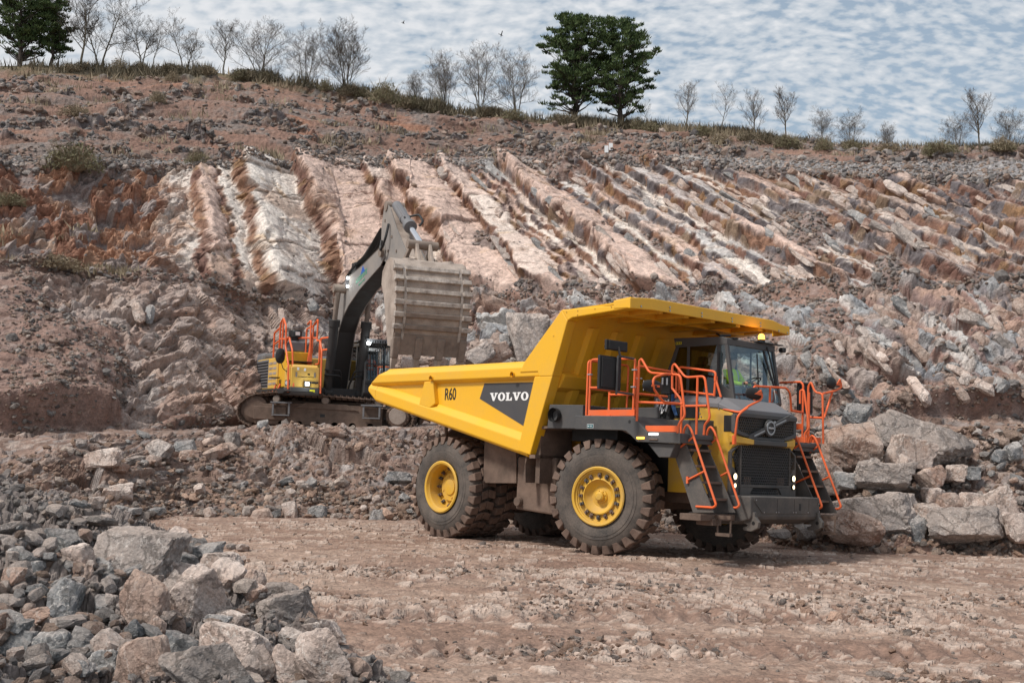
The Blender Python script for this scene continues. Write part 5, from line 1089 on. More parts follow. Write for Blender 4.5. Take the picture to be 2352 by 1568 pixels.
b.box((2.26, -.93, 2.60), (2.36, .93, 2.68)); b.hull([(2.24, -.93, 2.30), (2.34, -.93, 2.30), (2.34, -.93, 2.38), (2.24, -.93, 2.38)], [(2.26, -.50, 2.215), (2.38, -.50, 2.215), (2.38, -.50, 2.27), (2.26, -.50, 2.27)]); b.box((2.26, -.50, 2.20), (2.38, .50, 2.255)); b.hull([(2.24, .93, 2.30), (2.34, .93, 2.30), (2.34, .93, 2.38), (2.24, .93, 2.38)], [(2.26, .50, 2.215), (2.38, .50, 2.215), (2.38, .50, 2.27), (2.26, .50, 2.27)])
b.box((2.24, -.95, 2.31), (2.33, -.84, 2.64)); b.box((2.24, .86, 2.31), (2.33, .95, 2.64))
b.hull([(2.26, -.50, 2.10), (2.43, -.50, 2.115), (2.43, -.50, 2.20), (2.26, -.50, 2.215)], [(2.26, .52, 2.10), (2.43, .52, 2.115), (2.43, .52, 2.20), (2.26, .52, 2.215)]); GR = b.build('grille_frame', G, TR, bevel=.012)
for s in (-1, 1): b = MB(); b.hull([(2.26, s * .505, 2.10), (2.43, s * .505, 2.115), (2.43, s * .505, 2.20), (2.26, s * .505, 2.215)], [(2.20, s * .96, 2.125), (2.30, s * .96, 2.14), (2.30, s * .96, 2.27), (2.20, s * .96, 2.28)]); b.build('bonnet_trim', M['yellow_old'], TR, bevel=.01)
b = MB(); b.box((2.225, -.86, 2.24), (2.245, .86, 2.62)); b.box((2.225, -.80, 1.22), (2.245, .80, 2.10)); b.build('radiator', M['ink'], TR)
b = MB(); honeycomb(b, -.82, .84, 2.24, 2.62, 2.325, lambda y, z: z > 2.23 + .16 * max(0, abs(y) - .5) and abs(y) < .84); honeycomb(b, -.72, .74, 1.41, 2.08, 2.31, lambda y, z: True); honeycomb(b, -.50, .52, 1.24, 1.34, 2.31, lambda y, z: abs(y) < .50 - (z - 1.24) * 1.3); honeycomb(b, -.92, -.76, 1.62, 2.02, 2.285, lambda y, z: z - 1.62 > -(y + .76) * 1.6 and z < 2.02 + (y + .76) * .9); honeycomb(b, .76, .94, 1.62, 2.02, 2.285, lambda y, z: z - 1.62 > (y - .76) * 1.6 and z < 2.02 - (y - .76) * .9)
b.build('grille_mesh', M['grey'], GR, fix=False)['kind'] = 'stuff'
b = MB(); b.box((2.24, -.76, 1.2), (2.33, -.735, 2.10)); b.box((2.24, .745, 1.2), (2.33, .77, 2.10)); b.prism([(-.735, 1.345), (.745, 1.345), (.745, 1.40), (-.735, 1.40)], 'x', 2.24, 2.33); b.prism([(-.735, 1.2), (-.50, 1.2), (-.38, 1.345), (-.735, 1.345)], 'x', 2.24, 2.33); b.prism([(.745, 1.2), (.52, 1.2), (.40, 1.345), (.745, 1.345)], 'x', 2.24, 2.33); b.box((2.24, -.735, 1.19), (2.33, .745, 1.225))
for s in (-1, 1): b.prism([(s * .76, 1.2), (s * 1.0, 1.2), (s * 1.0, 1.70), (s * .92, 1.70), (s * .80, 1.56), (s * .76, 1.56)], 'x', 2.22, 2.295); b.prism([(s * .96, 1.68), (s * 1.0, 1.68), (s * 1.0, 1.97), (s * .80, 2.1), (s * .77, 2.08), (s * .96, 1.95)], 'x', 2.22, 2.295)
b.build('grille_panel', M['grey_dirty'], GR, bevel=.008)
for s in (-1, 1):
    for (z, r) in ((1.535, .068), (1.375, .052)):
        b = MB(); b.lathe([(r, .0), (r, .03), (r - .012, .03), (r - .012, .02)], (2.295, s * .90, z), 'x', 24); b.lathe([(r - .012, .022), (0, .028)], (2.295, s * .90, z), 'x', 24, mi=1); b.build('headlight', [M['ink'], M['lamp']], TR)
# maker's mark: diagonal bar, ring with arrow, word across
def bar(b, y0, z0, y1, z1, w, xa, xb):
    d = Vector((y1 - y0, z1 - z0)).normalized(); n_ = Vector((-d.y, d.x)) * w / 2; b.prism([(y0 + n_.x, z0 + n_.y), (y1 + n_.x, z1 + n_.y), (y1 - n_.x, z1 - n_.y), (y0 - n_.x, z0 - n_.y)], 'x', xa, xb)
b = MB(); bar(b, -.60, 2.225, .66, 2.665, .095, 2.335, 2.385); b.lathe([(.155, .0), (.155, .02), (0, .02)], (2.375, .02, 2.44), 'x', 32); EM = b.build('emblem_bar', G, GR, bevel=.006)
b = MB(); bar(b, -.46, 2.272, -.14, 2.384, .026, 2.386, 2.395); bar(b, .19, 2.50, .52, 2.615, .026, 2.386, 2.395); b.lathe([(.13, .0), (.13, .022), (.098, .022), (.098, 0)], (2.394, .02, 2.44), 'x', 36); b.prism([(.10, 2.575), (.155, 2.575), (.155, 2.52), (.135, 2.54), (.105, 2.51), (.085, 2.53), (.115, 2.56)], 'x', 2.40, 2.42)
b.build('emblem_ring', M['steel'], EM)
b = MB(); b.box((2.396, -.09, 2.412), (2.412, .13, 2.468)); b.build('emblem_band', M['ink'], EM)
text_mesh('VOLVO', .16, .034, (2.412, -.06, 2.423), M['white'], 'lettering', EM, bold=.03, normal='x', depth=.003)
b = MB(); b.prism([(2.2, 1.205), (2.775, 1.205), (2.785, 1.15), (2.785, .86), (2.76, .80), (2.376, .70), (1.89, .69), (1.5, .755), (1.385, .85), (1.7, .95), (2.2, 1.0)], 'y', -1.066, 1.066); BP = b.build('bumper', M['grey_dirty'], TR, bevel=.025)
for (y0, y1, z0) in ((-.29, .232, .905), (.242, .69, .905)):
    b = MB(); b.box((2.784, y0, z0), (2.797, y1, 1.19)); b.build('bumper_panel', M['grey_dirty'], BP, bevel=.006)
b = MB(); b.prism([(-.98, 1.19), (-.30, 1.19), (-.30, .905), (-.73, .905), (-.98, 1.12)], 'x', 2.784, 2.797); b.build('bumper_panel', M['grey_dirty'], BP, bevel=.006)
b = MB(); b.prism([(.70, 1.19), (1.0, 1.19), (1.0, 1.14), (.76, .905), (.70, .905)], 'x', 2.784, 2.797); b.build('bumper_panel', M['grey_dirty'], BP, bevel=.006)
b = MB(); b.box((2.796, .375, .96), (2.80, .44, 1.09)); b.build('latch', M['ink'], BP, bevel=.01)
for (y, z) in [(-.93, 1.14), (-.7, .93), (-.33, .93), (.20, .93), (-.26, .93), (.27, .93), (.66, .93), (1.0, 1.09), (1.02, .95)]:
    b = MB(); b.cyl((2.795, y, z), (2.808, y, z), .012, 8); b.build('bolt', M['steel'], BP)
for s in (-1, 1):
    b = MB(); b.prism([(2.60, .80), (2.76, .93), (2.83, .93), (2.84, .85), (2.92, .76), (2.90, .66), (2.76, .595), (2.60, .605), (2.585, .66), (2.66, .675), (2.69, .70), (2.60, .735)], 'y', s * .98 - .035, s * .98 + .035); b.lathe([(.035, -.037), (0, -.037)], (2.81, s * .98, .74), 'y', 14, mi=1); b.lathe([(.035, .037), (0, .037)], (2.81, s * .98, .74), 'y', 14, mi=1); b.build('tow_hook', [M['grey_dirty'], M['ink']], TR, bevel=.008)

# ---- ladders with their rails
def zslope(x): return 2.02 + (x - 1.94) * (.915 - 2.02) / (2.62 - 1.94)
for s in (-1, 1):
    ld_ = empty('ladder', (0, 0, 0), parent=TR)
    for yy in (1.89, 1.30):
        b = MB(); b.prism([(1.776, 1.80), (1.84, 2.02), (1.90, 2.10), (1.97, 2.10), (2.63, .915), (2.19, .89)], 'y', s * yy - .012, s * yy + .012); b.build('stringer', M['grey_dirty'], ld_)
    for z in (1.962, 1.688, 1.409, 1.126):
        xx = 2.06 + (1.962 - z) * .44; b = MB(); b.box((xx - .17, min(s * 1.32, s * 1.87), z - .02), (xx + .04, max(s * 1.32, s * 1.87), z + .02)); b.build('step', M['mud'], ld_)
    for yy in (1.92, 1.27):
        b = MB(); b.tube(bend([(1.96, s * yy, 2.06), (1.953, s * yy, 2.30), (2.03, s * yy, 2.41), (2.12, s * yy, 2.32), (2.70, s * yy, 1.04), (2.64, s * yy, .995), (2.27, s * yy, .995)], .07), .021, 8)
        b.cyl((2.17, s * yy, 2.18), (1.85, s * yy, 1.985), .019, 8); b.cyl((2.43, s * yy, 1.60), (2.09, s * yy, 1.45), .019, 8); b.box((1.82, s * yy - .02, 1.93), (1.86, s * yy + .02, 2.03)); b.box((2.05, s * yy - .02, 1.38), (2.09, s * yy + .02, 1.50)); b.build('handrail', M['orange'], ld_, smooth=50)
    b = MB(); b.box((2.0, min(s * 1.066, s * 2.03), .76), (2.46, max(s * 1.066, s * 2.03), .87)); b.box((2.14, min(s * 1.5, s * 1.75), .68), (2.5, max(s * 1.5, s * 1.75), .80)); b.build('step_platform', M['mud'], ld_, bevel=.01)
    b = MB(); b.tube([(2.50, s * 1.62, .84), (2.51, s * 1.62, .56)], .016, 6); b.tube([(2.77, s * 1.60, .84), (2.765, s * 1.60, .56)], .016, 6); b.box((2.49, s * 1.62 - .04, .51), (2.79, s * 1.62 + .04, .565)); b.box((2.3, s * 1.62 - .03, .80), (2.8, s * 1.62 + .03, .86)); b.build('hanging_step', M['mud'], ld_)

# ---- railings
RL = empty('railings', (0, 0, 0), parent=TR)
def rail(*paths, r=.022, name='railing', mat='orange'):
    b = MB()
    for p in paths: b.tube(bend(p, .08), r, 8)
    return b.build(name, M[mat], RL, smooth=50)
def prc(pts, y): return [(x, y, z) for x, z in pts]
Y0 = -2.12
rail(prc([(-.16, 2.56), (-.155, 3.61), (.96, 3.585), (.938, 2.56)], Y0), prc([(-.155, 3.08), (.34, 3.07)], Y0), prc([(.345, 2.56), (.345, 2.99)], Y0), prc([(.34, 2.94), (.93, 2.935)], Y0))
rail([(-.25, -2.10, 2.56), (-.25, -2.09, 3.60), (-.25, -.96, 3.60), (-.25, -.98, 2.56)], [(-.25, -2.09, 3.075), (-.25, -.98, 3.07)])
rail([(.95, -2.05, 2.56), (.95, -2.05, 3.46), (.95, -.95, 3.43), (.95, -.95, 2.95)], [(.95, -2.05, 2.955), (.95, -1.2, 2.955)])
for q in [(-.16, 3.33), (.955, 3.38), (.94, 3.07), (1.08, 3.22)]:
    b = MB(); b.box((q[0] - .05, Y0 - .03, q[1] - .012), (q[0] + .03, Y0 + .03, q[1] + .012)); b.build('pipe_clamp', M['steel'], RL)
for x in (-.16, .345, .94):
    b = MB(); b.box((x - .06, Y0 - .035, 2.545), (x + .06, Y0 + .035, 2.565)); b.build('post_foot', M['orange'], RL)
Y1 = -2.16
rail(prc([(1.072, 2.45), (1.09, 3.53), (1.14, 3.57), (1.34, 3.31), (1.85, 3.265), (2.05, 3.25), (2.178, 2.53), (2.04, 2.41), (2.02, 2.24)], Y1), prc([(1.085, 2.79), (2.12, 2.745)], Y1))
for s in (-1,):
    rail([(1.85, s * 2.16, 3.265), (1.95, s * 2.45, 3.25), (1.95, s * 2.75, 3.16), (1.95, s * 2.77, 2.99), (1.95, s * 2.48, 2.755), (2.05, s * 2.16, 2.75)])
Y2 = -1.50
rail(prc([(1.32, 3.08), (1.31, 3.48), (1.36, 3.53), (1.62, 3.27), (2.06, 3.28), (2.20, 2.52), (2.08, 2.43), (2.07, 2.24)], Y2), prc([(1.32, 3.10), (1.32, 3.08), (1.55, 2.86), (1.55, 2.24)], Y2), prc([(1.55, 2.755), (2.12, 2.755)], Y2), prc([(1.90, 3.27), (1.90, 2.24)], Y2))
Y3 = -.85
rail(prc([(.94, 3.04), (.92, 3.545), (1.80, 3.425), (1.772, 2.98)], Y3), prc([(.90, 3.10), (1.77, 2.998)], Y3), prc([(1.80, 3.28), (1.925, 2.955)], Y3)); b = MB(); b.box((1.78, -.88, 3.25), (1.82, -.82, 3.34)); b.build('pipe_clamp', M['orange'], RL)
rail([(1.85, .27, 2.97), (1.82, .27, 3.245), (1.82, 1.33, 3.29), (1.85, 1.42, 3.2), (1.80, 1.55, 2.86)], [(1.83, .79, 3.265), (1.83, .79, 2.95)])
rail([(1.80, 1.55, 2.86), (1.66, 2.15, 2.86)], [(1.10, 2.15, 3.475), (1.60, 2.15, 3.475), (1.66, 2.15, 3.42), (1.655, 2.15, 2.35)])
Y4 = 2.12
rail(prc([(1.79, 2.30), (1.80, 3.38), (1.86, 3.47), (1.96, 3.25), (2.13, 3.235), (2.16, 2.24)], Y4), prc([(1.80, 2.765), (2.16, 2.745)], Y4))
rail([(2.13, 2.15, 3.235), (1.95, 2.50, 3.27), (1.95, 2.85, 3.34), (1.95, 3.10, 3.44), (1.95, 3.01, 3.58)], [(1.95, 2.75, 3.31), (1.95, 2.46, 2.76), (2.1, 2.12, 2.755)])
rail(prc([(1.95, 3.0), (1.95, 3.26), (2.03, 3.262), (2.17, 2.52), (2.06, 2.42), (2.07, 2.24)], 1.62)); rail(prc([(1.9, 2.24), (1.9, 3.25)], 2.0))
for q in ((1.2, 2.145, 2.52, 1.66, 2.165, 2.64), (2.01, 1.95, 2.25, 2.05, 2.2, 2.36)): b = MB(); b.box(q[:3], q[3:]); b.build('toe_board', M['orange'], RL)
# front corner mirror arm and grab rail
rail([(2.05, -.93, 2.735), (2.42, -.93, 2.665), (2.5, -.80, 2.79), (2.5, -.44, 2.92), (2.5, -.385, 2.99), (2.5, -.455, 3.09)], r=.02); rail([(2.5, -.82, 2.76), (2.46, -.96, 2.67), (2.43, -1.02, 2.58), (2.36, -1.0, 2.14)], r=.02)
b = MB(); b.box((2.33, -1.03, 2.10), (2.38, -.97, 2.26)); b.build('rail_bracket', M['orange'], RL)
# mirrors
def oval(b, c, rx_, rz, t=.05, n=28, tilt=0.):
    pr_ = [(0, -.0), (.55, -.0), (.85, -.012), (1, -.03), (1, -.045), (.96, -.05), (0, -.05)]; vs = []
    for i in range(n):
        a = 2 * math.pi * i / n; sx = math.copysign(abs(math.cos(a)) ** .8, math.cos(a)); sz = math.copysign(abs(math.sin(a)) ** .85, math.sin(a))
        for (r, tt) in pr_: vs.append((c[0] - (-tt) * 1.2 + (1 - r) * .04, c[1] + sx * r * rx_, c[2] + sz * r * rz + tilt * sx * r * rx_))
    m = len(pr_); b.add(vs, [(i * m + j, i * m + j + 1, ((i + 1) % n) * m + j + 1, ((i + 1) % n) * m + j) for i in range(n) for j in range(m - 1)])
def mirror(kind, c, w, h, arm):
    m = empty('mirror', (0, 0, 0), parent=TR); b = MB()
    if kind == 'rect':
        b.box((c[0] - .02, c[1] - w / 2, c[2] - h / 2), (c[0] + .035, c[1] + w / 2, c[2] + h / 2)); b.box((c[0] + .035, c[1] - w * .42, c[2] - h * .44), (c[0] + .055, c[1] + w * .42, c[2] + h * .44)); b.build('mirror_shell', M['black'], m, bevel=.022)
    else: oval(b, c, w / 2, h / 2); b.build('mirror_shell', M['black'], m, smooth=40)
    b = MB(); b.box((c[0] - .075 if kind != 'rect' else c[0] - .028, c[1] - w * .40, c[2] - h * .40), (c[0] - .068 if kind != 'rect' else c[0] - .021, c[1] + w * .40, c[2] + h * .40)); b.build('mirror_glass', M['chrome'], m)
    if arm:
        b = MB()
        for p in arm: b.tube(bend(p, .04), .02, 8)
        b.build('mirror_arm', M['grey'], m)
    return m
mirror('rect', (.98, -2.83, 3.26), .56, .60, [[(1.06, -2.71, 2.89), (1.06, -2.70, 3.56), (1.0, -2.62, 3.58), (.96, -2.16, 3.575)], [(1.06, -2.70, 2.93), (.96, -2.16, 2.93)]])
mirror('rect', (.98, -2.675, 3.76), .55, .18, [[(1.03, -2.66, 3.74), (1.03, -2.61, 3.58)]])
mirror('oval', (1.93, -2.70, 3.015), .50, .215, None); b = MB(); b.box((1.94, -2.80, 3.0), (1.965, -2.60, 3.035)); b.build('mirror_bracket', M['orange'], RL)
mirror('oval', (2.47, -.53, 3.035), .50, .22, None); b = MB(); b.prism([(-.62, 3.02), (-.43, 3.11), (-.40, 3.0)], 'x', 2.49, 2.51); b.build('mirror_bracket', M['orange'], RL)
mirror('rect', (1.5, 2.42, 3.16), .46, .60, [[(1.55, 2.2, 3.47), (1.55, 2.62, 3.475), (1.55, 2.63, 2.86), (1.55, 2.2, 2.87)]])
mirror('oval', (1.93, 2.80, 3.50), .30, .24, None); b = MB(); b.prism([(2.88, 3.46), (3.02, 3.60), (3.10, 3.46)], 'x', 1.94, 1.96); b.build('mirror_bracket', M['orange'], RL)
# valve box with hoses on the deck
b = MB(); b.box((.66, -1.05, 3.02), (.88, -.95, 3.36)); b.box((.50, -1.05, 2.55), (.90, -.75, 3.0)); VB = b.build('valve_box', M['black'], TR, bevel=.01)
b = MB()
for i in range(4): b.tube(bend([(.90, -1.0 + i * .03, 3.02), (.92, -1.03 + i * .03, 2.8), (1.02 + .02 * i, -1.05, 2.62)], .08), .009, 6)
b.build('hose', plain('blue_hose', (.03, .09, .22), .6), VB)
b = MB()
for i in range(9): a = rr_.uniform(0, 6.28); b.tube([(.60 + .03 * i, -1.1, 2.6 + rr_.uniform(0, .35)), (.63 + .03 * i, -1.13, 2.6 + rr_.uniform(0, .35)), (.66 + .03 * i, -1.09, 2.65 + rr_.uniform(0, .3))], .015, 6)
b.box((.69, -1.06, 3.2), (.73, -1.052, 3.33)); b.box((.80, -1.06, 3.19), (.84, -1.052, 3.32)); b.build('fittings', M['steel'], VB)

# ---- cab
CB = empty('cab', (0, 0, 0), parent=TR)
ya, yb = .085, 1.64
b = MB(); F_ = M['grey']
b.prism([(-.17, 2.95), (1.50, 2.95), (1.52, 3.0), (1.38, 3.03), (-.16, 3.06)], 'y', ya, yb)                     # sill
b.prism([(.0, 4.235), (.05, 4.04), (1.325, 4.045), (1.325, 4.165), (1.2, 4.20)], 'y', ya - .005, yb + .005)         # roof
for (y0, y1) in ((ya, ya + .07), (yb - .07, yb)):
    b.prism([(1.255, 4.05), (1.325, 4.05), (1.515, 2.99), (1.43, 2.99)], 'y', y0, y1); b.prism([(-.165, 3.55), (.05, 4.06), (.14, 4.06), (-.06, 3.50), (-.06, 3.02), (-.165, 3.02)], 'y', y0, y1)
    b.prism([(.34, 3.02), (.41, 3.02), (.41, 4.05), (.34, 4.05)], 'y', y0, y1); b.prism([(1.085, 3.02), (1.165, 3.02), (1.165, 4.05), (1.085, 4.05)], 'y', y0, y1)
b.prism([(1.16, 3.02), (1.45, 3.02), (1.42, 3.16), (1.16, 3.30)], 'y', ya, ya + .05)
CF = b.build('cab_frame', F_, CB, bevel=.01)
b = MB(); b.hull([(1.30, ya + .03, 4.04), (1.30, yb - .03, 4.04), (1.49, yb - .03, 3.0), (1.49, ya + .03, 3.0)], [(1.308, ya + .03, 4.04), (1.308, yb - .03, 4.04), (1.498, yb - .03, 3.0), (1.498, ya + .03, 3.0)]); b.build('windscreen', M['glass'], CB)
b = MB(); b.box((1.17, ya + .02, 3.1), (1.30, ya + .028, 4.05)); b.build('corner_glass', M['glass'], CB)
b = MB(); b.box((.405, ya + .01, 3.1), (1.09, ya + .02, 4.05)); b.build('door_glass', M['glass_dark'], CB)
b = MB(); b.prism([(-.06, 3.1), (.345, 3.1), (.345, 4.05), (.10, 4.05), (-.06, 3.5)], 'y', ya + .01, ya + .02); b.build('side_glass', M['glass_dark'], CB)
b = MB(); b.box((.405, yb - .02, 3.1), (1.09, yb - .01, 4.05)); b.box((1.17, yb - .02, 3.1), (1.32, yb - .01, 4.05)); b.build('side_glass', M['glass'], CB)
b = MB(); b.box((.74, yb - .03, 3.1), (.77, yb - .005, 4.05)); b.build('window_bar', F_, CB)
b = MB(); b.hull([(-.14, ya, 3.02), (-.14, yb, 3.02), (-.14, yb, 3.6), (-.14, ya, 3.6)], [(-.12, ya, 3.02), (-.12, yb, 3.02), (-.12, yb, 3.6), (-.12, ya, 3.6)]); b.build('rear_wall', F_, CB)
b = MB(); b.tube([(1.16, ya - .02, 3.9), (1.17, ya - .02, 3.2)], .012, 6); b.build('door_handle', M['black'], CB)
b = MB(); b.box((.06, ya - .012, 4.10), (.21, ya - .007, 4.15)); b.build('warning_label', M['warn'], CB); b = MB()
for i in range(3): b.box((.075 + .045 * i, ya - .015, 4.112), (.10 + .045 * i, ya - .0125, 4.138))
b.build('warning_symbol', M['ink'], CB)
# inside: seats, dash, wheel
b = MB(); b.box((.2, .55, 3.0), (.75, 1.0, 3.12)); b.box((.15, .55, 3.1), (.28, 1.0, 3.75)); b.box((.15, .65, 3.75), (.26, .90, 3.92)); b.build('seat', M['black'], CB, bevel=.04)
b = MB(); b.prism([(1.0, 3.0), (1.42, 3.0), (1.36, 3.27), (1.22, 3.30), (1.08, 3.18)], 'y', .2, 1.6); b.build('dashboard', M['grey_mid'], CB, bevel=.03)
b = MB(); b.lathe([(.185, -.014), (.20, 0), (.185, .014), (.17, 0)], (0, 0, 0), 'z', 28, closed=True); b.tube([(-.18, 0, 0), (.18, 0, 0)], .012, 6); b.tube([(0, 0, 0), (0, -.18, 0)], .012, 6); b.cyl((0, 0, 0), (0, 0, -.3), .03, 8); b.xf(Matrix.Translation((1.30, .92, 3.38)) @ Matrix.Rotation(R(-28), 4, 'Y')); b.build('steering_wheel', M['black'], CB)
b = MB(); b.tube(bend([(1.43, .55, 3.05), (1.42, .60, 3.35), (1.43, 1.0, 3.32)], .06), .012, 6); b.tube([(1.50, .9, 3.02), (1.32, 1.05, 3.95)], .014, 6); b.tube([(1.34, 1.36, 4.12), (1.42, 1.42, 3.70), (1.46, 1.52, 3.3)], .018, 6); b.tube([(1.36, 1.20, 4.03), (1.43, 1.36, 3.55), (1.47, 1.42, 3.35)], .022, 6); b.build('wiper', M['ink'], CB)
b = MB(); b.box((1.05, .25, 4.17), (1.35, .40, 4.20)); b.box((1.28, 1.0, 4.18), (1.38, 1.85, 4.20)); b.tube([(.9, .3, 4.3), (1.15, .1, 4.22), (1.2, .35, 4.25)], .02, 6); b.build('roof_bracket', M['ink'], CB)
b = MB(); b.lathe([(.072, 0), (.072, .05), (0, .05)], (1.32, 1.19, 4.20), 'z', 20); b.lathe([(.062, .05), (.064, .10), (.052, .14), (.03, .16), (0, .168)], (1.32, 1.19, 4.20), 'z', 20, mi=1); b.build('beacon', [M['ink'], M['amber']], CB, smooth=40)
b = MB(); b.box((1.30, 1.80, 4.05), (1.42, 1.90, 4.15)); b.build('work_lamp', M['ink'], CB, bevel=.02)
TRL = bpy.data.lights.new('beacon_light', 'POINT'); TRL.energy = 2; TRL.color = (1, .45, .08); TRL.shadow_soft_size = .08; o = bpy.data.objects.new('beacon_light', TRL); COL.objects.link(o); o.parent = TR; o.location = (1.30, 1.19, 4.40)

# ---- the driver: one skinned body, clothing colours by height, hair and cap as a child
def skinned(name, joints, edges, mat, parent=None, root=0, sub=1):
    me = bpy.data.meshes.new(name); me.from_pydata([j[0] for j in joints], edges, []); o = bpy.data.objects.new(name, me); COL.objects.link(o)
    md = o.modifiers.new('skin', 'SKIN'); md.use_smooth_shade = True; sv = me.skin_vertices[0].data if me.skin_vertices else None
    if sv is None:
        bpy.context.view_layer.objects.active = o; o.select_set(True); bpy.ops.mesh.customdata_skin_add(); sv = me.skin_vertices[0].data
    for i, j in enumerate(joints):
        r = j[1]; sv[i].radius = r if isinstance(r, tuple) else (r, r); sv[i].use_root = (i == root)
    s_ = o.modifiers.new('sub', 'SUBSURF'); s_.levels = sub; s_.render_levels = sub
    dg = bpy.context.evaluated_depsgraph_get(); me2 = bpy.data.meshes.new_from_object(o.evaluated_get(dg)); o.modifiers.clear(); o.data = me2; me2.name = name; me2.materials.clear()
    for m in (mat if isinstance(mat, (list, tuple)) else [mat]): me2.materials.append(m)
    me2.polygons.foreach_set('use_smooth', [True] * len(me2.polygons))
    if parent: o.parent = parent
    return o
M['hivis'] = plain('hi_vis_lime', (.68, .95, .04), .7); M['hivis_o'] = plain('hi_vis_orange', (.85, .12, .02), .7); M['skin'] = plain('skin', (.50, .27, .19), .6); M['reflect'] = plain('reflective_band', (.55, .57, .58), .4); M['trouser'] = plain('dark_trousers', (.03, .035, .05), .9); M['hair'] = plain('dark_hair', (.02, .015, .012), .8)
def seated(name, loc, rz, jacket, label, parent_mat=None):
    """seated adult, hands forward on a wheel or levers; hip at the origin, facing +x"""
    root = empty(name, loc, (0, 0, rz)); tag(root, label, 'person')
    J = [((0, 0, .08), (.15, .17)), ((.01, 0, .28), (.13, .17)), ((.03, 0, .46), (.13, .20)), ((.04, 0, .54), (.06, .065)), ((.055, 0, .60), (.055, .06)), ((.075, 0, .68), (.092, .078)), ((.075, 0, .78), (.088, .075)),
         ((.04, .19, .49), .065), ((.14, .25, .29), .052), ((.36, .17, .24), .042), ((.43, .15, .26), .034), ((.04, -.19, .49), .065), ((.14, -.25, .29), .052), ((.36, -.17, .24), .042), ((.43, -.15, .26), .034),
         ((.08, .10, .06), .10), ((.44, .13, .10), .078), ((.47, .14, -.30), .055), ((.56, .14, -.37), .045), ((.08, -.10, .06), .10), ((.44, -.13, .10), .078), ((.47, -.14, -.30), .055), ((.56, -.14, -.37), .045)]
    E_ = [(0, 1), (1, 2), (2, 3), (3, 4), (4, 5), (5, 6), (2, 7), (7, 8), (8, 9), (9, 10), (2, 11), (11, 12), (12, 13), (13, 14), (0, 15), (15, 16), (16, 17), (17, 18), (0, 19), (19, 20), (20, 21), (21, 22)]
    o = skinned('body', J, E_, [jacket, M['skin'], M['trouser'], M['reflect']], root, sub=2); me = o.data
    for p in me.polygons:
        c = p.center; p.material_index = 1 if c.z > .555 or c.x > .40 and c.z > .17 else (2 if (c.z < .17 and (c.x > .12 or c.z < .02)) else (3 if (.22 < c.z < .27 and c.x < .2 and abs(c.y) < .2) or (abs(abs(c.y) - .11) < .022 and c.z > .27 and c.x < .25) else 0))
    for s in (-1, 1):
        for k, (dx, dy, dz, ln) in enumerate([(.03, .035, .0, .07), (.045, .012, .0, .085), (.042, -.012, .0, .08), (.032, -.034, .0, .065)]):
            b = MB(); x0, y0, z0 = .43, s * .15 + dy, .265; b.tube([(x0, y0, z0), (x0 + dx, y0, z0 + .018), (x0 + dx + .02, y0, z0 - .015), (x0 + dx, y0, z0 - .035)], [.010, .0095, .009, .007], 6); b.build('finger', M['skin'], root, smooth=True)
        b = MB(); b.tube([(.415, s * .115, .262), (.44, s * .10, .25), (.465, s * .105, .235)], [.012, .011, .008], 6); b.build('thumb', M['skin'], root, smooth=True)
        b = MB(); b.tube([(.152, s * .03, .735), (.162, s * .03, .735)], .012, 8); b.build('eye', M['ink'], root)
        b = MB(); b.tube([(.075, s * .078, .71), (.07, s * .092, .735)], [.014, .018], 6); b.build('ear', M['skin'], root, smooth=True)
    b = MB(); b.tube([(.155, 0, .74), (.178, 0, .70), (.155, 0, .692)], [.010, .016, .012], 6); b.build('nose', M['skin'], root, smooth=True)
    b = MB(); b.tube([(.158, -.022, .665), (.163, 0, .663), (.158, .022, .665)], .006, 6); b.build('mouth', plain('lips', (.35, .12, .10), .6), root)
    b = MB(); b.lathe([(.0, .13), (.06, .118), (.092, .075), (.10, .02), (.095, -.015)], (.06, 0, .74), 'z', 20); b.build('hair', M['hair'], root, smooth=60); return root
Tm = Matrix.Translation(TR.location) @ TR.rotation_euler.to_matrix().to_4x4()
dl = Tm @ Vector((.97, .68, 3.08)); dr = seated('person', dl, R(-47.6 + 4), M['hivis'], 'truck driver in a lime hi-vis jacket seated at the steering wheel')

# ================================================================ tracked excavator on the bench (root: x to the right, y away, z up)
EX = empty('excavator', (-6.5, 42.0, 2.36), (0, R(2.0), 0)); tag(EX, 'large muddy tracked excavator on the bench, its bucket raised towards the dump truck', 'excavator')
TH = R(24); UP = empty('upper_structure', (.10, 0, 0), (0, 0, -R(90) + TH), EX)
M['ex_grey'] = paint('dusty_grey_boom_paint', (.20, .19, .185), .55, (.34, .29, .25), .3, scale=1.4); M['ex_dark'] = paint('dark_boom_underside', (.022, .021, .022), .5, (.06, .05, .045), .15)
M['bucket'] = paint('scoured_bucket_steel', (.20, .155, .13), .65, (.46, .385, .33), .5, scale=1.8, spec=.3); M['strap'] = paint('worn_wear_bars', (.15, .12, .105), .6, (.56, .50, .45), .5, scale=5, spec=.3); M['bucket_low'] = paint('muddy_bucket_lip', (.15, .115, .095), .8, (.30, .24, .20), .5, scale=3)
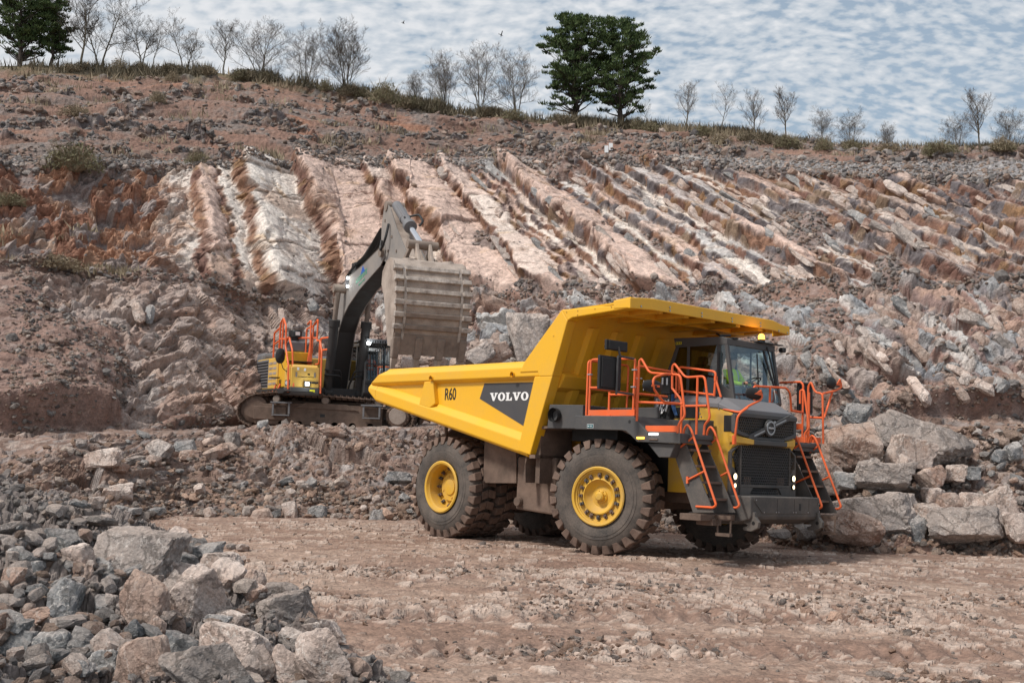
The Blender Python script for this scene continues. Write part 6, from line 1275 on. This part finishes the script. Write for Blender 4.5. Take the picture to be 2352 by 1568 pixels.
# undercarriage
def track(yc, near):
    t = empty('track', (0, yc, 0), parent=EX); path = bend([(-2.25, 0, 0), (2.55, 0, 0), (3.05, 0, .12), (3.18, 0, .5), (2.9, 0, .86), (2.1, 0, 1.06), (0, 0, 1.15), (-1.6, 0, 1.22), (-2.38, 0, 1.10), (-2.82, 0, .72), (-2.77, 0, .25), (-2.25, 0, 0)], .25, 4)
    seg = [(path[i + 1] - path[i]).length for i in range(len(path) - 1)]; tot = sum(seg); n = int(tot / .205); b = MB(); b.box((-.098, -.36, -.012), (.098, .36, .022)); b.box((-.09, -.36, -.065), (-.065, .36, -.012)); b.box((.05, -.36, -.04), (.075, .36, -.012)); b.box((-.085, -.12, .022), (.085, .12, .10))
    b.cyl((-.04, -.3, .03), (-.04, -.3, .055), .02, 6); b.cyl((.04, -.3, .03), (.04, -.3, .055), .02, 6); proto = b.build('track_shoe', M['mud'], t)
    for i in range(n):
        d = tot * i / n; k = 0
        while d > seg[k]: d -= seg[k]; k += 1
        p = path[k] + (path[k + 1] - path[k]) * (d / seg[k]); a = (path[k + 1] - path[k]); an = math.atan2(a.z, a.x); o = proto if i == 0 else bpy.data.objects.new('track_shoe', proto.data)
        if i: COL.objects.link(o); o.parent = t
        o.location = p; o.rotation_euler = (0, -an, 0)
    s = -1; yf = -.34
    b = MB(); b.prism([(-2.2, .13), (2.1, .10), (2.1, .78), (1.4, .84), (-1.2, .86), (-1.95, .80), (-2.25, .6)], 'y', -.26, .26); b.box((-2.25, -.33, .28), (-1.15, .2, .72)); b.prism([(-.9, .70), (1.3, .66), (.9, .86), (-.5, .90)], 'y', -.3, .2); b.build('track_frame', M['mud'], t, bevel=.02)
    b = MB(); b.box((.0, -.268, .42), (.16, -.262, .52)); b.build('frame_hole', M['ink'], t, bevel=.002)
    b = MB(); b.lathe([(0, -.30), (.34, -.30), (.40, -.26), (.42, -.2), (.42, .2)], (2.62, 0, .54), 'y', 28); sp = b.build('sprocket', M['mud'], t, bevel=.01); b = MB(); b.lathe([(0, -.34), (.28, -.34), (.30, -.30)], (2.62, 0, .54), 'y', 28); b.build('hub_cover', M['bucket'], sp)
    for i in range(18): a = i / 18 * 6.283; b = MB(); b.cyl((2.62 + .36 * math.cos(a), -.30, .54 + .36 * math.sin(a)), (2.62 + .36 * math.cos(a), -.325, .54 + .36 * math.sin(a)), .02, 6); b.build('bolt', M['mud'], t)
    b = MB(); b.lathe([(0, -.28), (.30, -.28), (.46, -.2), (.48, .2)], (-2.25, 0, .62), 'y', 28); b.build('idler', M['mud'], t)
    for x in (-1.5, .15, 1.95): b = MB(); b.lathe([(0, -.30), (.10, -.30), (.13, -.27), (.13, .2)], (x, 0, .98), 'y', 18); b.build('carrier_roller', M['bucket_low'], t)
    for x in (-1.9, -1.3, -.7, -.1, .5, 1.1, 1.7): b = MB(); b.lathe([(0, -.26), (.12, -.26), (.14, .2)], (x, 0, .14), 'y', 14); b.build('track_roller', M['mud'], t)
    for x in (-1.3, 1.75):
        b = MB(); b.box((x - .36, -.48, .84), (x + .36, -.30, .89)); b.box((x - .30, -.46, .48), (x - .24, -.40, .86)); b.box((x + .24, -.46, .48), (x + .30, -.40, .86)); b.box((x - .3, -.5, .42), (x + .3, -.32, .46)); b.build('foot_step', M['grey_mid'], t, bevel=.006)
track(-1.7, True); track(1.7, False)
b = MB(); b.box((-1.4, -1.5, .45), (1.4, 1.5, .95)); b.cyl((0, 0, .9), (0, 0, 1.2), .95, 32); b.build('centre_frame', M['mud'], EX, bevel=.03)
# upper structure, local u ahead (x), v to the machine's left (y)
def U_(name, b, mat, parent=None, **k): return b.build(name, mat, parent or UP, **k)
b = MB(); b.box((-3.2, -1.6, 1.15), (1.6, 1.5, 1.42)); b.prism([(-3.2, 1.22), (-3.2, 1.34), (2.1, 1.34), (2.3, 1.24), (1.9, 1.16), (-2.8, 1.16)], 'y', -2.25, -1.3); U_('deck_frame', b, M['ex_dark'], bevel=.02)
b = MB(); b.box((-4.2, -1.9, 1.35), (-3.2, 1.7, 2.75)); U_('counterweight', b, M['grey_mid'], bevel=.12)
b = MB(); b.box((-3.2, -2.05, 1.36), (.1, -1.0, 2.45)); b.box((-3.2, -1.0, 1.36), (-.3, 1.55, 2.5)); EB = U_('engine_housing', b, M['yellow_far'], bevel=.03)
b = MB(); b.box((.1, -2.0, 1.40), (1.25, -1.12, 2.60)); b.prism([(.1, 2.45), (1.2, 2.45), (1.2, 2.60), (.1, 2.62)], 'y', -2.0, -1.12); U_('tool_compartment', b, M['yellow'], EB, bevel=.03)
b = MB(); b.box((1.25, -2.05, 1.38), (2.2, -1.10, 2.05)); b.prism([(1.25, 2.05), (2.2, 2.05), (2.1, 2.14), (1.25, 2.14)], 'y', -2.0, -1.15); TB = U_('tool_box', b, M['yellow_far'], bevel=.02)
b = MB(); b.box((2.203, -1.82, 1.72), (2.215, -1.28, 1.735)); b.box((2.203, -1.5, 1.80), (2.215, -1.42, 1.84)); U_('seam', b, M['ink'], TB)
for v in (-1.88, -1.26): b = MB(); b.box((2.2, v - .025, 1.72), (2.23, v + .025, 1.88)); U_('latch', b, M['steel'], TB)
for (v, w) in ((-1.86, 2.0), (-1.63, 1.98)): b = MB(); b.box((2.202, v, w - .05), (2.208, v + .07, w + .04)); U_('paper_label', b, M['white'], TB)
b = MB(); b.box((2.2, -1.55, 1.52), (2.30, -1.15, 1.58)); U_('bumper_bar', b, M['ink'], TB)
b = MB(); b.prism([(1.2, 1.12), (2.2, 1.12), (2.26, 1.2), (2.26, 1.38), (1.2, 1.38)], 'y', -2.06, -1.10); U_('front_skirt', b, M['grey'], bevel=.02)
b = MB(); b.box((2.262, -1.42, 1.24), (2.266, -1.24, 1.32)); U_('warning_label', b, M['warn'])
b = MB(); b.box((.55, -1.95, 2.60), (1.15, -1.35, 2.98)); U_('air_cleaner_housing', b, M['grey_mid'], bevel=.06)
b = MB(); b.lathe([(.14, 0), (.14, .12), (.22, .14), (.23, .34), (.20, .38), (0, .38)], (.85, -1.65, 2.98), 'z', 24); PC = U_('air_precleaner', b, M['ink'], smooth=40); b = MB(); b.box((1.075, -1.70, 3.18), (1.085, -1.55, 3.30)); U_('sticker', b, M['white'], PC)
b = MB()
for k in range(15): 
    for j in range(9): b.box((-3.1 + .12 * k, -2.075, 1.45 + .105 * j), (-3.1 + .12 * k + .045, -2.055, 1.45 + .105 * j + .05))
o = U_('grille', b, M['ink'], EB); o['kind'] = 'stuff'
b = MB(); b.box((-3.15, -2.055, 1.40), (-1.3, -2.05, 2.42)); U_('grille_plate', b, M['grey_mid'], EB)
for j in range(5):
    for (x0, x1) in ((-1.2, -.65), (-.55, -.05)):
        b = MB(); b.box((x0, -2.06, 1.50 + .18 * j), (x1, -2.04, 1.58 + .18 * j)); U_('louvre', b, M['bucket'], EB)
b = MB(); b.box((1.35, -2.055, 1.42), (2.1, -2.05, 1.62)); q = U_('name_plate', b, M['grey'], TB); text_mesh('VOLVO', .55, .13, (1.45, -2.057, 1.455), M['white'], 'lettering', TB, bold=.03)
b = MB(); b.box((1.2, -2.0, 2.24), (1.75, -1.2, 2.27)); U_('step_plate', b, M['ink']); b = MB(); b.box((.2, -2.35, 1.70), (.6, -2.06, 1.74)); U_('step_plate', b, M['ink'])
b = MB(); oval(b, (1.6, -2.3, 2.42), .16, .26); b.tube([(1.6, -2.3, 2.3), (1.62, -2.2, 2.0), (1.6, -2.06, 1.9)], .015, 6); U_('mirror', b, M['black'])
for c in ((2.32, -1.52, 1.50),):
    b = MB(); b.box((2.24, c[1] - .10, c[2] - .09), (2.30, c[1] + .10, c[2] + .09)); b.box((2.30, c[1] - .06, c[2] - .05), (2.31, c[1] + .06, c[2] + .05), mi=1); U_('work_lamp', b, [M['ink'], M['lamp_cool']])
def erail(*paths, r=.032):
    b = MB()
    for p in paths: b.tube(bend(p, .1), r, 7)
    return U_('handrail', b, M['orange'], smooth=50)
erail([(2.15, -2.12, 1.2), (2.05, -2.12, 2.1), (1.5, -2.12, 2.75), (1.45, -2.12, 3.45), (1.0, -2.12, 3.75), (.6, -2.12, 3.6), (.55, -2.12, 2.5)], [(1.45, -2.12, 3.0), (.6, -2.12, 3.05)], [(.95, -2.12, 2.5), (1.0, -2.12, 3.7)])
erail([(-.3, -2.12, 2.45), (-.3, -2.12, 3.3), (.6, -2.12, 3.45)], [(-.3, -2.12, 2.9), (.6, -2.12, 3.0)]); erail([(1.9, -2.15, 1.3), (2.2, -1.95, 1.35), (2.0, -2.0, 2.6), (1.4, -2.0, 3.1), (1.0, -2.0, 2.9)])
erail([(2.25, -1.05, 1.2), (2.2, -1.05, 2.6), (1.9, -1.05, 3.0), (1.5, -1.05, 3.0), (1.5, -1.05, 3.75), (.9, -1.05, 3.55), (.0, -1.05, 3.5), (.0, -1.05, 2.6)], [(1.9, -1.05, 3.0), (1.9, -1.05, 2.2), (1.3, -1.05, 2.2)], [(1.45, -1.25, 2.1), (1.35, -1.25, 3.7), (.9, -1.25, 3.6)], [(.9, -1.05, 2.6), (.9, -1.05, 3.55)], [(1.5, -1.05, 3.1), (.6, -1.9, 3.1)])
erail([(1.0, -2.12, 1.5), (1.0, -2.25, 1.2), (.4, -2.25, 1.2), (.4, -2.12, 1.5)]); erail([(-2.8, .2, 2.5), (-2.8, .2, 3.4), (-.6, .4, 3.4), (-.6, .4, 2.5)], [(-2.8, .2, 2.95), (-.6, .4, 2.95)])
erail([(-2.2, 1.9, 1.3), (-2.2, 1.9, 2.35), (-.6, 2.1, 2.35), (.5, 2.1, 2.25), (.5, 2.1, 1.4)], [(-1.2, 2.0, 1.3), (-1.2, 2.0, 2.35)], [(-2.2, 1.95, 1.9), (.5, 2.1, 1.85)])
b = MB(); b.hull([(1.5, -1.35, 2.15), (1.5, -1.2, 2.15), (1.35, -1.2, 2.15), (1.35, -1.35, 2.15)], [(1.35, -1.22, 3.2), (1.35, -1.18, 3.2), (1.3, -1.18, 3.2), (1.3, -1.22, 3.2)]); U_('ladder_side', b, M['orange'])
# cab with guard
b = MB(); c0, c1 = .55, 1.62
b.prism([(-.1, 1.05), (1.55, 1.05), (1.9, 1.3), (1.95, 1.75), (-.1, 1.75)], 'y', c0, c1)
for v in (c0, c1 - .09): b.prism([(1.84, 1.7), (1.95, 1.7), (1.75, 2.95), (1.62, 2.95)], 'y', v, v + .09); b.box((-.1, v, 1.7), (0, v + .09, 3.0)); b.box((.8, v, 1.7), (.88, v + .09, 3.0))
b.box((-.1, c0, 2.93), (1.75, c1, 3.05)); b.box((-.1, c0, 1.7), (0, c1, 3.0)); ECB = U_('cab', b, M['grey'], bevel=.025)
b = MB(); b.box((-.15, c0 - .03, 3.10), (2.1, c1 + .03, 3.15)); 
for i in range(12): b.box((1.75, c0 + .05 + i * .088, 3.02), (2.1, c0 + .09 + i * .088, 3.10))
U_('guard_roof', b, M['grey_mid'], ECB)
for i in range(10): v = c0 + .10 + i * .098; b = MB(); b.cyl((2.02, v, 1.62), (1.86, v, 3.0), .014, 6); U_('guard_bar', b, M['ink'], ECB)
for q in ((1.9, 2.28, 1.96, 2.32), (1.95, 1.60, 2.04, 1.65)): b = MB(); b.box((q[0], c0 + .05, q[1]), (q[2], c1 - .05, q[3])); U_('guard_frame', b, M['ink'], ECB)
b = MB(); b.hull([(1.83, c0 + .08, 1.7), (1.83, c1 - .08, 1.7), (1.65, c1 - .08, 2.93), (1.65, c0 + .08, 2.93)], [(1.84, c0 + .08, 1.7), (1.84, c1 - .08, 1.7), (1.66, c1 - .08, 2.93), (1.66, c0 + .08, 2.93)]); U_('windscreen', b, M['glass'], ECB)
b = MB(); b.box((0, c0 + .03, 1.75), (1.65, c0 + .04, 2.9)); U_('side_glass', b, M['glass_dark'], ECB)
b = MB(); b.box((1.90, c0 + .08, 2.72), (1.91, c0 + .52, 2.86)); q = U_('number_plate', b, M['grey'], ECB); text_mesh('450F24', .38, .09, (1.912, c0 + .11, 2.745), M['white'], 'lettering', ECB, normal='x', depth=.004)
for (u, v, w) in ((1.95, .62, 3.0),):
    b = MB(); b.cyl((u, v, w), (u + .07, v, w), .09, 18); b.cyl((u + .071, v, w), (u + .08, v, w), .07, 18, mi=1); U_('work_lamp', b, [M['ink'], M['lamp_cool']])
b = MB(); b.box((.5, .8, 1.75), (.95, 1.35, 1.95)); b.box((.45, .8, 1.9), (.58, 1.35, 2.65)); U_('seat', b, M['ink'], ECB, bevel=.05)
Tu = Matrix.Translation(EX.location) @ EX.rotation_euler.to_matrix().to_4x4() @ UP.rotation_euler.to_matrix().to_4x4()
seated('person', Tu @ Vector((.95, 1.08, 1.95)), -R(90) + TH, M['hivis_o'], 'excavator operator in an orange jacket seated behind the cab guard bars')
# boom
VC = -.02; HW = .31
belly = [(.75, 1.35), (1.0, 2.0), (1.5, 3.35), (2.0, 3.85), (2.6, 4.17), (3.8, 4.60), (5.3, 4.98), (6.0, 5.15)]; top = [(.62, 1.75), (.85, 2.5), (1.2, 3.6), (1.6, 4.65), (1.85, 5.0), (2.3, 5.13), (4.2, 5.42), (6.05, 5.78)]
BM = empty('boom', (0, 0, 0), parent=UP)
out = belly + [(6.35, 5.35), (6.4, 5.6), (6.25, 5.78)] + top[::-1] + [(.6, 1.45)]
for v in (VC - HW, VC + HW - .03):
    b = MB(); b.prism(out, 'y', v, v + .03); b.build('side_plate', M['ex_grey'], BM)
b = MB(); n = len(belly)
vs = [(u, VC - HW + .012, w + .006) for u, w in belly] + [(u, VC + HW - .012, w + .006) for u, w in belly]; b.add(vs, [(i, i + 1, n + i + 1, n + i) for i in range(n - 1)]); b.build('belly_plate', M['ex_dark'], BM)
b = MB(); vs = [(u, VC - HW - .02, w) for u, w in top] + [(u, VC + HW + .02, w) for u, w in top]; b.add(vs, [(i, i + 1, n + i + 1, n + i) for i in range(n - 1)]); b.build('top_plate', M['ex_grey'], BM)
b = MB(); b.cyl((6.2, VC - HW - .1, 5.55), (6.2, VC + HW + .1, 5.55), .16, 18); b.cyl((2.2, -.75, 4.77), (2.2, .68, 4.77), .15, 18); b.build('pin', M['bucket_low'], BM)
for v in (-.60, .52):
    b = MB(); b.cyl((1.45, v, 1.25), (1.98, v, 3.65), .155, 20); b.cyl((1.94, v, 3.5), (1.99, v, 3.72), .19, 20); b.cyl((1.45, v - .14, 1.25), (1.45, v + .14, 1.25), .2, 16); CY = b.build('boom_cylinder', M['ex_dark'], BM, smooth=40)
    b = MB(); b.cyl((1.98, v, 3.65), (2.2, v, 4.65), .085, 16); b.build('piston_rod', M['bucket_low'], CY, smooth=40)
    b = MB()
    for k in (0, .18): b.tube(bend([(1.72, v, 1.9 + k), (1.72, v - .22 * math.copysign(1, v) * -1, 1.85 + k), (1.8, v * .45, 1.85 + k), (1.6, v * .25, 1.6), (1.4, v * .2, 1.1)], .1), .03, 6)
    b.build('hose', M['ink'], CY)
b = MB(); b.box((2.45, VC - HW - .09, 4.98), (2.57, VC - HW - .005, 5.16), mi=0); b.box((2.571, VC - HW - .08, 5.07), (2.58, VC - HW - .015, 5.15), mi=1); b.box((2.45, VC - HW - .09, 4.78), (2.57, VC - HW - .005, 4.96), mi=0); b.box((2.571, VC - HW - .08, 4.79), (2.58, VC - HW - .015, 4.87), mi=1)
b.build('boom_lamp', [M['grey_mid'], M['lamp_cool']], BM)
o = text_mesh('AGGREGATE', 1.25, .17, (0, 0, 0), plain('green_print', (.03, .32, .18), .5), 'lettering', BM, bold=.01); o.location = (3.4, VC - HW - .002, 4.80); o.rotation_euler = (0, R(-12), 0)
o = text_mesh('INDUSTRIES', .7, .07, (0, 0, 0), bpy.data.materials['green_print'], 'lettering', BM); o.location = (3.75, VC - HW - .002, 4.72); o.rotation_euler = (0, R(-12), 0)
b = MB(); b.prism([(3.9, 5.06), (4.4, 5.16), (4.12, 5.36)], 'y', VC - HW - .006, VC - HW - .001); b.build('logo', plain('blue_print', (.02, .10, .42), .5), BM)
b = MB()                                   # arm cylinder and hoses over the back of the boom
b.cyl((2.9, VC, 5.5), (5.3, VC, 6.35), .15, 16); b.cyl((5.3, VC, 6.35), (6.0, VC, 6.6), .09, 14); b.box((2.6, VC - .25, 5.15), (3.1, VC + .25, 5.6)); b.build('arm_cylinder', M['ex_dark'], BM, smooth=40)
b = MB()
for k in range(4): b.tube(bend([(2.0, -.28 + .05 * k, 5.2), (3.0, -.30 + .05 * k, 5.50), (4.4, -.30 + .05 * k, 5.72), (5.2, -.30 + .05 * k, 6.1), (5.8, -.30, 6.35)], .3), .028, 6)
b.tube(bend([(6.7, -.34, 6.35), (6.8, -.45, 5.9), (6.55, -.5, 5.55), (6.3, -.45, 5.6), (6.25, -.40, 5.9)], .15), .04, 8); b.build('hose', M['ink'], BM)
# arm
AR = empty('arm', (0, 0, 0), parent=UP); ar = [(5.85, 6.45), (6.0, 6.95), (6.25, 7.08), (6.55, 6.9), (7.3, 6.15), (8.85, 4.85), (8.85, 4.45), (8.5, 4.4), (6.9, 5.05), (6.05, 5.35), (5.85, 5.7)]
for v in (VC - .27, VC + .24): b = MB(); b.prism(ar, 'y', v, v + .03); b.build('side_plate', M['ex_grey'], AR)
b = MB(); f_ = [(6.45, 6.95), (7.3, 6.13), (8.85, 4.83)]; vs = [(u, VC - .245, w - .02) for u, w in f_] + [(u, VC + .245, w - .02) for u, w in f_]; b.add(vs, [(0, 1, 4, 3), (1, 2, 5, 4)]); b.build('front_plate', M['bucket'], AR)
b = MB(); f_ = [(5.86, 6.45), (5.86, 5.7), (6.06, 5.36), (6.9, 5.06), (8.5, 4.42)]; vs = [(u, VC - .245, w) for u, w in f_] + [(u, VC + .245, w) for u, w in f_]; b.add(vs, [(i, i + 1, 6 + i, 5 + i) for i in range(4)]); b.build('back_plate', M['ex_dark'], AR)
for v in (VC - .30, VC + .12): b = MB(); b.lathe([(.0, 0), (.16, 0), (.16, .16), (0, .16)], (6.25, v, 6.98), 'y', 20); b.build('lug', M['bucket_low'], AR)
for (u, w) in ((6.15, 6.5), (6.9, 5.9), (7.4, 5.4), (6.6, 5.5)): b = MB(); b.box((u, VC - .30, w), (u + .08, VC - .27, w + .07)); b.build('bracket', M['bucket_low'], AR)
b = MB(); b.cyl((6.42, VC, 7.0), (7.75, VC, 6.18), .155, 20); b.cyl((7.68, VC, 6.22), (7.85, VC, 6.12), .20, 20); b.cyl((7.25, VC, 6.47), (7.32, VC, 6.43), .17, 20); b.tube([(6.7, VC - .10, 7.0), (7.6, VC - .12, 6.45)], .03, 6); BC = b.build('bucket_cylinder', M['grey_mid'], AR, smooth=40)
b = MB(); b.cyl((7.85, VC, 6.12), (8.95, VC, 5.42), .09, 18); b.build('piston_rod', M['chrome'], BC, smooth=40)
b = MB(); b.tube(bend([(7.2, VC + .15, 6.55), (7.5, VC + .38, 6.6), (7.75, VC + .42, 6.35), (7.8, VC + .3, 6.2)], .12), .035, 7); b.build('hose', M['ink'], BC)
for s in (-1, 1):
    b = MB(); b.hull([(8.85, VC + s * .34, 5.50), (9.05, VC + s * .34, 5.50), (9.05, VC + s * .24, 5.50), (8.85, VC + s * .24, 5.50)], [(8.1, VC + s * .42, 4.85), (8.25, VC + s * .42, 4.75), (8.25, VC + s * .32, 4.75), (8.1, VC + s * .32, 4.85)]); b.build('link', M['bucket_low'], AR, bevel=.02)
    b = MB(); b.prism([(8.86, 5.48), (9.08, 5.48), (9.45, 4.75), (9.2, 4.75)], 'y', VC + s * .20 - .05, VC + s * .20 + .05); b.build('link', M['bucket'], AR, bevel=.02)
b = MB(); b.cyl((8.96, VC - .46, 5.44), (8.96, VC + .46, 5.44), .13, 18); b.build('pin', M['bucket_low'], AR, smooth=40)
# bucket
BK_ = empty('bucket', (0, 0, 0), parent=UP); HB_ = 1.07; v0, v1 = VC - HB_ - .02, VC + HB_ - .02
sh = [(8.95, 4.72), (9.15, 4.88), (9.45, 4.93), (9.72, 4.83), (9.93, 4.60), (10.08, 4.25), (10.15, 3.85), (10.15, 3.40), (10.08, 2.95), (9.98, 2.65), (9.88, 2.42)]
b = MB(); inn = [(u - .07, w - .05) for u, w in sh]; vs = []
k = len(sh); A = [(u, v0, w) for u, w in sh] + [(u, v0, w) for u, w in inn]; B = [(u, v1, w) for u, w in sh] + [(u, v1, w) for u, w in inn]; vs = A + B; m = 2 * k
b.add(vs, [(i, i + 1, m + i + 1, m + i) for i in range(k - 1)] + [(k + i, m + k + i, m + k + i + 1, k + i + 1) for i in range(k - 1)] + [(i, k + i, k + i + 1, i + 1) for i in range(k - 1)] + [(m + i, m + i + 1, m + k + i + 1, m + k + i) for i in range(k - 1)] + [(k - 1, 2 * k - 1, m + 2 * k - 1, m + k - 1)]); b.build('shell', M['bucket'], BK_, smooth=30)
side = sh + [(9.55, 2.45), (9.35, 3.0), (9.0, 3.9), (8.75, 4.25), (8.8, 4.6)]
for v in (v0 - .02, v1 - .02): b = MB(); b.prism(side, 'y', v, v + .04); b.build('side_plate', M['bucket'], BK_)
def at_s(t):
    L = [math.dist(sh[i], sh[i + 1]) for i in range(k - 1)]; d = t * sum(L); i = 0
    while i < k - 2 and d > L[i]: d -= L[i]; i += 1
    a, c = sh[i], sh[i + 1]; f = d / L[i]; tx, tw = (c[0] - a[0]) / L[i], (c[1] - a[1]) / L[i]; return a[0] + tx * d, a[1] + tw * d, -tw, tx, tx, tw
for j in range(6):
    t = .34 + j * .098; u, w, nu, nw, tu, tw = at_s(t); h_ = .075; dp = .065
    q = lambda a, c: (u + tu * a + nu * c, w + tw * a + nw * c)
    for (va, vb, dd) in ((v0 + .27, v1 - .27, dp),):
        b = MB(); b.prism([q(-h_, -.01), q(-h_ * .8, dd), q(h_ * .8, dd), q(h_, -.01)], 'y', va, vb); b.build('wear_bar', M['strap'] if j < 4 else M['bucket_low'], BK_, bevel=.012)
    for (va, vb) in ((v0 - .07, v0 + .20), (v1 - .20, v1 + .07)):
        b = MB(); b.prism([q(-h_, -.05), q(-h_, dp + .03), q(h_ * .9, dp + .03), q(h_, -.05)], 'y', va, vb); b.build('corner_block', M['strap'], BK_, bevel=.02)
for v in (v0 + .235, v1 - .235):
    pts = [at_s(.30 + .07 * i) for i in range(10)]; b = MB(); vs = []
    for (u, w, nu, nw, tu, tw) in pts: vs += [(u + nu * .05, v - .035, w + nw * .05), (u + nu * .05, v + .035, w + nw * .05), (u - nu * .02, v + .035, w - nw * .02), (u - nu * .02, v - .035, w - nw * .02)]
    b.add(vs, [(4 * i + a, 4 * i + (a + 1) % 4, 4 * i + 4 + (a + 1) % 4, 4 * i + 4 + a) for i in range(9) for a in range(4)]); b.build('vertical_strap', M['strap'], BK_)
b = MB(); b.prism([(9.99, 2.78), (10.06, 2.76), (9.90, 2.20), (9.80, 2.22), (9.83, 2.45)], 'y', v0, v1); b.build('lip', M['bucket_low'], BK_, bevel=.01)
for i in range(4):
    v = v0 + .09 + i * (v1 - v0 - .18) / 3; b = MB(); b.hull([(9.80, v - .12, 2.62), (10.10, v - .12, 2.68), (10.10, v + .12, 2.68), (9.80, v + .12, 2.62)], [(9.72, v - .095, 2.10), (9.92, v - .095, 2.08), (9.92, v + .095, 2.08), (9.72, v + .095, 2.10)]); T_ = b.build('tooth_adapter', M['bucket_low'], BK_, bevel=.04)
    b = MB(); b.hull([(9.71, v - .085, 2.11), (9.90, v - .085, 2.09), (9.90, v + .085, 2.09), (9.71, v + .085, 2.11)], [(9.66, v - .06, 1.76), (9.72, v - .06, 1.75), (9.72, v + .06, 1.75), (9.66, v + .06, 1.76)]); b.build('tooth', M['bucket'], BK_, bevel=.03)
for i in range(2):
    v = v0 + .55 + i * 1.2; b = MB(); b.lathe([(.2, 0), (.16, .06), (0, .08)], (9.35, v, 4.90), 'z', 16); b.build('boss', M['bucket'], BK_)
b = MB(); b.prism([(8.75, 4.65), (9.3, 4.9), (9.35, 5.0), (8.95, 5.1), (8.65, 4.8)], 'y', VC - .36, VC - .28); b.prism([(8.75, 4.65), (9.3, 4.9), (9.35, 5.0), (8.95, 5.1), (8.65, 4.8)], 'y', VC + .28, VC + .36); b.build('hinge_plate', M['bucket'], BK_, bevel=.02)
for (nm, c, en) in (('boom_lamp_light', (2.75, -.62, 5.0), 4), ('cab_lamp_light', (2.2, .62, 3.0), 4), ('box_lamp_light', (2.5, -1.52, 1.5), 4)):
    l = bpy.data.lights.new(nm, 'POINT'); l.energy = en; l.color = (.9, 1, 1); l.shadow_soft_size = .1; o = bpy.data.objects.new(nm, l); COL.objects.link(o); o.parent = UP; o.location = c
